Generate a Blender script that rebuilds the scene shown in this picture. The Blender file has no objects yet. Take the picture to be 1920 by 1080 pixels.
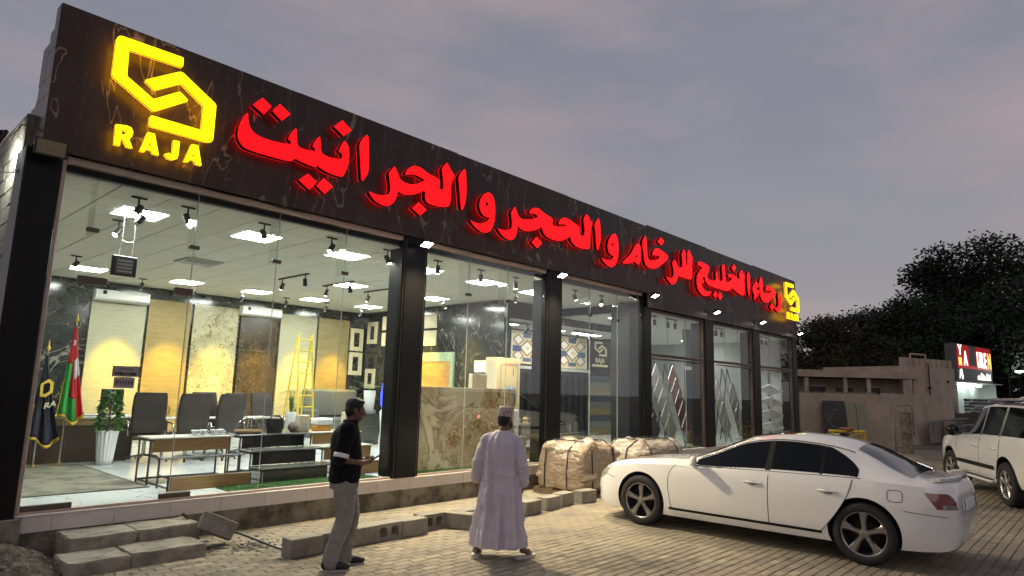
import bpy, bmesh, math, random
from mathutils import Vector, Matrix, noise
from mathutils.geometry import tessellate_polygon
random.seed(7)
SC = bpy.context.scene
COL = SC.collection
R = math.radians

# ------------------------------------------------------------------ camera
cam_data = bpy.data.cameras.new('camera')
cam_data.sensor_width = 36.0
cam_data.lens = 36.0 * 1222.7 / 1920.0
cam_data.clip_start = 0.05
cam_data.clip_end = 2000.0
cam = bpy.data.objects.new('camera', cam_data)
COL.objects.link(cam)
_p, _a, _r = R(8.91), R(42.69), R(1.516)
_h = Vector((math.cos(_a), math.sin(_a), 0)); _z = Vector((0, 0, 1))
_fw = _h * math.cos(_p) + _z * math.sin(_p)
_u = _z * math.cos(_p) - _h * math.sin(_p)
_rt = _fw.cross(_u)
_rt2 = _rt * math.cos(_r) + _u * math.sin(_r)
_u2 = _u * math.cos(_r) - _rt * math.sin(_r)
cam.matrix_world = Matrix(((_rt2.x, _u2.x, -_fw.x, 0.0), (_rt2.y, _u2.y, -_fw.y, 0.0), (_rt2.z, _u2.z, -_fw.z, 1.86), (0, 0, 0, 1)))
SC.camera = cam

# ------------------------------------------------------------------ sky
world = bpy.data.worlds.new('World'); SC.world = world
world.use_nodes = True
wn, wl = world.node_tree.nodes, world.node_tree.links
wn.clear()
w_out = wn.new('ShaderNodeOutputWorld'); w_bg = wn.new('ShaderNodeBackground')
w_tc = wn.new('ShaderNodeTexCoord')
w_sep = wn.new('ShaderNodeSeparateXYZ'); wl.new(w_tc.outputs['Generated'], w_sep.inputs[0])
w_grad = wn.new('ShaderNodeValToRGB'); wl.new(w_sep.outputs['Z'], w_grad.inputs[0])
ge = w_grad.color_ramp.elements
ge[0].position = 0.0; ge[0].color = (0.285, 0.275, 0.292, 1)
ge[1].position = 0.75; ge[1].color = (0.165, 0.178, 0.232, 1)
e = ge.new(0.12); e.color = (0.282, 0.272, 0.292, 1)
e = ge.new(0.35); e.color = (0.225, 0.228, 0.272, 1)
w_map = wn.new('ShaderNodeMapping'); wl.new(w_tc.outputs['Generated'], w_map.inputs[0])
w_map.inputs['Scale'].default_value = (1.0, 1.6, 4.2)
w_map.inputs['Rotation'].default_value = (0.12, 0.2, 0.5)
w_n1 = wn.new('ShaderNodeTexNoise'); wl.new(w_map.outputs[0], w_n1.inputs['Vector'])
w_n1.inputs['Scale'].default_value = 1.7; w_n1.inputs['Detail'].default_value = 6; w_n1.inputs['Roughness'].default_value = 0.52
w_r1 = wn.new('ShaderNodeValToRGB'); wl.new(w_n1.outputs[0], w_r1.inputs[0])
w_r1.color_ramp.elements[0].position = 0.42; w_r1.color_ramp.elements[1].position = 0.78
w_mx1 = wn.new('ShaderNodeMixRGB'); wl.new(w_r1.outputs[0], w_mx1.inputs[0]); wl.new(w_grad.outputs[0], w_mx1.inputs[1])
w_mx1.inputs[2].default_value = (0.36, 0.285, 0.285, 1)
w_n2 = wn.new('ShaderNodeTexNoise'); wl.new(w_map.outputs[0], w_n2.inputs['Vector'])
w_n2.inputs['Scale'].default_value = 3.1; w_n2.inputs['Detail'].default_value = 5
w_r2 = wn.new('ShaderNodeValToRGB'); wl.new(w_n2.outputs[0], w_r2.inputs[0])
w_r2.color_ramp.elements[0].position = 0.4; w_r2.color_ramp.elements[0].color = (0.965, 0.968, 0.975, 1)
w_r2.color_ramp.elements[1].position = 0.68; w_r2.color_ramp.elements[1].color = (1.06, 1.04, 1.03, 1)
w_mul = wn.new('ShaderNodeMixRGB'); w_mul.blend_type = 'MULTIPLY'; w_mul.inputs[0].default_value = 1
wl.new(w_mx1.outputs[0], w_mul.inputs[1]); wl.new(w_r2.outputs[0], w_mul.inputs[2])
w_sky = wn.new('ShaderNodeTexSky'); w_sky.sky_type = 'NISHITA'; w_sky.sun_disc = False
w_sky.sun_elevation = R(1.0); w_sky.sun_rotation = R(250); w_sky.dust_density = 2.0
w_ss = wn.new('ShaderNodeMixRGB'); w_ss.blend_type = 'MULTIPLY'; w_ss.inputs[0].default_value = 1
wl.new(w_sky.outputs[0], w_ss.inputs[1]); w_ss.inputs[2].default_value = (0.05, 0.05, 0.05, 1)
w_add = wn.new('ShaderNodeMixRGB'); w_add.inputs[0].default_value = 0.12
wl.new(w_mul.outputs[0], w_add.inputs[1]); wl.new(w_ss.outputs[0], w_add.inputs[2])
wl.new(w_add.outputs[0], w_bg.inputs[0]); w_bg.inputs[1].default_value = 1.14
wl.new(w_bg.outputs[0], w_out.inputs[0])

# ------------------------------------------------------------------ sun (already set; only a trace of light left)
sun_d = bpy.data.lights.new('sun', 'SUN'); sun_d.energy = 0.12; sun_d.angle = R(25); sun_d.color = (1, 0.86, 0.8)
sun = bpy.data.objects.new('sun', sun_d); COL.objects.link(sun)
sun.rotation_euler = Vector((0.75, 0.55, -0.35)).to_track_quat('-Z', 'Y').to_euler()

SC.view_settings.view_transform = 'Standard'; SC.view_settings.look = 'None'
SC.view_settings.exposure = 0.22; SC.view_settings.gamma = 1.0; SC.view_settings.use_curve_mapping = False
SC.render.engine = 'CYCLES'
SC.cycles.use_denoising = True
SC.cycles.max_bounces = 8; SC.cycles.transparent_max_bounces = 24; SC.cycles.glossy_bounces = 4
SC.cycles.sample_clamp_indirect = 6.0
SC.cycles.caustics_reflective = False; SC.cycles.caustics_refractive = False

# ------------------------------------------------------------------ helpers
OFF = {}
class MB:
    """collects faces; build() links them as ONE mesh object"""
    def __init__(s): s.v = []; s.f = []
    def add(s, vs, fs):
        n = len(s.v); s.v += [tuple(v) for v in vs]; s.f += [tuple(i + n for i in f) for f in fs]; return s
    def box(s, x0, x1, y0, y1, z0, z1):
        vs = [(x0,y0,z0),(x1,y0,z0),(x1,y1,z0),(x0,y1,z0),(x0,y0,z1),(x1,y0,z1),(x1,y1,z1),(x0,y1,z1)]
        return s.add(vs, [(0,3,2,1),(4,5,6,7),(0,1,5,4),(1,2,6,5),(2,3,7,6),(3,0,4,7)])
    def cbox(s, x0, x1, y0, y1, z0, z1, b=0.005):
        """box with chamfered edges"""
        b = min(b, (x1-x0)*.45, (y1-y0)*.45, (z1-z0)*.45)
        bm = bmesh.new(); bmesh.ops.create_cube(bm, size=1.0)
        bmesh.ops.scale(bm, vec=(x1-x0, y1-y0, z1-z0), verts=bm.verts)
        bmesh.ops.translate(bm, vec=((x0+x1)/2, (y0+y1)/2, (z0+z1)/2), verts=bm.verts)
        bmesh.ops.bevel(bm, geom=bm.edges[:], offset=b, segments=1, affect='EDGES')
        bm.verts.ensure_lookup_table()
        s.add([v.co for v in bm.verts], [[v.index for v in f.verts] for f in bm.faces]); bm.free(); return s
    def obox(s, c, size, M, b=0):
        t = MB()
        h = [q/2 for q in size]
        (t.cbox(-h[0],h[0],-h[1],h[1],-h[2],h[2],b) if b else t.box(-h[0],h[0],-h[1],h[1],-h[2],h[2]))
        c = Vector(c); M = M.to_3x3()
        return s.add([M @ Vector(v) + c for v in t.v], t.f)
    def tube(s, pts, r, n=8, cap=True):
        pts = [Vector(p) for p in pts]; m = len(pts)
        rs = r if isinstance(r, (list, tuple)) else [r]*m
        vs = []; fs = []; prev = None
        for i, p in enumerate(pts):
            d = (pts[min(i+1,m-1)] - pts[max(i-1,0)]).normalized()
            if prev is None:
                a = d.cross(Vector((0,0,1)))
                if a.length < 1e-3: a = d.cross(Vector((0,1,0)))
            else: a = prev - d*prev.dot(d)
            a.normalize(); prev = a; b = d.cross(a)
            for k in range(n):
                t = 2*math.pi*k/n; vs.append(p + (a*math.cos(t) + b*math.sin(t))*rs[i])
        for i in range(m-1):
            for k in range(n):
                k2 = (k+1) % n; fs.append((i*n+k, i*n+k2, (i+1)*n+k2, (i+1)*n+k))
        if cap: fs.append(tuple(range(n-1,-1,-1))); fs.append(tuple((m-1)*n+k for k in range(n)))
        return s.add(vs, fs)
    def loft(s, rings, cap=True, closed=True):
        n = len(rings[0]); m = len(rings); vs = [p for r in rings for p in r]; fs = []
        for i in range(m-1):
            for k in range(n if closed else n-1):
                k2 = (k+1) % n; fs.append((i*n+k, i*n+k2, (i+1)*n+k2, (i+1)*n+k))
        if cap and closed: fs.append(tuple(range(n-1,-1,-1))); fs.append(tuple((m-1)*n+k for k in range(n)))
        return s.add(vs, fs)
    def lathe(s, prof, n=16, c=(0,0,0), axis='z'):
        rings = []
        for r, h in prof:
            ring = []
            for k in range(n):
                t = 2*math.pi*k/n; q = (r*math.cos(t), r*math.sin(t), h)
                if axis == 'x': q = (h, q[0], q[1])
                elif axis == 'y': q = (q[1], h, q[0])
                ring.append((q[0]+c[0], q[1]+c[1], q[2]+c[2]))
            rings.append(ring)
        return s.loft(rings)
    def ell(s, c, r, nu=14, nv=9, M=None):
        rings = []
        for j in range(nv+1):
            ph = -math.pi/2 + math.pi*j/nv; cr = max(math.cos(ph), 0.02)
            ring = []
            for k in range(nu):
                t = 2*math.pi*k/nu
                q = Vector((r[0]*cr*math.cos(t), r[1]*cr*math.sin(t), r[2]*math.sin(ph)))
                if M is not None: q = M @ q
                ring.append(Vector(c)+q)
            rings.append(ring)
        return s.loft(rings)
    def prism(s, loops, fn, d0, d1):
        """loops: outline + holes, 2-D; fn(u,v,d)->3-D"""
        flat = [p for l in loops for p in l]
        tris = tessellate_polygon([[Vector((p[0],p[1],0)) for p in l] for l in loops])
        n = len(flat)
        vs = [fn(p[0],p[1],d0) for p in flat] + [fn(p[0],p[1],d1) for p in flat]
        fs = []
        for t in tris: fs.append(tuple(t)); fs.append(tuple(i+n for i in reversed(t)))
        k = 0
        for l in loops:
            m = len(l)
            for i in range(m): a = k+i; b = k+(i+1)%m; fs.append((a,b,b+n,a+n))
            k += m
        return s.add(vs, fs)
    def move(s, M):
        s.v = [tuple(M @ Vector(v)) for v in s.v]; return s
    def mesh(s, name, smooth=False, fix=False):
        me = bpy.data.meshes.new(name); me.from_pydata(s.v, [], s.f)
        if fix:
            bm = bmesh.new(); bm.from_mesh(me); bmesh.ops.remove_doubles(bm, verts=bm.verts, dist=1e-5)
            bmesh.ops.recalc_face_normals(bm, faces=bm.faces); bm.to_mesh(me); bm.free()
        if smooth: me.polygons.foreach_set('use_smooth', [True]*len(me.polygons))
        me.update(); return me
    def build(s, name, mat, parent=None, smooth=False, world=True, fix=False):
        o0 = OFF.get(parent.name, Vector((0,0,0))) if (parent and world) else None
        if o0 is not None and o0.length > 0: s.v = [tuple(Vector(v)-o0) for v in s.v]
        me = s.mesh(name, smooth, fix)
        me.materials.append(mat)
        o = link(name, me, parent)
        if o0 is not None: OFF[o.name] = o0
        return o
def link(name, data, parent=None, loc=None, rz=None):
    o = bpy.data.objects.new(name, data); COL.objects.link(o)
    if parent: o.parent = parent
    if loc: o.location = loc
    if rz is not None: o.rotation_euler[2] = rz
    return o
def tag(o, label, cat, group=None, kind=None):
    o['label'] = label; o['category'] = cat
    if group: o['group'] = group
    if kind: o['kind'] = kind
    return o
def structure(o, kind='structure'):
    o['kind'] = kind; return o
def thing(name, label, cat, loc=(0,0,0), group=None, rz=0):
    o = bpy.data.objects.new(name, None); COL.objects.link(o); o.location = loc; o.rotation_euler[2] = rz
    o.empty_display_size = 0.2
    OFF[o.name] = Vector(loc)
    return tag(o, label, cat, group)
def solo(name, mb, mat, label, cat, group=None, loc=None, smooth=False, fix=False):
    """a thing that is one mesh; mesh origin at loc"""
    if loc: mb.v = [tuple(Vector(v)-Vector(loc)) for v in mb.v]
    me = mb.mesh(name, smooth, fix); me.materials.append(mat)
    return tag(link(name, me, None, loc), label, cat, group)
def copy_tree(o, parent=None):
    c = o.copy(); COL.objects.link(c); c.parent = parent
    for ch in list(o.children): copy_tree(ch, c)
    return c
def fuse(mb, voxel, smooth=4, disp=None):
    """one continuous surface from overlapping closed shapes"""
    me = mb.mesh('tmp'); o = bpy.data.objects.new('tmp', me); COL.objects.link(o)
    m = o.modifiers.new('r', 'REMESH'); m.mode = 'VOXEL'; m.voxel_size = voxel
    m2 = o.modifiers.new('s', 'SMOOTH'); m2.iterations = smooth; m2.factor = 0.5
    dg = bpy.context.evaluated_depsgraph_get()
    r = bpy.data.meshes.new_from_object(o.evaluated_get(dg))
    bpy.data.objects.remove(o); bpy.data.meshes.remove(me)
    if disp:
        cn = [(v.co.copy(), v.normal.copy()) for v in r.vertices]
        flat = [c for p_, n_ in cn for c in disp(p_, n_)]
        r.vertices.foreach_set('co', flat)
    r.polygons.foreach_set('use_smooth', [True]*len(r.polygons)); r.update()
    return r
def text_mb(txt, size, fn, d0, d1, bold=0.0, align='LEFT', space=1.0):
    """flat lettering as thick geometry: fn(u,v,d)"""
    cu = bpy.data.curves.new('t', 'FONT'); cu.body = txt; cu.size = size; cu.align_x = align; cu.offset = bold; cu.space_character = space
    cu.resolution_u = 3
    o = bpy.data.objects.new('t', cu); COL.objects.link(o)
    dg = bpy.context.evaluated_depsgraph_get()
    me = bpy.data.meshes.new_from_object(o.evaluated_get(dg))
    bpy.data.objects.remove(o)
    mb = MB(); vs = [v.co for v in me.vertices]
    n = len(vs); fs = []
    for p in me.polygons:
        q = list(p.vertices); fs.append(q); fs.append([i+n for i in reversed(q)])
    from collections import Counter
    ec = Counter(); 
    for p in me.polygons:
        for a, b in p.edge_keys: ec[(a,b)] += 1
    for (a,b), c in ec.items():
        if c == 1: fs.append((a,b,b+n,a+n))
    mb.add([fn(v.x,v.y,d0) for v in vs] + [fn(v.x,v.y,d1) for v in vs], fs)
    bpy.data.meshes.remove(me); bpy.data.curves.remove(cu)
    return mb

# ------------------------------------------------------------------ materials
def nodes(name):
    m = bpy.data.materials.new(name); m.use_nodes = True
    nt = m.node_tree; return m, nt, nt.nodes['Principled BSDF']
def pm(name, col, rough=0.6, metal=0.0, var=0.0, nscale=6.0, col2=None, amt=0.5, bump=0.0, bscale=40.0, spec=0.5, coat=0.0, lo=0.4, hi=0.65, stretch=None, detail=5.0):
    """principled + two-colour noise + fine relief; var = brightness change from piece to piece"""
    m, nt, b = nodes(name); n, l = nt.nodes, nt.links
    b.inputs['Base Color'].default_value = (*col, 1); b.inputs['Roughness'].default_value = rough; b.inputs['Metallic'].default_value = metal
    b.inputs['Specular IOR Level'].default_value = spec; b.inputs['Coat Weight'].default_value = coat
    src = None
    tc = n.new('ShaderNodeTexCoord'); vec = tc.outputs['Object']
    if stretch:
        mp = n.new('ShaderNodeMapping'); mp.inputs['Scale'].default_value = stretch; l.new(vec, mp.inputs[0]); vec = mp.outputs[0]
    if col2 is not None:
        t = n.new('ShaderNodeTexNoise'); t.inputs['Scale'].default_value = nscale; t.inputs['Detail'].default_value = detail; t.inputs['Roughness'].default_value = 0.62
        if var:
            oi = n.new('ShaderNodeObjectInfo'); ad = n.new('ShaderNodeVectorMath'); ad.operation = 'MULTIPLY_ADD'
            l.new(oi.outputs['Random'], ad.inputs[0]); ad.inputs[1].default_value = (31, 17, 23); l.new(vec, ad.inputs[2]); l.new(ad.outputs[0], t.inputs['Vector'])
        else: l.new(vec, t.inputs['Vector'])
        rp = n.new('ShaderNodeValToRGB'); l.new(t.outputs[0], rp.inputs[0])
        rp.color_ramp.elements[0].position = lo; rp.color_ramp.elements[1].position = hi
        rp.color_ramp.elements[0].color = (*col, 1); rp.color_ramp.elements[1].color = (*[c*(1-amt)+d*amt for c, d in zip(col, col2)], 1)
        src = rp.outputs[0]
    if var:
        oi = n.new('ShaderNodeObjectInfo'); mr = n.new('ShaderNodeMapRange'); l.new(oi.outputs['Random'], mr.inputs[0])
        mr.inputs[3].default_value = 1-var; mr.inputs[4].default_value = 1+var
        mx = n.new('ShaderNodeMixRGB'); mx.blend_type = 'MULTIPLY'; mx.inputs[0].default_value = 1
        if src: l.new(src, mx.inputs[1])
        else: mx.inputs[1].default_value = (*col, 1)
        l.new(mr.outputs[0], mx.inputs[2]); src = mx.outputs[0]
    if src: l.new(src, b.inputs['Base Color'])
    if bump:
        t2 = n.new('ShaderNodeTexNoise'); t2.inputs['Scale'].default_value = bscale; t2.inputs['Detail'].default_value = 6; l.new(vec, t2.inputs['Vector'])
        bp = n.new('ShaderNodeBump'); bp.inputs['Strength'].default_value = bump; bp.inputs['Distance'].default_value = 0.02
        l.new(t2.outputs[0], bp.inputs['Height']); l.new(bp.outputs[0], b.inputs['Normal'])
    return m
def veined(name, base, base2, vein, vscale=1.2, width=0.03, rough=0.15, distort=2.0, nscale=2.0, second=True, stretch=None, spec=0.5):
    """polished stone with thin veins"""
    m, nt, b = nodes(name); n, l = nt.nodes, nt.links
    tc = n.new('ShaderNodeTexCoord'); vec = tc.outputs['Object']
    if stretch:
        mp = n.new('ShaderNodeMapping'); mp.inputs['Scale'].default_value = stretch; l.new(vec, mp.inputs[0]); vec = mp.outputs[0]
    t = n.new('ShaderNodeTexNoise'); t.inputs['Scale'].default_value = nscale; t.inputs['Detail'].default_value = 8; t.inputs['Roughness'].default_value = 0.65; l.new(vec, t.inputs['Vector'])
    rp = n.new('ShaderNodeValToRGB'); l.new(t.outputs[0], rp.inputs[0]); rp.color_ramp.elements[0].position = 0.38; rp.color_ramp.elements[1].position = 0.64
    rp.color_ramp.elements[0].color = (*base, 1); rp.color_ramp.elements[1].color = (*base2, 1)
    src = rp.outputs[0]
    for k, sc in enumerate((vscale, vscale*2.7) if second else (vscale,)):
        t2 = n.new('ShaderNodeTexNoise'); t2.inputs['Scale'].default_value = sc; t2.inputs['Detail'].default_value = 4; t2.inputs['Distortion'].default_value = distort
        mp2 = n.new('ShaderNodeMapping'); mp2.inputs['Location'].default_value = (k*7.3, k*3.1, 1.7*k); l.new(vec, mp2.inputs[0]); l.new(mp2.outputs[0], t2.inputs['Vector'])
        a = n.new('ShaderNodeMath'); a.operation = 'SUBTRACT'; l.new(t2.outputs[0], a.inputs[0]); a.inputs[1].default_value = 0.5
        ab = n.new('ShaderNodeMath'); ab.operation = 'ABSOLUTE'; l.new(a.outputs[0], ab.inputs[0])
        mr = n.new('ShaderNodeMapRange'); l.new(ab.outputs[0], mr.inputs[0]); mr.inputs[1].default_value = 0; mr.inputs[2].default_value = width/(1+k); mr.inputs[3].default_value = 1.0 - 0.45*k; mr.inputs[4].default_value = 0
        mx = n.new('ShaderNodeMixRGB'); l.new(mr.outputs[0], mx.inputs[0]); l.new(src, mx.inputs[1]); mx.inputs[2].default_value = (*vein, 1); src = mx.outputs[0]
    l.new(src, b.inputs['Base Color']); b.inputs['Roughness'].default_value = rough; b.inputs['Specular IOR Level'].default_value = spec
    return m
def emis(name, col, s):
    m, nt, b = nodes(name); b.inputs['Base Color'].default_value = (*col, 1); b.inputs['Emission Color'].default_value = (*col, 1); b.inputs['Emission Strength'].default_value = s
    b.inputs['Roughness'].default_value = 0.4; return m
def glassm(name, tint=(0.9, 0.97, 0.94), refl=1.0):
    m = bpy.data.materials.new(name); m.use_nodes = True; n, l = m.node_tree.nodes, m.node_tree.links; n.clear()
    o = n.new('ShaderNodeOutputMaterial'); t = n.new('ShaderNodeBsdfTransparent'); t.inputs[0].default_value = (*tint, 1)
    g = n.new('ShaderNodeBsdfGlossy'); g.inputs['Roughness'].default_value = 0.02
    fr = n.new('ShaderNodeFresnel'); fr.inputs[0].default_value = 1.45
    mu = n.new('ShaderNodeMath'); mu.operation = 'MULTIPLY'; mu.inputs[1].default_value = refl; l.new(fr.outputs[0], mu.inputs[0])
    mx = n.new('ShaderNodeMixShader'); l.new(mu.outputs[0], mx.inputs[0]); l.new(t.outputs[0], mx.inputs[1]); l.new(g.outputs[0], mx.inputs[2]); l.new(mx.outputs[0], o.inputs[0])
    return m
M = {}
M['black'] = pm('black_metal', (0.012, 0.012, 0.013), 0.35)
M['blackgloss'] = pm('black_gloss', (0.008, 0.008, 0.01), 0.12)
M['chrome'] = pm('chrome', (0.6, 0.6, 0.6), 0.18, 1.0)
M['white'] = pm('white_paint', (0.78, 0.78, 0.76), 0.45)
M['wire'] = pm('cable', (0.01, 0.01, 0.01), 0.6)
# ================================================================== ground and paving
M['ground'] = pm('dusty_ground', (0.11, 0.098, 0.085), 0.9, col2=(0.19, 0.165, 0.135), nscale=1.5, amt=1, bump=0.4, bscale=25)
M['bedding'] = pm('joint_sand', (0.10, 0.085, 0.06), 0.95, bump=0.3, bscale=80)
M['paver'] = pm('concrete_paver', (0.315, 0.272, 0.2), 0.86, var=0.17, col2=(0.18, 0.163, 0.138), nscale=2.2, amt=0.9, bump=0.35, bscale=160, spec=0.3)
M['pavers'] = pm('concrete_pavers', (0.315, 0.272, 0.2), 0.86, col2=(0.19, 0.172, 0.145), nscale=1.3, amt=0.9, bump=0.35, bscale=160, spec=0.3, detail=9)
def stained(m, dark=(0.055, 0.05, 0.045), scale=.35):
    """oil and dirt patches across the paving, in world position"""
    nt = m.node_tree; n, l = nt.nodes, nt.links; b = n['Principled BSDF']; src = b.inputs['Base Color'].links[0].from_socket
    ge_ = n.new('ShaderNodeNewGeometry'); f = None
    for sc_, lo_, hi_, st in ((scale, .52, .70, (1, 1, 1)), (scale*7, .60, .74, (1, .6, 1)), (scale*40, .64, .72, (1, 1, 1))):
        mp = n.new('ShaderNodeMapping'); mp.inputs['Scale'].default_value = st; l.new(ge_.outputs['Position'], mp.inputs[0])
        t = n.new('ShaderNodeTexNoise'); t.inputs['Scale'].default_value = sc_; t.inputs['Detail'].default_value = 7; t.inputs['Roughness'].default_value = .65; l.new(mp.outputs[0], t.inputs['Vector'])
        mr = n.new('ShaderNodeMapRange'); l.new(t.outputs[0], mr.inputs[0]); mr.inputs[1].default_value = lo_; mr.inputs[2].default_value = hi_; mr.inputs[4].default_value = .7
        mx = n.new('ShaderNodeMixRGB'); l.new(mr.outputs[0], mx.inputs[0]); l.new(src, mx.inputs[1]); mx.inputs[2].default_value = (*dark, 1); src = mx.outputs[0]
    l.new(src, b.inputs['Base Color'])
stained(M['paver']); stained(M['pavers']); stained(M['ground'], (0.05, .046, .04))
g = MB(); N = 24
pts = []
for j in range(N+1):
    for i in range(N+1):
        x = -250 + 600*i/N; y = -300 + 600*j/N
        pts.append((x, y, -0.06))
g.add(pts, [(j*(N+1)+i, j*(N+1)+i+1, (j+1)*(N+1)+i+1, (j+1)*(N+1)+i) for j in range(N) for i in range(N)])
structure(g.build('ground', M['ground']))
bed = MB().box(-6, 30, -9, 8.47, -0.055, -0.012).build('paving', M['bedding']); structure(bed)
def seen(p):
    v = Vector(p) - cam.location; w = v.dot(_fw)
    if w < 0.5: return None
    return (960 + 1222.7*v.dot(_rt2)/w, 540 - 1222.7*v.dot(_u2)/w, w)
PL, PW, GAP = 0.22, 0.11, 0.007
cells = []
rng = random.Random(3)
j = 0; y = -9.0
while y + PW < 8.44:
    x = -6 + (PL/2 if j % 2 else 0)
    while x + PL < 30:
        s_ = seen((x+PL/2, y+PW/2, 0))
        if s_ and -60 < s_[0] < 1980 and s_[1] < 1150 and not (x < 3.4 and y > 7.55) :
            vis = 0 <= s_[0] <= 1920 and s_[1] <= 1075
            cells.append((s_[2] if vis else 99, x, y))
        x += PL
    y += PW; j += 1
cells.sort()
def one_paver(L, W, h):
    q = MB(); b = 0.006
    vs = [(-L/2,-W/2,-.03),(L/2,-W/2,-.03),(L/2,W/2,-.03),(-L/2,W/2,-.03),(-L/2,-W/2,-b),(L/2,-W/2,-b),(L/2,W/2,-b),(-L/2,W/2,-b),
          (-L/2+b,-W/2+b,0),(L/2-b,-W/2+b,0),(L/2-b,W/2-b,0),(-L/2+b,W/2-b,0)]
    return q.add(vs, [(0,1,5,4),(1,2,6,5),(2,3,7,6),(3,0,4,7),(4,5,9,8),(5,6,10,9),(6,7,11,10),(7,4,8,11),(8,9,10,11)])
pvm = one_paver(PL-GAP, PW-GAP, 0.03).mesh('paver'); pvm.materials.append(M['paver'])
# shown largest = nearest in view that no person, car or block hides (keep clear of the car's footprint)
k = 0; rest = []
for d, x, y in cells:
    hid = (8.3 < x < 10.4 and 1 < y < 6.2)
    if k < 300 and not hid:
        o = bpy.data.objects.new('paver', pvm); COL.objects.link(o); o.parent = bed
        o.location = (x+PL/2, y+PW/2, rng.uniform(-.002, .002)); o.rotation_euler = (rng.gauss(0, .008), rng.gauss(0, .006), rng.gauss(0, .006)); k += 1
    else: rest.append((x, y))
q = MB()
for x, y in rest:
    t = one_paver(PL-GAP, PW-GAP, .03); dz = rng.uniform(-.0025, .0025); a = rng.gauss(0, .012); b_ = rng.gauss(0, .008)
    q.add([(v[0]+x+PL/2, v[1]+y+PW/2, v[2]+dz+v[0]*b_+v[1]*a) for v in t.v], t.f)
pv = q.build('paver_field', M['pavers'], bed); pv['kind'] = 'stuff'
# ================================================================== showroom building
M['granite'] = veined('dark_brown_marble', (0.040, 0.026, 0.022), (0.062, 0.042, 0.036), (0.27, 0.215, 0.18), 0.75, 0.006, 0.3, 1.3, 2.5, stretch=(1.4, 1, 0.45), spec=.28)
M['granite_black'] = veined('black_marble', (0.010, 0.012, 0.011), (0.022, 0.024, 0.02), (0.2, 0.19, 0.15), 0.9, 0.006, 0.14, 1.2, 3)
M['plinth'] = pm('stained_concrete', (0.24, 0.215, 0.165), 0.92, col2=(0.07, 0.06, 0.042), nscale=3.2, amt=0.95, bump=0.6, bscale=14, lo=0.42, hi=0.62)
M['skirt'] = pm('skirting_tile', (0.66, 0.6, 0.56), 0.32, var=0.05, col2=(0.56, 0.51, 0.47), nscale=4, amt=0.6)
M['cblock'] = pm('concrete_block', (0.27, 0.25, 0.215), 0.92, var=0.10, col2=(0.17, 0.155, 0.13), nscale=7, amt=0.7, bump=0.7, bscale=70)
M['mortar'] = pm('mortar', (0.16, 0.15, 0.13), 0.95, bump=0.5, bscale=40)
M['alu'] = pm('anodised_frame', (0.50, 0.385, 0.32), 0.4, 0.2, col2=(0.38, 0.28, 0.23), nscale=9, amt=0.6)
M['alu_dark'] = pm('bronze_fitting', (0.12, 0.085, 0.07), 0.4, 0.5)
M['glass'] = glassm('showroom_glass', (0.972, 0.992, 0.984), 0.27)
M['glassedge'] = pm('glass_edge', (0.42, 0.46, 0.42), 0.2)
M['floor'] = veined('polished_porcelain_floor', (0.80, 0.84, 0.83), (0.74, 0.79, 0.78), (0.45, 0.5, 0.5), 0.6, 0.012, 0.07, 1.0, 0.9, second=False)
M['ctile'] = pm('ceiling_tile', (0.84, 0.85, 0.79), 0.9, var=0.02, bump=0.3, bscale=120)
M['cgrid'] = pm('ceiling_grid', (0.3, 0.3, 0.28), 0.8)
M['wall_grey'] = pm('pale_grey_wall', (0.36, 0.36, 0.34), 0.7, col2=(0.29, 0.29, 0.275), nscale=1.2, amt=0.8)
M['wall_dark'] = veined('charcoal_panelling', (0.018, 0.02, 0.022), (0.028, 0.03, 0.032), (0.06, 0.06, 0.055), 2.0, 0.006, 0.22, 1.0, 4)
M['red_brick'] = pm('rusty', (0.16, 0.06, 0.04), 0.8)

FY = 8.45
M['pillar'] = pm('black_pillar_cladding', (0.006, 0.006, 0.0065), 0.32, spec=.22)
B = thing('showroom_building', 'long glass-fronted stone showroom with dark marble fascia and red lit lettering', 'building', (13.0, 8.45, 0))
MB().box(1.78, 24.4, 8.472, 8.75, -.06, 0.262).build('plinth', M['plinth'], B)
x = 1.78; w0 = 0.27
while x < 24.35:
    w = min(w0, 24.4-x); MB().cbox(x+.0015, x+w-.0015, 8.452, 8.474, 0.264, 0.428, .002).build('skirting_tile', M['skirt'], B); x += w; w0 = 0.6
MB().cbox(1.72, 24.4, 8.435, 8.6, 0.4285, 0.446, .004).build('sill', M['skirt'], B)
MB().box(1.6, 24.35, 8.60, 17.55, 0.2, 0.43).build('floor', M['floor'], B)
# --- pillars
for a, b in ((1.37, 1.715), (6.54, 6.97), (10.25, 10.68), (13.98, 14.3), (17.22, 17.76), (20.55, 21.1), (24.02, 24.45)):
    o = MB().cbox(a, b, 8.42, 8.86, 0.0 if a < 2 else 0.446, 4.34 if a < 13.5 else 4.0, .012).build('pillar', M['pillar'], B)
    if a > 2:
        for xx in (a-.012, b): MB().box(xx, xx+.012, 8.44, 8.50, 0.45, 4.3 if a < 13.5 else 3.96).build('pillar_trim', M['alu_dark'], o)
# concrete foot of the first pillar
MB().cbox(1.33, 1.776, 8.40, 8.8, -.06, 0.425, .01).build('pillar_base', M['plinth'], B)
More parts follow.
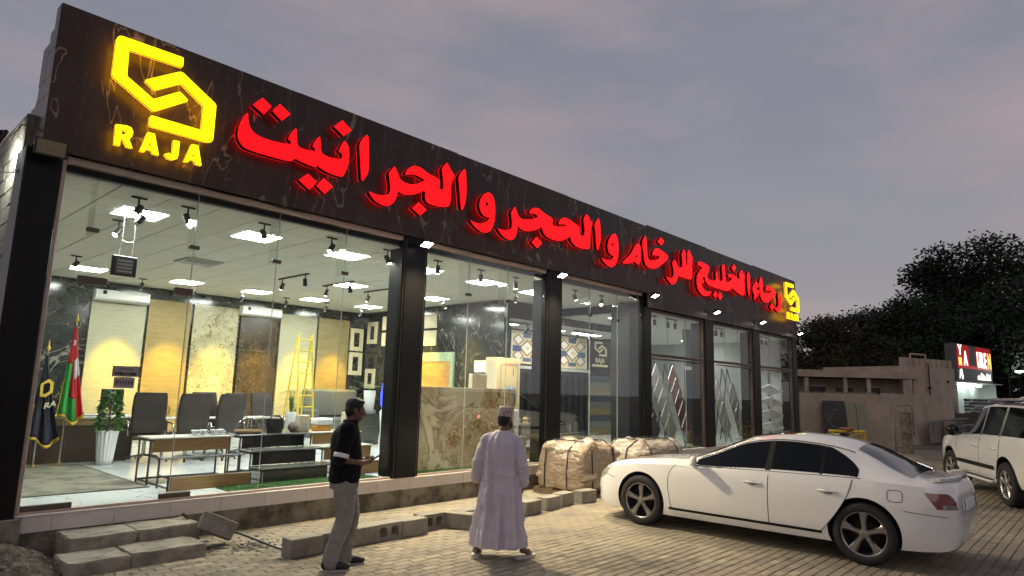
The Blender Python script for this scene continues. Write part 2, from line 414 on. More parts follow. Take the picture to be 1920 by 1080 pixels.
# --- glazing bays
Z0, Z1 = 0.447, 4.33
def pane(x0, x1, z0, z1, par=B):
    return MB().box(x0+.004, x1-.004, 8.50, 8.512, z0+.004, z1-.004).build('glass_pane', M['glass'], par)
def fitting(x, z, w=0.16, h=0.055):
    return MB().cbox(x-w/2, x+w/2, 8.482, 8.53, z-h/2, z+h/2, .006).build('patch_fitting', M['alu_dark'], B)
def frame(x0, x1, z1):
    MB().cbox(x1-.045, x1, 8.455, 8.54, .447, z1, .006).build('window_jamb', M['pillar'], B)
    MB().cbox(x0, x0+.045, 8.455, 8.54, .447, z1, .006).build('window_jamb', M['alu'] if x0 < 2 else M['pillar'], B)
    MB().cbox(x0+.046, x1-.046, 8.452, 8.54, z1-.085, z1, .008).build('window_head', M['alu'], B)
    MB().cbox(x0+.046, x1-.046, 8.438, 8.451, z1-.03, z1-.012, .003).build('drip_strip', M['alu'], B)
    MB().box(x0+.046, x1-.046, 8.47, 8.54, .447, .475).build('window_sill_rail', M['alu'], B)
frame(1.715, 6.54, 4.335); frame(6.982, 10.238, 4.335); frame(10.692, 13.968, 4.335)
# bay 1: two fixed strips, the door with its over-panel, three more panes
js = [1.76, 2.10, 3.23, 4.35, 5.45, 6.50]
for i in range(5):
    a, b = js[i], js[i+1]
    if i in (0, 1):
        pane(a, b, 2.97, 4.25)
        if i == 1:
            door = pane(a, b, 0.475, 2.97); door.name = 'door'
            h = MB()
            for dy in (8.44, 8.575): h.tube([(3.1, dy, 1.12), (3.1, dy, 1.86)], .015, 10)
            for zz in (1.22, 1.76): h.tube([(3.1, 8.44, zz), (3.1, 8.575, zz)], .009, 8)
            h.build('handle', M['chrome'], door, smooth=True)
        else: pane(a, b, 0.475, 2.97)
    else: pane(a, b, 0.475, 4.25)
for x, z in ((2.10, 3.55), (3.23, 3.55), (4.35, 3.55), (5.45, 3.55)): fitting(x, z, .13, .05)
fitting(2.16, 2.97, .3, .085); fitting(3.16, 2.97, .22, .085)
fitting(2.0, .505, .46, .06); fitting(3.3, .505, .36, .06)
for x in js[1:5]:
    MB().box(x-.006, x+.006, 8.514, 8.76, 3.52, 4.25).build('glass_fin', M['glass'], B)
for x in js[2:5]:
    MB().box(x-.0035, x+.0035, 8.4985, 8.5135, .475, 4.25).build('pane_joint', M['glassedge'], B)
def lower_bay(js, z1, tr=None):
    for a, b in zip(js, js[1:]):
        if tr: pane(a, b, .475, tr); pane(a, b, tr, z1)
        else: pane(a, b, .475, z1)
    for x in js[1:-1]: MB().box(x-.0035, x+.0035, 8.4985, 8.5135, .475, z1).build('pane_joint', M['glassedge'], B)
lower_bay([7.03, 8.06, 9.1, 10.19], 4.25); lower_bay([10.74, 11.8, 12.9, 13.92], 4.25)
for x in (8.06, 9.1, 11.8, 12.9): fitting(x, 3.55, .13, .05); MB().box(x-.006, x+.006, 8.514, 8.76, 3.52, 4.25).build('glass_fin', M['glass'], B)
for a, b, mids in ((14.312, 17.208, (15.25, 16.2)), (17.772, 20.538, (18.7, 19.6)), (21.112, 24.008, (22.1, 23.0))):
    lower_bay([a+.045, *mids, b-.045], 3.92, 2.83)
    f = MB(); f.cbox(a, a+.045, 8.455, 8.54, .447, 3.965, .006); f.cbox(b-.045, b, 8.455, 8.54, .447, 3.965, .006); f.cbox(a+.045, b-.045, 8.452, 8.54, 3.92, 3.965, .006)
    f.build('window_frame', M['alu_dark'], B)
    MB().cbox(a+.045, b-.045, 8.45, 8.535, 2.80, 2.865, .006).build('transom', M['alu_dark'], B)
    MB().tube([(a+.1, 8.43, 2.74), (b-.1, 8.43, 2.74)], .018, 8).build('transom_rail', M['alu_dark'], B, smooth=True)
# --- fascia slabs (real slabs: joints and slightly uneven tops)
fx = [1.50, 4.42, 7.55, 10.75, 14.05, 17.3, 20.6, 24.42]
tops = [6.045, 6.05, 6.04, 6.035, 6.075, 6.06, 6.085]
for i in range(7):
    MB().cbox(fx[i]+.003, fx[i+1]-.003, 8.38, 8.41, 4.335 if i < 4 else 3.985, tops[i], .002).build('fascia_slab', M['granite'], B)
MB().box(1.53, 24.4, 8.411, 8.47, 4.345, 6.03).build('fascia_backing', M['mortar'], B)
MB().box(1.53, 24.4, 8.411, 8.9, 4.34, 4.36).build('soffit', M['granite'], B)
MB().box(14.05, 24.4, 8.411, 8.9, 3.99, 4.01).build('soffit', M['granite'], B)
# stepped cladding that returns along the side wall
for y1, z0, z1 in ((8.57, 5.80, 6.04), (8.72, 5.52, 5.798), (8.98, 5.20, 5.67), (8.95, 4.98, 5.198), (9.2, 4.7, 4.978), (8.99, 4.36, 4.698)):
    MB().cbox(1.49, 1.515, 8.381 if y1 != 8.98 else 8.722, y1, z0, z1, .003).build('return_slab', M['granite'], B)
MB().cbox(1.49, 1.515, 8.381, 8.72, 5.2, 5.518, .003).build('return_slab', M['granite'], B)
MB().add([(1.518,8.47,4.85),(1.518,9.3,4.85),(1.518,8.9,5.45),(1.518,8.6,6.0),(1.518,8.47,6.0),(1.7,8.47,4.85),(1.7,9.3,4.85),(1.7,8.9,5.45),(1.7,8.6,6.0),(1.7,8.47,6.0)],
   [(0,1,2,3,4),(9,8,7,6,5),(0,5,6,1),(1,6,7,2),(2,7,8,3),(3,8,9,4),(4,9,5,0)]).build('parapet_return', M['mortar'], B)
# --- side wall of concrete blocks
MB().box(1.412, 1.60, 8.862, 17.7, -.06, 4.83).build('side_wall_mortar', M['mortar'], B)
bmesh_block = MB().cbox(-.1, .1, -.195, .195, -.094, .094, .008).mesh('block'); bmesh_block.materials.append(M['cblock'])
rr = random.Random(5)
row = 0; z = 0.1
while z < 4.8:
    y = 8.90 + (0 if row % 2 else 0.2) + .17
    while y < 11.4:
        o = link('block', bmesh_block, B, Vector((1.505+rr.uniform(-.006, .006), y, z)) - Vector((13.0, 8.45, 0))); o.rotation_euler = (rr.gauss(0, .01), 0, rr.gauss(0, .012))
        y += .40
    z += .2; row += 1
far = MB(); row = 0; z = 0.1
while z < 4.8:
    y = 11.46 + (0 if row % 2 else .2)
    while y < 17.6: far.box(1.404, 1.55, y-.195, y+.195, z-.094, z+.094); y += .4
    z += .2; row += 1
far.build('far_blockwork', M['cblock'], B)['kind'] = 'stuff'
MB().box(24.36, 24.56, 8.47, 17.7, -.06, 4.6).build('end_wall', M['wall_grey'], B)
MB().box(1.55, 24.4, 8.9, 17.7, 4.62, 4.80).build('roof', M['mortar'], B)
MB().box(1.6, 24.4, 17.5, 17.7, 0.2, 4.62).build('back_wall', M['granite_black'], B)
# --- suspended ceiling: one object per tile
cz = 4.15
ct = MB().cbox(-.2925, .2925, -.2925, .2925, 0, .014, .004).mesh('ceiling_tile'); ct.materials.append(M['ctile'])
LIGHTS = [(2.95, 9.78), (4.64, 9.78), (6.36, 9.86), (8.1, 9.86), (9.8, 9.86), (11.5, 9.86), (3.9, 15.7), (5.9, 15.75), (7.62, 15.8), (9.25, 15.8), (11.0, 15.8), (8.4, 12.8), (10.9, 12.8)]
n_t = 0
for i in range(21):
    for j in range(15):
        x = 1.75+.3+.6*i; y = 8.56+.3+.6*j
        if (x > 12.1 and y > 11.3) or y > 17.4: continue
        if any(abs(x-a) < .36 and abs(y-b) < .36 for a, b in LIGHTS): pass
        link('ceiling_tile', ct, B, Vector((x, y, cz)) - Vector((13.0, 8.45, 0)))
MB().box(1.65, 14.0, 8.56, 17.5, cz+.016, cz+.03).build('ceiling_grid', M['cgrid'], B)
MB().box(14.3, 24.36, 8.56, 17.5, 3.90, 3.93).build('ceiling', M['ctile'], B)
# --- inner walls
MB().box(12.1, 12.3, 11.4, 17.5, .43, cz).build('partition_wall', M['granite_black'], B)
MB().box(12.1, 17.6, 11.30, 11.395, 3.70, cz).build('header_beam', M['wall_dark'], B)
MB().box(12.3, 18.9, 11.42, 13.2, 3.70, 3.73).build('rear_ceiling', M['ctile'], B)
MB().box(12.3, 19.6, 13.2, 13.35, .43, 3.9).build('rear_wall', M['wall_dark'], B)
MB().box(14.0, 14.28, 8.87, 9.42, .43, 4.1).build('stub_wall', M['wall_dark'], B)
MB().box(18.7, 20.6, 9.86, 9.92, 2.75, 3.9).build('cross_wall', M['wall_grey'], B)
MB().box(14.3, 24.36, 14.6, 14.75, .43, 3.9).build('rear_wall', M['wall_grey'], B)
# outlines of the sign lettering in metres on the fascia (x along it, z up)
LETTERS = {
 'nun_ya_ta': [[(3.622,5.427),(3.559,5.32),(3.516,5.182),(3.518,5.047),(3.57,4.962),(3.651,4.919),(3.786,4.914),(4.018,4.913),(4.245,4.92),(4.293,4.941),(4.35,4.993),(4.427,4.972),(4.582,4.951),(4.661,4.948),(4.705,4.99),(4.739,4.963),(4.875,4.926),(5.04,4.916),(5.118,4.924),(5.159,5.003),(5.204,5.168),(5.206,5.322),(5.169,5.44),(5.108,5.485),(5.071,5.422),(5.019,5.293),(5.081,5.286),(5.099,5.24),(5.075,5.19),(4.993,5.166),(4.857,5.157),(4.77,5.169),(4.732,5.207),(4.715,5.326),(4.701,5.426),(4.665,5.384),(4.618,5.308),(4.598,5.241),(4.638,5.228),(4.654,5.196),(4.604,5.169),(4.488,5.159),(4.386,5.164),(4.358,5.204),(4.339,5.331),(4.326,5.435),(4.281,5.372),(4.231,5.284),(4.219,5.233),(4.261,5.222),(4.273,5.178),(4.189,5.152),(3.998,5.133),(3.835,5.136),(3.718,5.168),(3.655,5.239),(3.631,5.333)]],
 'd1': [[(3.803,5.691),(3.937,5.614),(3.84,5.469),(3.683,5.549)]],
 'd2': [[(4.052,5.69),(4.219,5.597),(4.101,5.466),(3.961,5.558)]],
 'd3': [[(5.048,5.787),(5.213,5.686),(5.089,5.556),(4.922,5.648)]],
 'd4': [[(4.554,4.822),(4.696,4.739),(4.599,4.598),(4.43,4.698)]],
 'd5': [[(4.808,4.822),(4.967,4.732),(4.842,4.598),(4.708,4.686)]],
 'alef1': [[(5.515,5.73),(5.55,5.45),(5.566,5.14),(5.534,5.053),(5.454,4.928),(5.421,5.178),(5.389,5.403),(5.373,5.502),(5.419,5.608)]],
 'lam_jim_ra': [[(5.58,4.826),(5.718,4.8),(5.856,4.815),(5.962,4.86),(5.996,4.921),(5.987,5.053),(5.945,5.211),(5.998,5.279),(6.051,5.354),(6.102,5.272),(6.167,5.167),(6.252,5.13),(6.403,5.133),(6.553,5.191),(6.687,5.282),(6.651,5.295),(6.527,5.324),(6.392,5.304),(6.26,5.269),(6.319,5.381),(6.433,5.466),(6.57,5.476),(6.732,5.416),(7.017,5.377),(6.978,5.214),(7.089,5.207),(7.103,5.297),(7.075,5.464),(7.042,5.578),(7.101,5.661),(7.154,5.726),(7.256,5.601),(7.348,5.523),(7.267,5.398),(7.265,5.222),(7.261,5.017),(7.227,4.956),(7.124,4.921),(6.906,4.897),(6.762,4.909),(6.706,4.971),(6.707,5.118),(6.563,5.034),(6.414,4.962),(6.249,4.929),(6.141,4.965),(6.122,4.872),(6.08,4.768),(6.005,4.697),(5.929,4.661),(5.819,4.667),(5.693,4.716)]],
 'd6': [[(6.572,4.875),(6.745,4.784),(6.62,4.664),(6.451,4.75)]],
 'alef2': [[(7.588,5.743),(7.623,5.521),(7.633,5.253),(7.606,5.082),(7.542,4.94),(7.508,5.074),(7.471,5.332),(7.433,5.53),(7.486,5.634)]],
 'waw1': [[(8.192,5.45),(8.285,5.423),(8.351,5.316),(8.376,5.15),(8.375,5.002),(8.338,4.848),(8.259,4.723),(8.144,4.671),(8.013,4.674),(7.881,4.73),(7.742,4.83),(7.845,4.805),(7.99,4.805),(8.12,4.851),(8.206,4.917),(8.257,4.989),(8.181,4.968),(8.08,4.987),(8.012,5.043),(7.968,5.141),(7.985,5.254),(8.062,5.369)],[(8.157,5.258),(8.212,5.234),(8.194,5.194),(8.138,5.173),(8.11,5.206),(8.125,5.238)]],
 'lam_ha_jim_ra': [[(8.452,4.823),(8.581,4.812),(8.739,4.836),(8.844,4.903),(8.859,4.981),(8.848,5.079),(8.814,5.198),(8.866,5.273),(8.918,5.34),(8.958,5.268),(9.028,5.169),(9.111,5.136),(9.299,5.163),(9.491,5.223),(9.626,5.299),(9.526,5.335),(9.325,5.306),(9.388,5.391),(9.503,5.456),(9.641,5.461),(9.784,5.4),(10.073,5.356),(10.043,5.207),(10.182,5.208),(10.394,5.246),(10.567,5.31),(10.436,5.315),(10.256,5.272),(10.305,5.378),(10.433,5.456),(10.608,5.457),(10.788,5.411),(11.008,5.358),(10.974,5.196),(11.122,5.174),(11.182,5.265),(11.17,5.434),(11.131,5.555),(11.176,5.637),(11.246,5.71),(11.343,5.615),(11.465,5.524),(11.384,5.421),(11.372,5.216),(11.361,4.984),(11.304,4.931),(11.117,4.912),(10.888,4.913),(10.729,4.981),(10.66,5.101),(10.487,4.996),(10.316,4.925),(10.105,4.912),(9.899,4.931),(9.775,5.013),(9.739,5.12),(9.575,5.026),(9.383,4.948),(9.194,4.923),(9.062,4.947),(9.011,5.013),(8.991,4.857),(8.941,4.746),(8.871,4.678),(8.764,4.662),(8.621,4.697)]],
 'd7': [[(9.568,4.873),(9.742,4.775),(9.599,4.652),(9.436,4.739)]],
 'alef3': [[(11.683,5.718),(11.749,5.584),(11.761,5.321),(11.753,5.143),(11.641,4.942),(11.605,5.145),(11.578,5.373),(11.537,5.54),(11.61,5.628)]],
 'waw2': [[(12.298,5.48),(12.414,5.448),(12.473,5.307),(12.484,5.097),(12.458,4.911),(12.363,4.76),(12.223,4.678),(12.068,4.683),(11.941,4.736),(11.806,4.825),(11.966,4.805),(12.119,4.818),(12.248,4.876),(12.31,4.961),(12.195,4.95),(12.092,5.013),(12.051,5.109),(12.08,5.263),(12.168,5.385)],[(12.236,5.248),(12.288,5.227),(12.267,5.184),(12.205,5.173),(12.184,5.208)]],
 'mim': [[(12.623,4.837),(12.814,4.969),(13.008,5.11),(13.122,5.239),(13.208,5.365),(13.324,5.443),(13.428,5.405),(13.468,5.285),(13.466,5.094),(13.407,4.974),(13.349,4.908),(13.263,4.951),(13.149,4.972),(13.081,4.921),(12.896,4.875)],[(13.264,5.148),(13.31,5.131),(13.281,5.088),(13.223,5.069),(13.206,5.107)]],
 'kha_alef': [[(13.68,5.71),(13.619,5.633),(13.547,5.539),(13.557,5.397),(13.603,5.213),(13.631,5.058),(13.702,4.958),(13.851,4.918),(14.065,4.929),(14.284,5.002),(14.477,5.115),(14.673,5.23),(14.753,5.294),(14.775,5.382),(14.644,5.41),(14.451,5.459),(14.293,5.491),(14.135,5.453),(14.041,5.37),(14.008,5.257),(14.195,5.299),(14.385,5.298),(14.288,5.216),(14.099,5.142),(13.884,5.107),(13.782,5.147),(13.747,5.302),(13.726,5.524)]],
 'd8': [[(14.413,5.793),(14.586,5.725),(14.435,5.59),(14.264,5.658)]],
 'lam_lam_ra': [[(14.665,4.829),(14.861,4.798),(15.049,4.869),(15.099,4.978),(15.036,5.154),(15.004,5.234),(15.129,5.35),(15.208,5.25),(15.329,5.167),(15.482,5.174),(15.555,5.254),(15.539,5.443),(15.507,5.542),(15.625,5.709),(15.709,5.647),(15.719,5.508),(15.732,5.265),(15.806,5.312),(15.827,5.527),(15.816,5.63),(15.907,5.746),(15.999,5.662),(16.126,5.524),(16.079,5.427),(16.077,5.178),(16.062,4.964),(15.937,4.929),(15.686,4.927),(15.406,4.938),(15.282,4.937),(15.23,4.81),(15.126,4.711),(14.957,4.654),(14.826,4.719)]],
 'lam_kha_lam_ya_jim': [[(16.376,5.403),(16.424,5.483),(16.594,5.529),(16.825,5.505),(17.1,5.475),(17.112,5.374),(16.97,5.223),(16.981,5.115),(17.162,5.078),(17.406,5.094),(17.549,5.171),(17.524,5.324),(17.562,5.424),(17.641,5.342),(17.681,5.16),(17.865,5.14),(17.997,5.224),(17.968,5.468),(17.931,5.577),(18.049,5.699),(18.13,5.608),(18.135,5.378),(18.159,5.189),(18.315,5.173),(18.523,5.272),(18.663,5.358),(18.395,5.35),(18.31,5.404),(18.473,5.467),(18.715,5.472),(18.894,5.431),(19.121,5.365),(19.176,5.492),(19.134,5.566),(19.333,5.729),(19.42,5.609),(19.559,5.549),(19.473,5.415),(19.482,5.135),(19.469,4.952),(19.277,4.909),(19.001,4.953),(18.776,5.002),(18.645,5.063),(18.416,4.955),(18.151,4.901),(17.769,4.908),(17.356,4.909),(17.036,4.921),(16.882,5.009),(16.825,5.147),(16.692,5.109),(16.609,4.971),(16.642,4.831),(16.793,4.743),(17.027,4.73),(17.228,4.771),(17.062,4.632),(16.786,4.58),(16.557,4.623),(16.395,4.727),(16.328,4.931),(16.388,5.136),(16.585,5.31),(16.742,5.371),(16.588,5.394)]],
 'd9': [[(16.697,5.048),(16.781,5.009),(16.715,4.931),(16.632,4.974)]],
 'd10': [[(17.449,4.803),(17.593,4.743),(17.48,4.61),(17.329,4.684)]],
 'd11': [[(17.747,4.823),(17.91,4.719),(17.769,4.589),(17.624,4.684)]],
 'd12': [[(18.762,5.795),(18.912,5.711),(18.766,5.57),(18.609,5.652)]],
 'alef4': [[(19.815,5.73),(19.923,5.602),(19.926,5.234),(19.836,4.958),(19.751,5.13),(19.723,5.41),(19.728,5.614)]],
 'hamza': [[(20.447,5.491),(20.598,5.45),(20.59,5.344),(20.432,5.302),(20.377,5.253),(20.633,5.245),(20.658,5.164),(20.409,5.008),(20.196,4.867),(20.259,5.031),(20.147,5.14),(20.126,5.261),(20.237,5.4)]],
 'jim_alef': [[(20.809,5.733),(20.926,5.622),(20.922,5.325),(20.974,5.184),(21.212,5.214),(21.545,5.291),(21.717,5.352),(21.441,5.35),(21.167,5.314),(21.211,5.448),(21.401,5.517),(21.673,5.476),(22.024,5.383),(21.931,5.239),(21.634,5.051),(21.293,4.917),(20.972,4.909),(20.77,5.011),(20.686,5.252),(20.679,5.545)]],
 'd13': [[(21.646,4.945),(21.837,4.837),(21.658,4.71),(21.501,4.8)]],
 'ra': [[(22.325,5.399),(22.479,5.308),(22.551,5.094),(22.469,4.863),(22.302,4.7),(22.053,4.73),(21.782,4.852),(22.062,4.827),(22.243,4.926),(22.296,5.108),(22.218,5.253)]],
}
EMBLEM = {
 'emblem_upper': [[(2.018,5.759),(2.028,5.794),(2.046,5.817),(2.074,5.826),(2.729,5.84),(2.753,5.836),(2.76,5.818),(2.763,5.739),(2.75,5.708),(2.173,5.692),(2.16,5.678),(2.17,5.382),(2.18,5.361),(2.472,5.194),(2.487,5.2),(2.743,5.383),(2.766,5.389),(2.861,5.318),(2.855,5.298),(2.517,5.055),(2.488,5.045),(2.464,5.057),(2.033,5.303),(2.019,5.339)]],
 'emblem_lower': [[(2.364,5.382),(2.377,5.404),(2.718,5.636),(2.748,5.647),(2.772,5.646),(3.191,5.392),(3.206,5.37),(3.209,5.35),(3.211,4.923),(3.206,4.894),(3.191,4.872),(3.134,4.855),(2.486,4.849),(2.469,4.857),(2.464,4.872),(2.46,4.954),(2.466,4.973),(2.479,4.986),(3.039,4.988),(3.058,4.998),(3.053,5.298),(3.043,5.316),(2.771,5.496),(2.741,5.484),(2.49,5.311),(2.468,5.311)]],
 'letter_r': [[(2.119,4.758),(2.228,4.777),(2.278,4.769),(2.303,4.729),(2.302,4.671),(2.272,4.621),(2.318,4.526),(2.254,4.526),(2.204,4.611),(2.183,4.609),(2.186,4.518),(2.128,4.517)],[(2.185,4.715),(2.22,4.713),(2.236,4.699),(2.226,4.663),(2.189,4.659)]],
 'letter_a': [[(2.457,4.77),(2.534,4.774),(2.604,4.524),(2.534,4.528),(2.52,4.56),(2.457,4.563),(2.447,4.519),(2.397,4.52)],[(2.498,4.666),(2.516,4.605),(2.474,4.606)]],
 'letter_j': [[(2.747,4.761),(2.821,4.766),(2.822,4.596),(2.812,4.542),(2.761,4.51),(2.7,4.518),(2.665,4.558),(2.715,4.59),(2.74,4.572),(2.753,4.593)]],
 'letter_a2': [[(2.963,4.776),(3.04,4.782),(3.103,4.535),(3.031,4.536),(3.015,4.574),(2.958,4.575),(2.942,4.536),(2.892,4.531)],[(2.992,4.672),(3.014,4.617),(2.97,4.619)]],
}
# ================================================================== lit sign lettering
M['red_face'] = emis('red_lit_acrylic', (1.0, 0.0, 0.003), 1.25)
M['yel_face'] = emis('yellow_lit_acrylic', (1.0, 0.86, 0.0), 1.5)
M['sign_side'] = pm('sign_return', (0.02, 0.006, 0.006), 0.5)
M['sign_side_y'] = pm('sign_return_yellow', (0.06, 0.03, 0.003), 0.5)
M['red_halo'] = emis('red_back_glow', (1.0, 0.01, 0.015), 1.6)
M['yel_halo'] = emis('yellow_back_glow', (1.0, 0.46, 0.02), 4.2)  # added glow imitating lens bloom around the emblem
def fx_(u, v, d): return (u, d, v)
def smooth_loop(l, it=1, skip=0.035):
    """round long curved outlines a little (Chaikin); very short outlines keep their corners"""
    if len(l) < 9: return l
    for _ in range(it):
        o = []
        for i in range(len(l)):
            a, b = l[i], l[(i+1) % len(l)]
            o.append((a[0]*.78+b[0]*.22, a[1]*.78+b[1]*.22)); o.append((a[0]*.22+b[0]*.78, a[1]*.22+b[1]*.78))
        l = o
    return l
def lit_letter(name, loops, parent, face, side, halo, yf=8.2, soft=True, glow=True, yb=8.335):
    loops = [smooth_loop(l) for l in loops] if soft else loops
    s_ = MB().prism(loops, fx_, yf+.012, yb).build(name, side, parent)
    MB().prism(loops, fx_, yf, yf+.0118).build('face', face, s_)
    if glow: MB().prism(loops, fx_, yb+.001, yb+.007).build('back_glow', halo, s_)  # glowing plate added to tint the fascia around the letter
    for c in list(s_.children): c['label'] = 'lit front of the letter' if c.name.startswith('face') else 'added glowing plate behind the letter'
    return s_
AR = thing('arabic_sign', 'red illuminated Arabic shop lettering running along the dark marble fascia', 'sign', (10.5, 8.2, 5.0))
ARN = {'nun_ya_ta': 'joined_letters', 'lam_jim_ra': 'joined_letters', 'lam_ha_jim_ra': 'joined_letters', 'kha_alef': 'joined_letters', 'lam_lam_ra': 'joined_letters', 'lam_kha_lam_ya_jim': 'joined_letters', 'jim_alef': 'joined_letters'}
for k, v in LETTERS.items():
    nm = ARN.get(k, 'letter_dot' if k[0] == 'd' and k[1].isdigit() else 'letter')
    lit_letter(nm, v, AR, M['red_face'], M['sign_side'], M['red_halo'], soft=(nm != 'letter_dot'), yb=8.30)
def logo(label, fn, loc, yf):
    T = thing('logo_sign', label, 'sign', loc, 'lit yellow emblem signs')
    for k, v in EMBLEM.items():
        lit_letter('emblem' if k.startswith('emblem') else 'letter', [[fn(p) for p in l] for l in v], T, M['yel_face'], M['sign_side_y'], M['yel_halo'], yf, soft=False, yb=yf+.04)
    return T
logo('large yellow lit folded-band emblem over RAJA lettering at the near end of the fascia', lambda p: p, (2.7, 8.2, 4.5), 8.2)
logo('small-looking yellow lit emblem over RAJA lettering at the far end of the fascia', lambda p: (22.72+(p[0]-2.018)*1.09, 4.53+(p[1]-4.51)*.975), (23.6, 8.1, 4.6), 8.12)

# ================================================================== flood lights over the pillars
M['flood_on'] = emis('flood_led', (1.0, 0.97, 0.9), 26.0)
M['flood_off'] = pm('flood_lens_unlit', (0.22, 0.17, 0.08), 0.25, col2=(0.3, 0.26, 0.16), nscale=30, amt=0.8)
M['flood_body'] = pm('flood_body', (0.015, 0.014, 0.014), 0.5)
def flood(loc, label, aim, lit=True, power=300, size=(0.2, 0.16), col=(1.0, 0.82, 0.52)):
    T = thing('flood_light', label, 'flood light', loc, 'flood lights along the facade')
    w, h = size
    q = Vector(aim).normalized().to_track_quat('-Z', 'Y').to_matrix()
    c = Vector((0, 0, 0))
    b = MB().obox(c, (w, h, .045), q, .008)
    for i in range(6): b.obox(c + q @ Vector((-w*.38+i*w*.15, 0, .035)), (.008, h*.8, .03), q)
    b.build('housing', M['flood_body'], T, world=False)
    MB().obox(c + q @ Vector((0, 0, -.0245)), (w*.86, h*.8, .004), q).build('lens', M['flood_on'] if lit else M['flood_off'], T, world=False)
    br = MB()
    for sx in (-1, 1): br.tube([q @ Vector((sx*(w/2+.012), 0, 0)), q @ Vector((sx*(w/2+.012), 0, .08))], .008, 6)
    br.tube([q @ Vector((-(w/2+.012), 0, .08)), q @ Vector(((w/2+.012), 0, .08))], .008, 6)
    br.build('bracket', M['flood_body'], T, world=False)
    if lit:
        ld = bpy.data.lights.new('flood_beam', 'SPOT'); ld.energy = power; ld.spot_size = R(128); ld.spot_blend = 0.9; ld.color = col; ld.shadow_soft_size = 0.09
        lo = link('flood_beam', ld, T); lo.matrix_local = Matrix.Translation(q @ Vector((0, 0, -.05))) @ q.to_4x4()
    return T
aim = (-0.02, -0.45, -0.9)
flood((6.78, 8.2, 4.22), 'bright white flood light on the first pillar right of the door bay', aim, True, 1300)
flood((10.40, 8.2, 4.235), 'bright white flood light on the pillar behind the wrapped pallets', aim, True, 1250)
flood((14.1, 8.2, 4.27), 'lit flood light where the fascia drops, above the slab rack bay', aim, True, 330)
flood((17.53, 8.2, 4.22), 'lit flood light second left of the far emblem', aim, True, 230)
flood((20.83, 8.2, 4.24), 'lit flood light just left of the far emblem', aim, True, 230)
flood((24.22, 8.2, 4.15), 'lit flood light at the far corner beneath the small emblem', aim, True, 200)
flood((1.55, 8.22, 4.3), 'unlit amber flood light on top of the nearest black pillar', (-.10, -1, -.12), False, size=(0.30, 0.19))
flood((1.13, 9.05, 4.45), 'flood light facing the bare block side wall, seen from behind', (0.86, 0.5, -0.42), True, 60, (0.34, 0.32), (0.9, 1.0, 0.86))
w = MB(); w.tube([(1.3, 8.95, 4.5), (1.36, 8.8, 4.66), (1.45, 8.6, 4.62), (1.5, 8.4, 4.5)], .007, 6)
w.tube([(1.2, 9.0, 4.28), (1.26, 8.9, 4.1), (1.36, 8.7, 4.08), (1.42, 8.45, 4.2)], .006, 6)
solo('lamp_cable', w, M['wire'], 'loose black cable looped between the two flood lights on the nearest pillar', 'cable', smooth=True)
w = MB()
for x0, x1 in ((1.8, 6.5), (7.0, 10.2)):
    pp = []
    for i in range(30):
        t = i/29; pp.append((x0+(x1-x0)*t, 8.43, 4.325+.012*math.sin(t*9)+.008*math.sin(t*31)))
    w.tube(pp, .006, 5)
solo('sign_cable', w, M['wire'], 'thin cable running along the bottom of the fascia above the glass', 'cable', smooth=True)
# ================================================================== showroom interior: lamps
M['panel_on'] = emis('led_panel', (0.97, 1.0, 0.93), 80.0)
M['bulb_on'] = emis('spot_bulb', (1.0, 0.93, 0.72), 22.0)
M['track'] = pm('track_black', (0.012, 0.012, 0.012), 0.45)
names = ['first', 'second', 'third', 'fourth', 'fifth', 'sixth']
where = (['square ceiling light panel above the %s front glass pane' % k for k in ('door', 'second', 'fourth', 'counter', 'cabinet', 'far')] +
         ['square ceiling light panel nearest the flag along the rear slab wall', 'square ceiling light panel before the ochre rear slab', 'square ceiling light panel before the dark brown rear slab',
          'square ceiling light panel above the yellow ladder', 'square ceiling light panel by the framed samples', 'middle-row ceiling light panel between the twin-spot tracks', 'middle-row ceiling light panel nearest the partition'])
for (x, y), lb in zip(LIGHTS, where):
    T = thing('ceiling_light', lb, 'ceiling light', (x, y, cz), 'square light panels in the showroom ceiling')
    f = MB(); f.box(-.30, .30, -.30, -.285, -.014, -.002); f.box(-.30, .30, .285, .30, -.014, -.002); f.box(-.30, -.285, -.285, .285, -.014, -.002); f.box(.285, .30, -.285, .285, -.014, -.002)
    for k in (-.1425, 0, .1425): f.box(k-.004, k+.004, -.285, .285, -.013, -.004)
    f.build('frame', M['white'], T, world=False)
    for k in range(4): MB().box(-.285+.1425*k+.0045, -.285+.1425*(k+1)-.0045, -.285, .285, -.0075, -.003).build('light_strip', M['panel_on'], T, world=False)
def spot_head(T, x, y, z, aim, on=True):
    """x,y,z local to T : ceiling point"""
    MB().tube([(x, y, z), (x, y, z-.10)], .012, 8).build('stem', M['track'], T, world=False)
    d = Vector(aim).normalized(); c = Vector((x, y, z-.15))
    h = MB().tube([c-d*.075, c-d*.07, c+d*.075], [.03, .042, .045], 12).build('spot_head', M['track'], T, smooth=False, world=False)
    MB().tube([c+d*.0755, c+d*.082], [.037, .03], 12).build('bulb', M['bulb_on'] if on else M['chrome'], h, world=False)
    return c + d*.1, d
def spot_light(T, p, d, energy, ang=42, col=(1.0, 0.62, 0.02)):
    ld = bpy.data.lights.new('spot_beam', 'SPOT'); ld.energy = energy; ld.spot_size = R(ang); ld.spot_blend = 1.0; ld.color = col; ld.shadow_soft_size = 0.06
    o = link('spot_beam', ld, T); o.matrix_local = Matrix.Translation(p) @ d.to_track_quat('-Z', 'Y').to_matrix().to_4x4()
Zc = 4.147
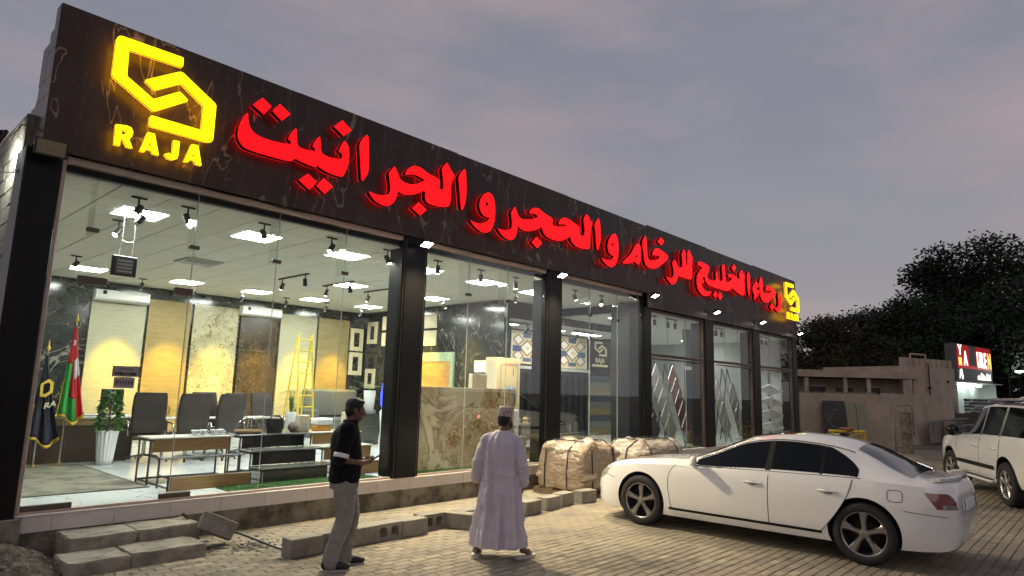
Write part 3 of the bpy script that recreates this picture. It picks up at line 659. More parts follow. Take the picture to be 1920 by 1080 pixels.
front = [(2.66, 8.9, 'first'), (3.24, 8.85, 'second'), (4.30, 8.85, 'third'), (5.41, 8.85, 'fourth'), (6.49, 8.85, 'fifth'), (7.6, 8.85, 'sixth'), (8.7, 8.85, 'seventh'), (9.7, 8.85, 'eighth'), (11.7, 8.85, 'ninth'), (12.75, 8.85, 'tenth')]
for i, (x, y, nm) in enumerate(front):
    T = thing('ceiling_spotlight', '%s black ceiling spotlight from the near end, just inside the glass' % nm, 'spotlight', (x, y, Zc), 'single spotlights behind the shop front')
    MB().cbox(-.09, .09, -.018, .018, -.022, 0, .004).build('base_plate', M['track'], T, world=False)
    p, d = spot_head(T, 0, 0, -.02, (.25 if i % 3 else -.55, -.25, -.8) if i not in (5, 6, 7) else (.1, .03, -1))
    spot_light(T, p, d, 9 if i not in (5, 6, 7) else 90, 70, (1.0, .88, .6))
for x, y, on, lb in ((2.87, 9.45, False, 'bluish unlit ceiling spotlight in front of the first light panel'), (2.9, 10.45, True, 'black ceiling spotlight above the hanging scrolling board'), (3.3, 14.2, True, 'black ceiling spotlight above the two flags')):
    T = thing('ceiling_spotlight', lb, 'spotlight', (x, y, Zc), 'spotlights over the entrance')
    MB().cbox(-.09, .09, -.018, .018, -.022, 0, .004).build('base_plate', M['track'], T, world=False)
    spot_head(T, 0, 0, -.02, (-.5, -.2, -.7), on)
for x, lb in ((6.93, 'twin-spot track nearest the door'), (8.03, 'middle twin-spot track'), (9.16, 'twin-spot track nearest the big pillar')):
    T = thing('track_light', lb + ' hanging from the showroom ceiling', 'track light', (x, 12.75, Zc), 'twin spot tracks')
    MB().cbox(-.018, .018, -.62, .62, -.03, 0, .004).build('rail', M['track'], T, world=False)
    spot_head(T, 0, .45, -.03, (-.1, .35, -.8)); spot_head(T, 0, -.5, -.03, (.2, .2, -.9), False)
slabx = [(4.47, 5.66), (5.71, 6.73), (6.79, 7.98), (8.04, 9.15), (9.2, 10.38), (10.42, 11.5)]
back = [(5.07, 16.1, 'pale grey slab'), (6.22, 16.1, 'ochre slab'), (7.4, 16.1, 'gold-veined slab'), (8.6, 16.1, 'dark brown slab'), (9.8, 16.1, 'pale slab behind the ladder'), (10.95, 16.1, 'tan slab'), (11.2, 14.8, 'framed samples')]
for x, y, lb in back:
    T = thing('ceiling_spotlight', 'black ceiling spotlight washing the %s with warm light' % lb, 'spotlight', (x, y, Zc), 'wall-washing spotlights')
    MB().cbox(-.09, .09, -.018, .018, -.022, 0, .004).build('base_plate', M['track'], T, world=False)
    tgt = (0.0, 1.3, -2.05) if y > 15 else (0.9, .6, -1.6)
    p, d = spot_head(T, 0, 0, -.02, tgt); spot_light(T, p, d, 1150, 40)
# pair over the counter lighting samples on the partition
for y in (12.6, 14.4):
    T = thing('ceiling_spotlight', 'black ceiling spotlight aimed at the partition, %s the counter' % ('above' if y < 13 else 'beyond'), 'spotlight', (11.1, y, Zc), 'partition spotlights')
    MB().cbox(-.09, .09, -.018, .018, -.022, 0, .004).build('base_plate', M['track'], T, world=False)
    p, d = spot_head(T, 0, 0, -.02, (.95, -.1, -1.5)); spot_light(T, p, d, 600, 50)
# cabinet spotlight
T = thing('ceiling_spotlight', 'black ceiling spotlight shining on the cream cabinet', 'spotlight', (11.2, 10.2, Zc)); MB().cbox(-.09, .09, -.018, .018, -.022, 0, .004).build('base_plate', M['track'], T, world=False)
p, d = spot_head(T, 0, 0, -.02, (.4, .6, -1.5)); spot_light(T, p, d, 320, 45)
T['category'] = 'spotlight'; T['label'] = 'black ceiling spotlight shining on the cream cabinet'

# ================================================================== rear slabs and samples
M['slab_pale'] = pm('pale_grey_stone', (0.29, 0.28, 0.185), 0.5, col2=(0.23, 0.22, 0.14), nscale=3, amt=0.8, stretch=(1, 1, 7))
M['slab_ochre'] = pm('ochre_travertine', (0.22, 0.16, 0.05), 0.5, col2=(0.16, 0.115, 0.035), nscale=3, amt=0.9, stretch=(1, 1, 6))
M['slab_gold'] = veined('gold_veined_marble', (0.33, 0.31, 0.20), (0.23, 0.2, 0.11), (0.1, 0.07, 0.03), 1.6, 0.02, 0.2, 2.2, 2.2)
M['slab_brown'] = veined('dark_brown_emperador', (0.022, 0.016, 0.011), (0.045, 0.032, 0.019), (0.11, 0.08, 0.04), 3.5, 0.02, 0.18, 1.5, 3.5)
M['slab_tan'] = pm('tan_travertine', (0.19, 0.15, 0.06), 0.5, col2=(0.14, 0.105, 0.04), nscale=2, amt=0.9, stretch=(1, 1, 5))
sl_m = ['slab_pale', 'slab_ochre', 'slab_gold', 'slab_brown', 'slab_pale', 'slab_tan']
sl_l = ['pale grey stone slab behind the desk', 'ochre travertine slab next to the pale one', 'cream marble slab with gold and brown veins', 'dark brown marble slab', 'pale stone slab behind the yellow ladder', 'tan travertine slab at the corner']
for (a, b), mm, lb in zip(slabx, sl_m, sl_l):
    o = MB().cbox(a+.006, b-.006, 17.44, 17.497, .5, 3.86 if mm != 'slab_brown' else 3.7, .004).build('wall_slab', M[mm], B); o['label'] = lb
    for zz in (1.6, 2.75): MB().box(a+.008, b-.008, 17.437, 17.4385, zz, zz+.004).build('slab_joint', M['mortar'], o)
for k, (a, b) in enumerate(((4.48, 5.64), (7.97, 9.11))):
    T = thing('air_conditioner', 'white split air conditioner above the %s slab' % ('pale grey' if k == 0 else 'dark brown'), 'air conditioner', ((a+b)/2, 17.43, 3.68), 'split air conditioners on the rear wall')
    w = (b-a)/2
    pr = [(0, 0), (-.17, .02), (-.215, .07), (-.215, .2), (-.19, .26), (0, .26)]
    MB().prism([pr], lambda u, v, d: (d, u, v), -w, w).build('casing', M['white'], T, world=False)
    MB().box(-w+.02, w-.02, -.212, -.17, .025, .032).build('air_flap', M['wall_grey'], T, world=False)
    MB().box(-w+.14, -w+.22, -.2175, -.216, .15, .24).build('energy_sticker', M['wall_dark'], T, world=False)
M['frame_gold'] = pm('sample_frame_cream', (0.55, 0.48, 0.32), 0.4, col2=(0.45, 0.38, 0.24), nscale=8, amt=0.8)
def sample_frame(axis, c, w, h, label):
    T = thing('framed_sample', label, 'framed sample', c, 'stone samples framed on the corner walls')
    t = .13
    rot = (lambda u, v, d: (u, d, v)) if axis == 'y' else (lambda u, v, d: (d, u, v))
    MB().prism([[(-w/2,-h/2),(w/2,-h/2),(w/2,h/2),(-w/2,h/2)], [(-w/2+t,-h/2+t),(-w/2+t,h/2-t),(w/2-t,h/2-t),(w/2-t,-h/2+t)]], rot, -.04, 0).build('frame', M['frame_gold'], T, world=False)
    MB().prism([[(-w/2+t,-h/2+t),(w/2-t,-h/2+t),(w/2-t,h/2-t),(-w/2+t,h/2-t)]], rot, -.015, 0).build('stone_panel', M['granite_black'], T, world=False)
sample_frame('y', (11.8, 17.49, 3.3), .47, .70, 'cream framed black stone sample, upper one on the rear wall')
sample_frame('y', (11.8, 17.49, 2.55), .48, .70, 'cream framed black stone sample, lower one on the rear wall')
sample_frame('x', (12.09, 17.03, 3.52), .50, .68, 'cream framed black stone sample high on the partition')
sample_frame('x', (12.09, 17.03, 2.1), .50, .6, 'cream framed black stone sample low on the partition behind a plant')
for i, (y0, y1, z0, z1) in enumerate(((15.66, 16.53, 3.58, 4.0), (15.68, 16.53, 3.09, 3.5), (14.0, 14.66, 3.55, 3.95), (14.0, 14.66, 3.05, 3.48))):
    solo('stone_sample', MB().cbox(12.06, 12.098, y0, y1, z0, z1, .004), M['frame_gold'], '%s beige stone sample plate on the partition, %s the first big pillar' % ('upper' if i % 2 == 0 else 'lower', 'left of' if i < 2 else 'right of'), 'stone sample', 'beige sample plates', loc=(12.08, (y0+y1)/2, z0))
# stone sample board with lit edge (green-topped), split by the pillar in view
M['led_blue'] = emis('blue_white_led', (0.6, 0.85, 1.0), 5.0)
M['blue_glow'] = emis('blue_lamp', (0.05, 0.08, 1.0), 1.2)
M['greenish'] = pm('green_onyx', (0.22, 0.3, 0.18), 0.3, col2=(0.36, 0.42, 0.3), nscale=12, amt=0.8)
T = thing('sample_board', 'tall brown stone sample board with green top band and lit edge', 'sample board', (12.05, 15.8, .43))
MB().cbox(12.03, 12.09, 15.55, 16.1, .9, 2.7, .004).build('stone_panel', M['slab_ochre'], T); MB().cbox(12.025, 12.09, 15.55, 16.1, 2.702, 2.93, .004).build('top_band', M['greenish'], T)
MB().box(12.02, 12.045, 16.12, 16.16, 1.5, 2.93).build('led_strip', M['led_blue'], T)
T = thing('onyx_panel', 'orange onyx panel in a pale green frame above the counter', 'sample board', (12.05, 13.9, 1.9))
MB().prism([[(13.2,1.2),(14.66,1.2),(14.66,2.85),(13.2,2.85)], [(13.32,1.25),(13.32,2.6),(14.55,2.6),(14.55,1.25)]], lambda u,v,d: (d,u,v), 12.03, 12.095).build('frame', M['greenish'], T)
M['onyx'] = pm('orange_onyx', (0.36, 0.19, 0.045), 0.3, col2=(0.46, 0.27, 0.08), nscale=2, amt=1, stretch=(1, 1, 5))
MB().box(12.05, 12.09, 13.32, 14.55, 1.25, 2.6).build('stone_panel', M['onyx'], T)
T = thing('blue_lamp', 'small glowing blue lamp on a white stand near the counter', 'lamp', (9.6, 12.9, 1.2))
MB().lathe([(.05, 1.25), (.09, 1.35), (.10, 1.6), (.06, 1.85), (.03, 1.9)], 14, (9.6, 12.9, .1)).build('glow_globe', M['blue_glow'], T, smooth=True)
MB().lathe([(.07, .43), (.07, .9), (.10, 1.28), (.04, 1.36)], 14, (9.6, 12.9, 0)).build('stand', M['white'], T, smooth=True)

# ================================================================== marble counter
def patchy(name, base, blotch, dark, rough=.14):
    m, nt, b = nodes(name); n, l = nt.nodes, nt.links
    tc = n.new('ShaderNodeTexCoord')
    big = n.new('ShaderNodeTexNoise'); big.inputs['Scale'].default_value = .75; big.inputs['Detail'].default_value = 7; big.inputs['Roughness'].default_value = .6; big.inputs['Distortion'].default_value = .8
    mp = n.new('ShaderNodeMapping'); mp.inputs['Location'].default_value = (1.35, 0, .2); l.new(tc.outputs['Object'], mp.inputs[0]); l.new(mp.outputs[0], big.inputs['Vector'])
    r1 = n.new('ShaderNodeValToRGB'); l.new(big.outputs[0], r1.inputs[0]); r1.color_ramp.elements[0].position = .43; r1.color_ramp.elements[1].position = .53
    fine = n.new('ShaderNodeTexNoise'); fine.inputs['Scale'].default_value = 9; fine.inputs['Detail'].default_value = 8; fine.inputs['Roughness'].default_value = .75; fine.inputs['Distortion'].default_value = 1.5; l.new(tc.outputs['Object'], fine.inputs['Vector'])
    r2 = n.new('ShaderNodeValToRGB'); l.new(fine.outputs[0], r2.inputs[0]); r2.color_ramp.elements[0].position = .36; r2.color_ramp.elements[1].position = .62
    r2.color_ramp.elements[0].color = (*dark, 1); r2.color_ramp.elements[1].color = (*[c*.85 for c in base], 1); e = r2.color_ramp.elements.new(.5); e.color = (*blotch, 1)
    mx = n.new('ShaderNodeMixRGB'); l.new(r1.outputs[0], mx.inputs[0]); mx.inputs[1].default_value = (*base, 1); l.new(r2.outputs[0], mx.inputs[2])
    # thin rust line along the border of the blotches
    ed = n.new('ShaderNodeValToRGB'); l.new(big.outputs[0], ed.inputs[0]); ed.color_ramp.elements[0].position = .41; ed.color_ramp.elements[0].color = (0, 0, 0, 1); ed.color_ramp.elements[1].position = .47; ed.color_ramp.elements[1].color = (0, 0, 0, 1); e = ed.color_ramp.elements.new(.44); e.color = (.7, .7, .7, 1)
    mx2 = n.new('ShaderNodeMixRGB'); l.new(ed.outputs[0], mx2.inputs[0]); l.new(mx.outputs[0], mx2.inputs[1]); mx2.inputs[2].default_value = (*dark, 1)
    l.new(mx2.outputs[0], b.inputs['Base Color']); b.inputs['Roughness'].default_value = rough; return m
M['counter'] = patchy('cream_marble_with_rust_veins', (0.62, 0.56, 0.42), (0.36, 0.25, 0.13), (0.12, 0.075, 0.04))
T = thing('marble_counter', 'tall cream marble slab counter with rust-brown veins behind the glass', 'counter', (8.4, 8.9, .43))
MB().cbox(7.30, 9.92, 9.00, 9.03, .432, 1.885, .004).build('front_slab', M['counter'], T)
MB().cbox(7.32, 9.90, 9.032, 9.6, 1.80, 1.85, .004).build('counter_top', M['counter'], T)
MB().box(7.36, 9.86, 9.032, 9.5, .432, 1.798).build('carcass', M['wall_dark'], T)
M['cream'] = pm('cream_lacquer', (0.6, 0.53, 0.36), 0.45)
T = thing('cream_cabinet', 'cream cabinet with one panelled door standing behind the counter', 'cabinet', (11.8, 11.2, .43))
MB().cbox(11.35, 12.2, 10.9, 11.28, .44, 2.64, .01).build('carcass', M['cream'], T)
dd = MB().cbox(11.38, 12.17, 10.875, 10.898, 1.0, 2.6, .005).build('door', M['cream'], T)
MB().prism([[(11.45,1.1),(12.1,1.1),(12.1,2.5),(11.45,2.5)], [(11.5,1.15),(11.5,2.45),(12.05,2.45),(12.05,1.15)]], lambda u,v,d:(u,d,v), 10.868, 10.874).build('door_moulding', M['alu'], dd)
MB().tube([(11.9, 10.86, 2.2), (11.9, 10.86, 2.38)], .008, 6).build('handle', M['black'], dd)
solo('switch_box', MB().cbox(12.0, 12.095, 11.9, 12.35, 2.3, 2.6, .01), M['white'], 'small white switch box on the dark partition above the counter', 'switch box', loc=(12.05, 12.1, 2.3))
T = thing('sample_stack', 'small upright pack of cream stone strips on the counter', 'stone sample', (9.05, 9.2, 1.85))
for i in range(6): MB().cbox(8.86+i*.07, 8.915+i*.07, 9.15, 9.25, 1.851, 2.16, .003).build('strip', M['cream'], T)
solo('counter_reflection', MB().lathe([(.008, 0), (.022, .005), (.022, .012), (.01, .016)], 12, (8.9, 8.975, 1.35), 'y'), emis('red_reflection', (1, .1, .04), 3), 'glowing disc imitating a small red light reflected in the counter slab', 'painted reflection', loc=(8.9, 8.975, 1.35))  # glowing disc stands in for a reflection in the polished slab
T = thing('water_dispenser', 'white water dispenser with a blue bottle beside the counter', 'water dispenser', (11.25, 10.35, .43))
MB().cbox(11.1, 11.42, 10.2, 10.52, .431, 1.42, .02).build('cabinet', M['white'], T); M['bottle'] = pm('blue_bottle', (0.08, 0.2, 0.32), 0.15)
MB().lathe([(.05, 1.42), (.13, 1.5), (.14, 1.62), (.14, 1.85), (.1, 1.92), (.03, 1.93)], 16, (11.26, 10.36, 0)).build('bottle', M['bottle'], T, smooth=True)

# ================================================================== desk, rug, flags
M['walnut'] = pm('dark_walnut', (0.045, 0.028, 0.02), 0.35, col2=(0.07, 0.045, 0.03), nscale=4, amt=1, stretch=(1, 1, 8))
T = thing('reception_desk', 'dark walnut reception desk with white top behind the potted plant', 'desk', (3.6, 13.7, .43))
MB().cbox(2.75, 4.36, 13.4, 13.44, .432, 1.17, .004).build('front_panel', M['walnut'], T)
for xx in (2.75, 4.32): MB().cbox(xx, xx+.04, 13.442, 14.1, .432, 1.17, .004).build('side_panel', M['walnut'], T)
MB().cbox(2.68, 4.42, 13.34, 14.15, 1.172, 1.21, .006).build('desk_top', M['white'], T)
MB().box(2.76, 4.35, 13.385, 13.399, 1.06, 1.168).build('edge_band', pm('tan_band', (0.3, 0.2, 0.1), 0.4), T)
def desk_item(name, label, cat, mb, mat, loc): return solo(name, mb, mat, label, cat, loc=loc)
T = thing('monitor', 'black computer monitor on the reception desk behind the plant', 'monitor', (4.05, 13.75, 1.21))
MB().obox((4.05, 13.75, 1.52), (.5, .03, .34), Matrix.Rotation(.5, 3, 'Z'), .006).build('screen', M['black'], T); MB().tube([(4.05, 13.78, 1.211), (4.05, 13.78, 1.4)], .02, 8).build('stand', M['black'], T); MB().cbox(3.95, 4.15, 13.7, 13.88, 1.211, 1.222, .003).build('foot', M['black'], T)
T = thing('desk_telephone', 'black desk telephone on the reception desk beside the flag', 'telephone', (3.3, 13.6, 1.21))
MB().add([(3.2,13.5,1.211),(3.4,13.5,1.211),(3.4,13.72,1.211),(3.2,13.72,1.211),(3.2,13.5,1.235),(3.4,13.5,1.235),(3.4,13.72,1.29),(3.2,13.72,1.29)], [(0,3,2,1),(4,5,6,7),(0,1,5,4),(1,2,6,5),(2,3,7,6),(3,0,4,7)]).build('base', M['black'], T)
MB().tube([(3.22, 13.5, 1.27), (3.22, 13.6, 1.31), (3.22, 13.7, 1.32)], [.022, .014, .022], 8).build('handset', M['black'], T)
T = thing('paper_tray', 'black wire paper tray with white sheets on the reception desk', 'paper tray', (3.7, 13.65, 1.21))
MB().box(3.55, 3.85, 13.5, 13.75, 1.215, 1.225).box(3.55, 3.56, 13.5, 13.75, 1.225, 1.28).box(3.84, 3.85, 13.5, 13.75, 1.225, 1.28).build('tray', M['black'], T); MB().box(3.57, 3.83, 13.51, 13.74, 1.226, 1.24).build('paper', M['white'], T)
M['rug'] = pm('woven_rug', (0.24, 0.225, 0.17), 0.95, col2=(0.10, 0.10, 0.085), nscale=2.4, amt=0.9, bump=0.5, bscale=160, lo=0.45, hi=0.6)
M['rug_edge'] = pm('rug_border', (0.11, 0.10, 0.075), 0.95)
T = thing('rug', 'grey-green patterned rug on the white floor inside the door', 'rug', (2.75, 11.4, .43))
MB().cbox(1.9, 3.42, 9.82, 13.0, .4305, .442, .004).build('pile', M['rug'], T)
MB().prism([[(1.86,9.78),(3.46,9.78),(3.46,13.04),(1.86,13.04)], [(1.9,9.82),(1.9,13.0),(3.42,13.0),(3.42,9.82)]], lambda u,v,d:(u,v,d), .4305, .4435).build('border', M['rug_edge'], T)
# flags : cloth hanging in folds round its pole
def flag(label, loc, bands, fringe, emblem=None, h=2.05, drop=1.5, wid=0.36):
    T = thing('flag', label, 'flag', loc, 'flags on poles beside the desk')
    MB().tube([(0, 0, .03), (0, 0, h+.32)], .013, 8).build('pole', M['chrome'], T, world=False)
    MB().lathe([(.13, 0), (.13, .02), (.03, .04), (.02, .06)], 16).build('base', pm('brass_base', (.35, .25, .1), .4, .6), T, world=False)
    MB().lathe([(.012, h+.32), (.03, h+.36), (.012, h+.42), (.003, h+.5)], 10).build('finial', pm('gilt', (.6, .42, .08), .35, .7), T, world=False)
    NU, NV = 40, 30
    def pt(u, v):   # u across cloth 0..1, v down 0..1
        spread = .03 + wid*(v**1.15)
        x = -.012 + (u-.3)*spread*1.0; y = .035*math.sin(u*15+v*1.5)*(.35+v) + .015*math.sin(u*31)
        z = h+.25 - v*drop - .10*(1-abs(u-.55))*v + .06*math.sin(u*7)*v
        return (x, y, z)
    grid = [[pt(i/NU, j/NV) for i in range(NU+1)] for j in range(NV+1)]
    parts = {}
    for j in range(NV):
        for i in range(NU):
            u, v = (i+.5)/NU, (j+.5)/NV
            key = 'fringe' if (v > .955 or u < .03*2 and v > .55) else bands(u, v)
            parts.setdefault(key, []).append([grid[j][i], grid[j][i+1], grid[j+1][i+1], grid[j+1][i]])
    for key, quads in parts.items():
        q = MB()
        for p4 in quads:
            for s_ in (1,): q.add(p4, [(0, 1, 2, 3)])
        mt = {'red': M['f_red'], 'white': M['f_white'], 'green': M['f_green'], 'navy': M['f_navy'], 'fringe': M['f_gold'], 'gold': M['f_gold']}[key]
        o = q.build('fringe' if key == 'fringe' else 'cloth', mt, T, smooth=True, world=False, fix=True)
        sm = o.modifiers.new('thick', 'SOLIDIFY'); sm.thickness = .006
        if key not in ('fringe',): o['label'] = key + ' part of the flag cloth'
    return T
M['f_red'] = pm('flag_red', (0.5, 0.02, 0.03), 0.7); M['f_white'] = pm('flag_white', (0.72, 0.74, 0.74), 0.7); M['f_green'] = pm('flag_green', (0.02, 0.26, 0.04), 0.7)
M['f_navy'] = pm('flag_navy', (0.012, 0.014, 0.03), 0.7); M['f_gold'] = pm('flag_gold_fringe', (0.6, 0.42, 0.04), 0.6)
T = flag('red white and green flag with gold fringe hanging beside the desk', (3.17, 13.05, .43), lambda u, v: ('red' if (v < .34 and not (.40 < u < .62 and .16 < v < .24)) else ('white' if (u > .45 and v < .52 and u > .62) else ('green' if (u < .42 and v > .40) or (u < .75 and v > .72) else 'red'))), True)
em = MB()
for a, b in (((-.02, .9), (.02, .97)), ((.02, .9), (-.02, .97)), ((0, .88), (0, .99))): em.tube([(a[0], -.03, 1.1+a[1]), (b[0], -.03, 1.1+b[1])], .006, 5)
em.build('emblem', M['f_white'], T, world=False)
T = flag('navy company flag with gold fringe and yellow emblem, left of the national flag', (2.78, 12.9, .43), lambda u, v: 'navy', True, h=1.55, drop=1.35, wid=.42)
MB().prism([[(-.06,1.33),(.05,1.42),(.12,1.36),(.12,1.2),(.03,1.12),(-.05,1.13)], [(-.02,1.32),(-.015,1.18),(.02,1.17),(.075,1.22),(.075,1.33),(.045,1.36)]], lambda u,v,d: (u,d,v), -.075, -.065).build('emblem', M['f_gold'], T, world=False)
text_mb('RA', .13, lambda u,v,d: (u+.02+v*.1, d, v+.93+u*.35), -.075, -.068, .004).build('lettering', M['cream'], T, world=False)

# ================================================================== plants
M['leaf'] = pm('leaf_green', (0.045, 0.13, 0.025), 0.5, col2=(0.09, 0.2, 0.04), nscale=9, amt=1)
M['pot'] = pm('white_ceramic', (0.72, 0.73, 0.72), 0.3)
def leaves(n, fn, size, seed, curl=.4):
    r_ = random.Random(seed); q = MB()
    for i in range(n):
        c, d = fn(r_); d = Vector(d).normalized(); s_ = size*r_.uniform(.7, 1.25)
        side = d.cross(Vector((0, 0, 1)));
        if side.length < .05: side = Vector((1, 0, 0))
        side.normalize(); up = side.cross(d); side = (side + up*r_.uniform(-.5, .5)).normalized(); up = side.cross(d)
        c = Vector(c); a = c; b = c + d*s_*.5 + side*s_*.26 + up*.02; e_ = c + d*s_ - up*s_*curl*.3; f = c + d*s_*.5 - side*s_*.26 + up*.02; m_ = c + d*s_*.5 - up*s_*.06
        q.add([a, b, e_, f, m_], [(0, 1, 4), (1, 2, 4), (2, 3, 4), (3, 0, 4)])
    return q
T = thing('potted_plant', 'leafy green plant in a tall fluted white pot before the desk', 'potted plant', (3.76, 12.8, .43))
rings = []
for r_, z in ((.11, 0), (.125, .1), (.155, .45), (.17, .56), (.16, .565), (.15, .5)):
    rings.append([((r_*(1+.035*math.cos(16*2*math.pi*k/96)))*math.cos(2*math.pi*k/96), (r_*(1+.035*math.cos(16*2*math.pi*k/96)))*math.sin(2*math.pi*k/96), z) for k in range(96)])
MB().loft(rings).build('pot', M['pot'], T, smooth=True, world=False)
def bush(r_):
    t = r_.uniform(0, 6.28); h = r_.random(); rad = .20*(1-h*.75)*r_.uniform(.3, 1.05)+.02
    return (rad*math.cos(t), rad*math.sin(t), .55+h*.68), (math.cos(t), math.sin(t), r_.uniform(-.3, .7))
leaves(420, bush, .10, 4).build('foliage', M['leaf'], T, world=False); MB().tube([(0, 0, .5), (.01, 0, 1.1)], [.015, .006], 6).build('stem', M['walnut'], T, world=False)
def palm(label, loc, potr, poth, n, ln, seed, tiers=None):
    T = thing('potted_plant', label, 'potted plant', loc)
    MB().lathe([(potr*.75, 0), (potr, poth*.9), (potr, poth), (potr*.88, poth), (potr*.85, poth*.9)], 18).build('pot', M['pot'], T, smooth=True, world=False)
    r_ = random.Random(seed); q = MB(); st = MB()
    for k in range(n):
        t = k*2.4; hh = poth + (.02 if not tiers else .12+tiers*(k//6)/max(1, n//6)); L_ = ln*r_.uniform(.75, 1.1)*(1 if not tiers else 1-.5*(k//6)/max(1, n//6))
        el = r_.uniform(.5, 1.2) if not tiers else .12
        for i in range(8):
            s_ = (i+1)/8; p0 = Vector((math.cos(t)*L_*s_*math.cos(el*(1-.6*s_)), math.sin(t)*L_*s_*math.cos(el*(1-.6*s_)), hh + L_*(s_*math.sin(el)-.35*s_*s_)))
            for sd in (-1, 1):
                dr = Vector((math.cos(t+sd*.9), math.sin(t+sd*.9), -.1)); sz = ln*.3*(1-.6*s_); w_ = Vector((0, 0, .012)) if False else dr.cross(Vector((0, 0, 1)))*.018
                q.add([p0-w_, p0+w_, p0+dr*sz], [(0, 1, 2)])
        st.tube([(0, 0, poth*.8), (math.cos(t)*.05, math.sin(t)*.05, hh+L_*.1)], .006, 5)
    q.build('fronds', M['leaf'], T, world=False); st.build('stem', M['leaf'], T, world=False)
palm('palm in a tall white pot beside the framed samples', (9.95, 14.0, 1.18), .15, .58, 12, .5, 3)
palm('tiered indoor pine in a tall white pot on the meeting table', (6.7, 12.0, .83), .10, .5, 18, .42, 5, .42)
palm('small leafy plant behind the brown chairs under the gold-veined slab', (6.3, 15.0, 1.3), .09, .2, 10, .28, 8)
solo('plant_stand', MB().cbox(9.75, 10.15, 13.8, 14.2, .431, 1.18, .01), M['wall_dark'], 'dark plinth carrying the palm by the framed samples', 'plinth', loc=(9.95, 14, .43))
solo('low_shelf', MB().cbox(6.0, 6.6, 14.8, 15.2, .431, 1.3, .01), M['walnut'], 'dark low shelf with a small plant behind the chairs', 'shelf', loc=(6.3, 15, .43))

# ================================================================== chairs and table
M['leather'] = pm('brown_leather', (0.022, 0.015, 0.013), 0.55, col2=(0.034, 0.025, 0.021), nscale=6, amt=1)
def office_chair(name_lbl, loc, rz, hb=.80):
    T = thing('office_chair', name_lbl, 'chair', loc, 'brown leather chairs round the meeting table', rz)
    MB().cbox(-.27, .27, -.25, .25, .42, .52, .04).build('seat', M['leather'], T, world=False)
    pr = []
    bk = MB(); rings = []
    for z, y, w in ((.5, .24, .24), (.7, .26, .27), (.95, .30, .28), (1.15, .34, .27), (1.22, .36, .25)):
        rings.append([(-w, y-.03, z), (-w*.9, y-.045, z), (w*.9, y-.045, z), (w, y-.03, z), (w, y+.03, z), (w*.9, y+.05, z), (-w*.9, y+.05, z), (-w, y+.03, z)])
    bk.loft(rings).build('backrest', M['leather'], T, world=False, smooth=False)
    for s_ in (-1, 1): MB().tube([(s_*.29, .2, .45), (s_*.31, .18, .68), (s_*.31, -.15, .70), (s_*.29, -.18, .45)], .016, 8).build('armrest', M['chrome'], T, smooth=True, world=False)
    MB().tube([(0, 0, .1), (0, 0, .42)], .03, 8).build('column', M['chrome'], T, world=False)
    for k in range(5):
        t = k*2*math.pi/5; MB().tube([(0, 0, .10), (.3*math.cos(t), .3*math.sin(t), .05), (.3*math.cos(t), .3*math.sin(t), .001)], [.02, .016, .022], 6).build('leg', M['black'], T, world=False)
    return T
for i, (x, y, rz, lb) in enumerate(((4.5, 13.2, 2.9, 'brown leather chair nearest the reception desk'), (5.03, 12.7, 3.1, 'brown leather chair with its broad back to the door handles'), (5.6, 12.6, 3.3, 'brown leather chair behind the white cups'), (6.0, 13.9, 0.2, 'brown leather chair facing the glass under the dark brown slab'), (6.5, 13.4, .5, 'brown leather chair behind the tiered pine'), (7.4, 14.2, .2, 'dark chair at the far end of the meeting table'))):
    office_chair(lb, (x, y, .43), rz)
T = thing('meeting_table', 'glass-topped meeting table among the brown leather chairs', 'table', (5.8, 13.2, .43))
MB().cbox(4.7, 7.0, 13.05, 13.75, 1.15, 1.17, .004).build('table_top', M['wall_grey'], T)
for xx, yy in ((4.8, 13.15), (6.9, 13.15), (4.8, 13.65), (6.9, 13.65)): MB().tube([(xx, yy, .431), (xx, yy, 1.15)], .025, 8).build('leg', M['chrome'], T)
T = thing('sofa', 'long grey sofa against the tan slab', 'sofa', (10.6, 16.6, .43))
M['grey_fab'] = pm('grey_fabric', (0.10, 0.105, 0.095), 0.9, bump=.2, bscale=200)
MB().cbox(9.9, 11.6, 16.2, 17.2, .48, .95, .05).build('seat', M['grey_fab'], T); MB().cbox(9.9, 11.6, 16.95, 17.25, .952, 1.75, .06).build('backrest', M['grey_fab'], T)
for xx in (9.7, 11.602): MB().cbox(xx, xx+.2, 16.2, 17.25, .431, 1.2, .05).build('armrest', M['grey_fab'], T)

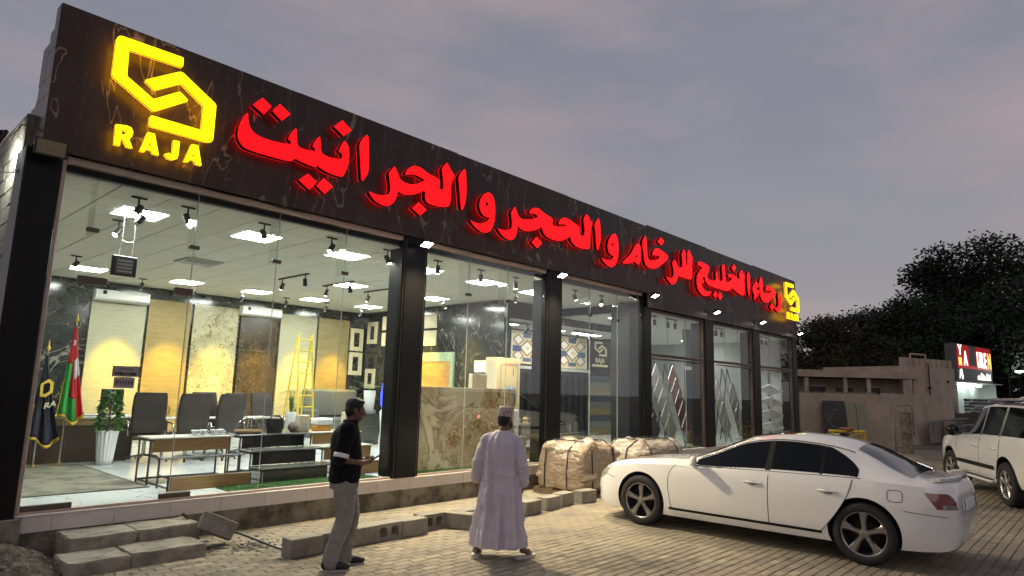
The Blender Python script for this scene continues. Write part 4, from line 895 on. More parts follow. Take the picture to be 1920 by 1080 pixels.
# ================================================================== stair-tread display stands
M['oak'] = pm('oak_board', (0.28, 0.16, 0.06), 0.45, col2=(0.2, 0.11, 0.04), nscale=3, amt=1, stretch=(1, 1, 9))
M['tread_pale'] = pm('pale_stone_tread', (0.5, 0.48, 0.42), 0.3)
M['riser_black'] = veined('black_granite', (0.014, 0.015, 0.017), (0.022, 0.023, 0.025), (0.05, .05, .05), 6, .01, .18)
M['tread_grey'] = pm('grey_granite_tread', (0.09, 0.095, 0.09), 0.22)
def tier_stand(x0, w, label, riser, tread, use, dy=0.0):
    T = thing('tread_display_stand', label, 'display stand', (x0+w/2, 9.8+dy, .43), 'stepped display stands behind the glass')
    lv = [(9.25, 9.60, .63), (9.62, 9.98, .85), (10.0, 10.45, 1.06)]
    fr = MB(); s_ = .014
    def bar(a, b): fr.tube([a, b], s_, 4)
    for xx in (x0, x0+w):
        for y0, y1, z in lv:
            bar((xx, y0+dy+.02, .432), (xx, y0+dy+.02, z-.03)); bar((xx, y0+dy+.02, z-.03), (xx, y1+dy, z-.03))
        bar((xx, 10.45+dy, .432), (xx, 10.45+dy, 1.03)); bar((xx, 9.27+dy, .47), (xx, 10.45+dy, .47))
    for y0, y1, z in lv: bar((x0, y0+dy+.02, z-.03), (x0+w, y0+dy+.02, z-.03))
    bar((x0, 10.45+dy, 1.03), (x0+w, 10.45+dy, 1.03)); bar((x0, 10.45+dy, .47), (x0+w, 10.45+dy, .47))
    fr.build('frame', M['black'], T)
    zb = [.435, .65, .87]
    for k, (y0, y1, z) in enumerate(lv):
        if 'r%d' % k in use: MB().cbox(x0+.02, x0+w-.02, y0+dy-.012, y0+dy+.004, zb[k], z-.022, .003).build('riser_board', M[riser], T)
        if 't%d' % k in use: MB().cbox(x0-.03, x0+w+.03, y0+dy-.03, y1+dy+.03, z-.012, z+.012, .004).build('tread', M[tread], T)
    return T
tier_stand(3.5, 1.12, 'stepped display stand with two oak boards and bare black frame', 'oak', 'tread_pale', ('r0', 'r2', 't2'))
tier_stand(4.78, 1.08, 'stepped display stand with three black granite steps', 'riser_black', 'tread_grey', ('r0', 'r1', 'r2', 't0', 't1', 't2'))
tier_stand(6.05, 0.95, 'stepped display stand with oak steps behind the first man', 'oak', 'tread_pale', ('r0', 'r1', 'r2', 't0', 't1', 't2'), .1)
tier_stand(9.95, 1.2, 'stepped display stand with oak steps behind the second pillar', 'oak', 'tread_grey', ('r0', 'r1', 'r2', 't0', 't1', 't2'), .1)
tier_stand(11.5, 1.9, 'stepped display stand with pale steps behind the wrapped pallets', 'tread_pale', 'tread_grey', ('r0', 'r1', 'r2', 't0', 't1', 't2'), .2)
# things standing on the stands
def cup(x, y, z, lb):
    T = thing('cup', lb, 'cup', (x, y, z), 'white cups and saucers on the oak stand')
    MB().lathe([(.03, .012), (.05, .06), (.055, .075), (.047, .07), (.03, .025)], 16).build('bowl', M['pot'], T, smooth=True, world=False)
    MB().lathe([(.03, 0), (.08, .008), (.085, .014), (.03, .012)], 16).build('saucer', M['pot'], T, smooth=True, world=False)
    MB().tube([(.052, 0, .06), (.08, 0, .055), (.08, 0, .035), (.045, 0, .03)], .006, 6).build('handle', M['pot'], T, world=False)
for i, x in enumerate((4.16, 4.3, 4.44, 4.56)): cup(x, 10.2+.05*(i % 2), 1.075, '%s white cup from the door on the oak stand' % names[i])
T = thing('tray', 'round wicker tray on the black granite stand', 'tray', (4.98, 10.2, 1.073))
M['wicker'] = pm('wicker', (0.2, 0.13, 0.06), 0.8, bump=.6, bscale=200)
MB().lathe([(.16, 0), (.2, .015), (.21, .06), (.195, .06), (.18, .02)], 20, (0, 0, 0)).build('basket', M['wicker'], T, smooth=True, world=False)
MB().tube([(.2*math.cos(t), 0, .05+.2*math.sin(t)) for t in [math.pi*k/14 for k in range(15)]], .008, 6).build('handle', M['chrome'], T, smooth=True, world=False)
T = thing('black_basket', 'black woven box on the black granite stand', 'basket', (5.45, 10.25, 1.073))
MB().lathe([(.12, 0), (.15, .12), (.14, .22), (.13, .22), (.12, .02)], 12).build('basket', M['black'], T, world=False); MB().tube([(-.13, 0, .2), (-.05, 0, .27), (.06, 0, .28), (.13, 0, .2)], .012, 6).build('handle', M['black'], T, world=False)
solo('clay_pot', MB().lathe([(.03, 0), (.08, .05), (.085, .1), (.05, .16), (.04, .17)], 16, (5.75, 10.2, 1.073)), pm('terracotta', (0.13, 0.09, 0.08), .7), 'small round clay pot on the black granite stand', 'pot', loc=(5.75, 10.2, 1.073), smooth=True)
T = thing('speaker', 'small square speaker with a round cone on the black granite stand', 'speaker', (5.95, 10.25, 1.073)); MB().cbox(-.09, .09, -.08, .08, 0, .28, .01).build('box', M['frame_gold'], T, world=False); MB().lathe([(.06, -.081), (.055, -.085), (.02, -.082)], 16, (0, 0, .1), 'y').build('cone', M['wall_grey'], T, world=False)
T = thing('storage_box', 'white and orange plastic tub on the oak stand behind the first man', 'tub', (6.35, 10.3, 1.073)); MB().cbox(-.15, .15, -.1, .1, 0, .1, .02).build('base', pm('orange_plastic', (.55, .25, .03), .5), T, world=False); MB().cbox(-.16, .16, -.11, .11, .101, .22, .02).build('lid', M['white'], T, world=False)
T = thing('wall_clock', 'cream carved stone block on the pale stand by the first pillar', 'ornament', (6.85, 10.3, 1.073)); T.name = 'carved_block'; MB().cbox(-.08, .08, -.06, .06, 0, .32, .01).build('block', M['cream'], T, world=False); MB().box(-.05, .05, -.064, -.061, .15, .25).build('carving', M['walnut'], T, world=False)
T = thing('coffee_pot', 'black thermos coffee pot on the meeting table', 'thermos', (4.75, 13.2, 1.17)); MB().lathe([(.06, 0), (.075, .05), (.07, .2), (.05, .28), (.03, .3)], 16).build('body', M['black'], T, smooth=True, world=False); MB().tube([(.06, 0, .24), (.12, 0, .22), (.12, 0, .1), (.07, 0, .06)], .01, 6).build('handle', M['black'], T, world=False)
# artificial grass strips under the stands
M['turf'] = pm('artificial_grass', (0.03, 0.11, 0.018), 0.9, col2=(0.05, 0.16, 0.03), nscale=60, amt=1, bump=1, bscale=300)
def turf(x0, x1, y0, y1, label):
    q = MB().box(x0, x1, y0, y1, .4305, .445); r_ = random.Random(int(x0*100))
    for i in range(int((x1-x0)*(y1-y0)*2200)):
        x, y = r_.uniform(x0, x1), r_.uniform(y0, y1); dx, dy = r_.uniform(-.01, .01), r_.uniform(-.01, .01)
        q.add([(x-.003, y, .444), (x+.003, y, .444), (x+dx, y+dy, .444+r_.uniform(.015, .03))], [(0, 1, 2)])
    o = solo('grass_strip', q, M['turf'], label, 'artificial grass', 'artificial grass strips', loc=((x0+x1)/2, (y0+y1)/2, .43)); return o
turf(4.1, 6.5, 8.72, 9.2, 'green artificial grass strip in front of the black granite steps')
turf(7.0, 10.2, 8.62, 8.97, 'green artificial grass strip at the foot of the marble counter')
turf(10.7, 13.9, 8.62, 9.2, 'green artificial grass strip behind the wrapped pallets')
turf(14.4, 17.1, 8.62, 9.0, 'green artificial grass strip below the diamond tile racks')
# ladder
M['ladder'] = pm('yellow_fibreglass', (0.55, 0.42, 0.03), 0.45)
T = thing('step_ladder', 'yellow folding ladder leaning before the rear slabs', 'ladder', (9.0, 15.6, .43))
for s_ in (-1, 1):
    MB().tube([(9.02+s_*.22, 15.35, .432), (9.04+s_*.20, 15.75, 3.2)], .028, 4).build('front_rail', M['ladder'], T); MB().tube([(9.12+s_*.26, 16.35, .432), (9.06+s_*.20, 15.8, 3.2)], .022, 4).build('rear_rail', M['ladder'], T)
for i in range(9):
    z = .72+.29*i; t = (z-.43)/2.77; MB().cbox(9.02-.2, 9.04+.2, 15.33+.4*t, 15.41+.4*t, z-.015, z+.015, .004).build('rung', M['ladder'], T)
for i in range(4):
    z = .72+.58*i; t = (z-.43)/2.77; MB().cbox(8.86, 9.3, 16.33-.55*t, 16.36-.55*t, z-.012, z+.012, .003).build('brace', M['ladder'], T)
# hanging scrolling board and door notices
M['led_board'] = pm('scrolling_board_face', (0.05, 0.05, 0.052), 0.3, col2=(0.14, 0.14, 0.15), nscale=30, amt=1, stretch=(1, 1, 3))
T = thing('ceiling_cassette', 'square grey air vent in the ceiling left of the second glass joint', 'air vent', (4.98, 12.8, 4.15))
MB().cbox(4.64, 5.32, 12.46, 13.14, 4.125, 4.149, .006).build('frame', M['wall_grey'], T)
for k in range(3): MB().box(4.7+.02*k, 5.26-.02*k, 12.54+.12*k, 12.58+.12*k, 4.115, 4.1245).build('louvre', M['cgrid'], T)
T = thing('hanging_board', 'small black letter board hanging by cords behind the door glass', 'board', (2.78, 9.6, 3.22))
MB().cbox(2.63, 2.93, 9.58, 9.62, 3.22, 3.49, .006).build('frame', M['black'], T)
MB().box(2.675, 2.885, 9.574, 9.579, 3.25, 3.46).build('face', M['led_board'], T)
for i in range(4): MB().box(2.69, 2.87, 9.570, 9.5735, 3.27+.047*i, 3.295+.047*i).build('letter_row', M['wall_grey'], T)
c = MB(); c.tube([(2.70, 9.6, 3.49), (2.72, 9.6, 3.72), (2.72, 9.6, 4.13)], .005, 5); c.tube([(2.86, 9.6, 3.49), (2.86, 9.6, 3.72), (2.86, 9.6, 4.13)], .005, 5); c.tube([(2.72, 9.6, 3.7), (2.79, 9.6, 3.68), (2.86, 9.6, 3.7)], .005, 5)
c.build('cord', M['white'], T)
M['notice'] = pm('notice_mauve', (0.34, 0.29, 0.295), 0.5); M['ink'] = pm('ink', (0.01, 0.01, 0.01), 0.6)
T = thing('door_notice', 'dark bordered WELCOME notice stuck on the door glass', 'notice', (2.61, 8.49, 1.9))
MB().box(2.47, 2.752, 8.490, 8.497, 1.897, 2.02).build('border', M['ink'], T); MB().box(2.477, 2.745, 8.487, 8.4895, 1.897, 2.012).build('sheet', M['notice'], T)
text_mb('WELCOME', .047, lambda u,v,d: (u+2.611, d, v+1.915), 8.484, 8.4865, .002, 'CENTER').build('lettering', M['ink'], T)
MB().tube([(2.54+.0035*k, 8.4855, 1.985+.006*math.sin(k*1.9)*(1 if k % 7 else 2)) for k in range(42)], .0016, 4).build('script_line', M['ink'], T)
T = thing('push_notice', 'mauve PUSH notice on the door glass under the WELCOME notice', 'notice', (2.6, 8.49, 1.77))
MB().box(2.497, 2.712, 8.488, 8.497, 1.768, 1.892).build('sheet', M['notice'], T)
text_mb('PUSH', .07, lambda u,v,d: (u+2.605, d, v+1.808), 8.485, 8.4875, 0, 'CENTER', 1.1).build('lettering', M['ink'], T)
M['panel_far'] = emis('led_panel_far', (0.97, 1.0, 0.95), 34.0)
# ================================================================== far rooms: rear hall and slab-rack hall
for (x, y, z), lb in zip(((12.9, 12.3, 3.69), (15.0, 12.3, 3.69), (16.9, 12.3, 3.69), (15.4, 9.9, 3.895), (15.6, 11.6, 3.895), (19.2, 11.9, 3.895), (23.2, 11.9, 3.895)),
        ('above the tall dark rods', 'above the first mosaic panel', 'above the second mosaic panel', 'nearest the diamond tile racks', 'deeper behind the diamond tile racks', 'deep in the second rack bay', 'deep behind the white shelf slabs')):
    T = thing('ceiling_light', 'light panel in the far rooms %s' % lb, 'ceiling light', (x, y, z), 'light panels in the far rooms')  # some of these panels are added to brighten the dim far bays
    MB().cbox(-.62, .62, -.16, .16, -.02, -.001, .004).build('frame', M['white'], T, world=False); MB().box(-.6, .6, -.14, .14, -.024, -.0205).build('diffuser', M['panel_far'], T, world=False)
for k, (x, y) in enumerate(((14.9, 8.8), (16.0, 8.8), (18.9, 8.8), (22.4, 8.8))):
    T = thing('track_light', 'short black spot track in the slab-rack hall, %s from its near wall' % names[k], 'track light', (x, y, 3.9), 'spot tracks in the slab-rack hall')
    MB().cbox(-.3, .3, -.016, .016, -.03, 0, .004).build('rail', M['track'], T, world=False)
    for dx in (-.2, .2): p, d = spot_head(T, dx, 0, -.03, (.42, .2, -.85))
    spot_light(T, p, d, 170, 75, (1.0, .95, .85))  # beam added and track set forward to light the tile fronts
for k, (x, y) in enumerate(((13.2, 11.9), (14.6, 11.9), (16.2, 11.9))):
    T = thing('track_light', 'black spot track before the mosaic panels, %s from the partition' % names[k], 'track light', (x, y, 3.7), 'spot tracks before the mosaic panels')
    MB().cbox(-.5, .5, -.016, .016, -.03, 0, .004).build('rail', M['track'], T, world=False)
    for dx in (-.35, .35):
        p, d = spot_head(T, dx, 0, -.03, (.1, .8, -.7)); 
    spot_light(T, p, d, 70, 60, (1.0, .85, .55))
# mosaic panels with diamond medallions
M['mos_gold'] = pm('gold_mosaic', (0.45, 0.33, 0.15), 0.4, col2=(0.62, 0.56, 0.42), nscale=18, amt=1, bump=.3, bscale=60)
M['mos_blue'] = pm('blue_mosaic', (0.03, 0.06, 0.13), 0.3, col2=(0.06, .1, .2), nscale=20, amt=1)
M['mos_white'] = pm('white_mosaic', (0.6, 0.57, 0.48), 0.35); M['mos_brown'] = pm('brown_mosaic', (0.22, 0.11, 0.06), 0.4)
def mosaic(x0, x1, z0, z1, y, label):
    T = thing('mosaic_panel', label, 'mosaic panel', ((x0+x1)/2, y, z0), 'mosaic panels with diamonds')
    MB().cbox(x0, x1, y-.02, y, z0, z1, .003).build('backing', M['mos_gold'], T)
    w, h = x1-x0, z1-z0
    def dia(cx, cz, a, b, mat, d, nm='diamond_tile'):
        cx, cz = x0+cx*w, z0+cz*h
        MB().prism([[(cx-a*w, cz), (cx, cz-b*h), (cx+a*w, cz), (cx, cz+b*h)]], lambda u,v,q_: (u, q_, v), y-.02-d, y-.0205).build(nm, M[mat], T)
    for cx, cz in ((.5, .88), (.18, .45), (.82, .45), (.5, .1)):
        MB().cbox(x0+(cx-.13)*w, x0+(cx+.13)*w, y-.03, y-.0205, z0+(cz-.09)*h, z0+(cz+.09)*h, .003).build('square_tile', M['mos_blue'], T)
    for cx, cz in ((.22, .72), (.78, .72), (.22, .24), (.78, .24)): dia(cx, cz, .19, .18, 'mos_brown', .006); dia(cx, cz, .13, .13, 'mos_white', .012)
    dia(.5, .48, .25, .26, 'mos_brown', .010); dia(.5, .48, .19, .2, 'mos_white', .016); dia(.5, .48, .07, .08, 'mos_gold', .022)
    for s_ in (0, 1): MB().cbox(x0+s_*(w-.06), x0+.06+s_*(w-.06), y-.035, y-.0205, z0, z1, .003).build('border', M['mos_white'], T)
    MB().cbox(x0+.062, x1-.062, y-.035, y-.0205, z0, z0+.07, .003).build('border', M['mos_gold'], T)
RY = 13.19
mosaic(14.3, 15.75, 2.66, 3.66, RY, 'diamond mosaic panel left of the second pillar')
mosaic(16.5, 18.1, 2.62, 3.66, RY, 'diamond mosaic panel right of the second pillar')
T = thing('company_plaque', 'black plaque with pale emblem and RAJA lettering beside the mosaic', 'plaque', (18.9, RY, 2.7))
MB().cbox(18.25, 19.5, RY-.03, RY, 2.68, 3.66, .005).build('board', M['black'], T)
for k in ('emblem_upper', 'emblem_lower'):
    MB().prism([[(18.55+(p[0]-2.018)*.62, 3.1+(p[1]-4.82)*.5) for p in EMBLEM[k][0]]], lambda u,v,d: (u, d, v), RY-.04, RY-.031).build('emblem', M['cream'], T)
text_mb('RAJA', .24, lambda u,v,d: (u+18.88, d, v+2.88), RY-.04, RY-.031, .004, 'CENTER', 1.1).build('lettering', M['cream'], T)
MB().cbox(18.4, 19.35, RY-.04, RY-.031, 2.74, 2.82, .003).build('caption_bar', M['cream'], T)
solo('display_ledge', MB().cbox(13.2, 18.2, RY-.12, RY-.002, 2.5, 2.6, .006), M['wall_grey'], 'pale ledge running under the mosaic panels', 'ledge', loc=(15.7, RY, 2.5))
T = thing('moulding_rack', 'rack of tall black stone mouldings under the mosaic panels', 'display rack', (15.0, 12.9, .43))
for i in range(14): MB().cbox(13.4+.33*i, 13.5+.33*i, 12.9, 12.96, .6, 2.4, .01).build('moulding', M['blackgloss'], T)
MB().cbox(13.3, 18.0, 12.97, 13.0, .44, 2.45, .004).build('back_board', M['wall_dark'], T)
M['band_slate'] = pm('slate_band', (0.04, 0.055, 0.07), .4); M['band_grey'] = pm('grey_band', (0.12, 0.12, 0.105), .4)  # band colours darkened to stand in for shade on the stripes
T = thing('striped_panel', 'blue and tan striped stone cladding below the black plaque', 'stone panel', (19, 13.15, .43))
for i in range(9): MB().cbox(18.1, 19.55, 13.12, 13.185, .45+.22*i, .665+.22*i, .004).build('stone_band', [M['slab_tan'], M['band_slate'], M['band_grey']][(i*2) % 3], T)
for i in range(9): pass
for k in range(6):
    x = 11.65+.27*k
    T = thing('stone_ornament', '%s small carved stone on the pale stand behind the pallets' % names[k], 'ornament', (x, 10.45, 1.073), 'small carved stones on the pale stand')
    MB().lathe([(.07, 0), (.09, .02), (.05, .06), (.08, .1+.02*(k % 3)), (.03, .14+.03*(k % 2))], 10).build('carving', M['mos_gold'] if k % 2 else M['cream'], T, world=False)
# diamond tile racks behind the fourth and fifth glass bays
M['dia_grey'] = pm('grey_granite', (0.32, 0.33, 0.30), 0.4, col2=(0.24, 0.25, 0.23), nscale=60, amt=1)
M['dia_brown'] = pm('red_brown_granite', (0.14, 0.065, 0.05), 0.3, col2=(0.09, 0.04, 0.03), nscale=50, amt=1)
M['dia_dark'] = veined('black_forest_marble', (0.02, 0.021, 0.02), (0.05, 0.05, 0.045), (0.12, .12, .1), 2, .01, .2)
def diamond_rack(x, y, mat, label, n=5, z0=.72, step=(.11, -.0, -.0), lean=0.06):
    T = thing('tile_rack', label, 'tile rack', (x, y, .43), 'racks of diamond-set stone tiles')
    a = .33
    for i in range(n):
        cx = x - .125*(n-1-i); cz = .93 + (n-1-i)*.33; cy = y + .035*(n-1-i)
        q = MB().prism([[(-a, 0), (0, -a*1.3), (a, 0), (0, a*1.3)]], lambda u,v,d: (cx+u, cy+d+v*lean, cz+v), 0, .02).build('diamond_tile', M[mat], T)
        MB().tube([(cx-a*.98, cy-.004, cz+.02), (cx-.02, cy-.004+a*1.3*lean, cz+a*1.28)], .009, 5).build('edge_strip', M['pot'], q)
    fr = MB()
    for dx in (-.2, .2): fr.tube([(x+dx, y-.05, .432), (x+dx-.3, y+.42, 2.75)], .018, 5); fr.tube([(x+dx-.3, y+.42, 2.75), (x+dx-.3, y+.7, .432)], .018, 5)
    fr.tube([(x-.2, y-.03, .6), (x+.2, y-.03, .6)], .015, 5)
    fr.build('frame', M['black'], T)
diamond_rack(15.6, 9.12, 'dia_dark', 'rack of dark marble diamond tiles nearest the third pillar', 5)
diamond_rack(16.45, 9.1, 'dia_grey', 'rack of grey granite diamond tiles', 5)
diamond_rack(17.38, 9.1, 'dia_brown', 'rack of red-brown granite diamond tiles', 5)
diamond_rack(20.2, 9.2, 'dia_grey', 'rack of grey diamond tiles in the second far bay', 5)
diamond_rack(21.1, 9.1, 'dia_grey', 'rack of grey diamond tiles next to the fifth pillar', 4)
T = thing('sample_tower', 'black rack filled with thin white sample strips', 'sample rack', (18.5, 9.4, .43))
for dx in (0, .3): MB().cbox(18.2+dx, 18.23+dx, 9.3, 9.6, .432, 2.6, .003).build('upright', M['black'], T)
for i in range(16): MB().cbox(18.235, 18.495, 9.28, 9.58, .55+.075*i, .575+.075*i, .003).build('sample_strip', M['pot'], T)
T = thing('slab_shelf', 'black shelf rack holding white slabs in the last bay', 'shelf', (23.2, 8.95, .43))
for i in range(4): MB().obox((23.2, 8.95, .85+.42*i), (1.0, .45, .06), Matrix.Rotation(-.3, 3, 'X') @ Matrix.Rotation(.22, 3, 'Y'), .005).build('white_slab', M['white'], T)
for dx in (22.6, 23.8): MB().cbox(dx, dx+.04, 9.2, 9.26, .432, 2.75, .003).build('upright', M['black'], T)
solo('green_wall_panel', MB().cbox(14.4, 17.2, 14.52, 14.598, .44, 2.6, .004), pm('olive_panel', (0.16, 0.17, 0.08), .6), 'olive green wall panel behind the diamond tile racks', 'wall panel', loc=(15.8, 14.55, .43))
solo('teal_panel', MB().cbox(14.4, 20.3, 14.4, 14.515, 2.62, 3.05, .004), pm('teal_band', (0.06, 0.13, 0.14), .6), 'teal band across the rear wall of the slab-rack hall', 'wall panel', loc=(17.3, 14.5, 2.6))
solo('dark_wall_panel', MB().cbox(14.4, 17.3, 14.5, 14.595, 3.06, 3.85, .004), M['wall_dark'], 'dark patterned panel high on the rear wall of the slab-rack hall', 'wall panel', loc=(15.8, 14.55, 3.06))
# ================================================================== steps, blocks and loose things outside
M['step'] = pm('weathered_step', (0.32, 0.30, 0.245), 0.92, col2=(0.16, 0.145, 0.115), nscale=5, amt=0.9, bump=.6, bscale=30)
M['earth'] = pm('packed_earth', (0.065, 0.052, 0.038), 0.98, col2=(0.15, 0.125, 0.095), nscale=7, amt=1, bump=1, bscale=22)
def rough_slab(x0, x1, y0, y1, z0, z1, seed, amp=.012, n=(14, 6)):
    q = MB(); bm = bmesh.new(); bmesh.ops.create_cube(bm, size=1)
    bmesh.ops.scale(bm, vec=(x1-x0, y1-y0, z1-z0), verts=bm.verts); bmesh.ops.translate(bm, vec=((x0+x1)/2, (y0+y1)/2, (z0+z1)/2), verts=bm.verts)
    bmesh.ops.bevel(bm, geom=bm.edges[:], offset=.012, segments=2, affect='EDGES')
    bmesh.ops.subdivide_edges(bm, edges=[e_ for e_ in bm.edges if e_.calc_length() > .08], cuts=10, use_grid_fill=True)
    for v in bm.verts: v.co += Vector(noise.noise_vector(v.co*5+Vector((seed, 0, 0))))*amp + Vector(noise.noise_vector(v.co*19+Vector((seed, 3, 0))))*amp*.5
    bm.verts.index_update(); q.add([v.co for v in bm.verts], [[v.index for v in f.verts] for f in bm.faces]); bm.free(); return q
T = thing('entrance_steps', 'two worn concrete entrance steps below the glass door', 'steps', (2.7, 8.1, 0))
rough_slab(2.1, 2.74, 7.92, 8.45, .0, .255, 1, .009).build('upper_step', M['step'], T); rough_slab(2.745, 3.40, 7.93, 8.45, .0, .258, 2, .009).build('upper_step', M['step'], T)
rough_slab(1.98, 2.52, 7.42, 7.93, -.03, .128, 3, .011).build('lower_step', M['step'], T); rough_slab(2.53, 3.28, 7.44, 7.94, -.03, .132, 4, .011).build('lower_step', M['step'], T)
m_ = MB(); NX, NY = 110, 90
gx = [(.2+2.1*i/NX, 6.9+1.62*j/NY) for j in range(NY+1) for i in range(NX+1)]
pts = []
for x, y in gx:
    e_ = max(0, min(1, (2.2-x)/.5))*max(0, min(1, (y-7.0)/.7))
    pts.append((x, y, -.05 + e_*(.12+.14*max(0, (y-7.4))) + .07*noise.noise(Vector((x*4, y*4, 0)))*e_ + .05*noise.noise(Vector((x*11, y*11, 2)))*e_ + .028*noise.noise(Vector((x*31, y*31, 5)))*e_))
m_.add(pts, [(j*(NX+1)+i, j*(NX+1)+i+1, (j+1)*(NX+1)+i+1, (j+1)*(NX+1)+i) for j in range(NY) for i in range(NX)])
structure(m_.build('earth_bank', M['earth'], smooth=True))
# hollow concrete blocks set out in a row
def block_mesh(kind):
    if kind == 'solid': q = MB().cbox(-.2, .2, -.1, .1, 0, .2, .008)
    else:
        out = [(-.2, 0), (.2, 0), (.2, .2), (-.2, .2)]
        def cell(c): return [(c+.058*math.cos(t)*(1 if abs(math.cos(t)) > .5 else 1), .1+.062*math.sin(t)) for t in [-(2*math.pi*k/12)+.26 for k in range(12)]]
        sq = lambda c: [(c-.06, .045), (c-.06, .135), (c-.03, .16), (c+.03, .16), (c+.06, .135), (c+.06, .045)]
        q = MB().prism([out, sq(-.09), sq(.09)], lambda u, v, d: (u, d, v), -.1, .1)
    me = q.mesh('concrete_block'); me.materials.append(M['cblock']); return me
bms = {'solid': block_mesh('solid'), 'hollow': block_mesh('hollow')}
row = [(4.06, 6.80, .02, 'solid'), (4.46, 6.84, .0, 'hollow'), (4.83, 6.84, .02, 'solid'), (5.21, 6.855, .01, 'hollow'), (5.61, 6.83, -.02, 'solid'), (6.03, 6.96, .03, 'hollow'), (6.37, 6.72, 1.95, 'solid'),
       (6.62, 6.86, .05, 'solid'), (7.02, 6.80, .0, 'solid'), (7.42, 6.78, .06, 'solid'), (7.88, 6.79, .1, 'solid'), (8.44, 6.86, .12, 'solid'), (8.93, 6.95, .15, 'solid'), (9.47, 6.90, -.05, 'solid')]
bl = ['first concrete block of the row, nearest the steps', 'hollow concrete block behind the first man', 'plain concrete block just past the first man', 'hollow block with two open cells facing out', 'plain block set slightly forward in mid row', 'recessed hollow block in mid row',
      'block turned crosswise beside the man in lilac', 'block partly behind the man in lilac', 'block hidden mostly behind the man in lilac', 'block just right of the lilac robe', 'second block right of the lilac robe', 'third block right of the lilac robe', 'fourth block right of the lilac robe', 'last block of the row, by the white sedan bumper']
for (x, y, rz, k), lb in zip(row, bl):
    o = link('concrete_block', bms[k], None, (x, y, .001), rz); tag(o, lb, 'concrete block', 'concrete blocks laid in a row')
o = link('concrete_block', bms['solid'], None, (3.52, 7.86, .12)); o.rotation_euler = (R(-14), R(24), R(-20)); tag(o, 'tilted concrete block lying off the end of the steps', 'concrete block', 'concrete blocks laid in a row')
# crumbs by the tilted block
q = MB(); r_ = random.Random(9)
for i in range(110):
    x, y = r_.gauss(3.85, .22), r_.gauss(7.55, .18); s_ = r_.uniform(.006, .03); q.ell((x, y, s_*.4), (s_, s_*.8, s_*.6), 5, 3)
for i in range(130):
    x, y = r_.uniform(1.0, 2.3), r_.uniform(7.1, 8.35); s_ = r_.uniform(.006, .022); q.ell((x, y, max(0, min(1, (2.2-x)/.5))*max(0, min(1, (y-7)/.7))*(.10+.13*max(0, y-7.4))), (s_, s_*.8, s_*.7), 6, 4)
structure(q.build('rubble', M['cblock']), 'stuff')
solo('iron_rod', MB().tube([(3.75, 7.8, .13), (3.9, 7.5, .06), (3.95, 7.3, .03), (4.0, 7.05, .012)], .012, 6), M['black'], 'thin black iron rod lying between the tilted block and the row', 'rod', loc=(3.9, 7.4, 0))
solo('timber_offcut', MB().obox((3.42, 8.2, .22), (.32, .05, .03), Matrix.Rotation(.75, 3, 'Y') @ Matrix.Rotation(-.3, 3, 'Z'), .004), M['red_brick'], 'reddish timber offcut leaning beside the top step', 'timber', loc=(3.42, 8.2, .1))
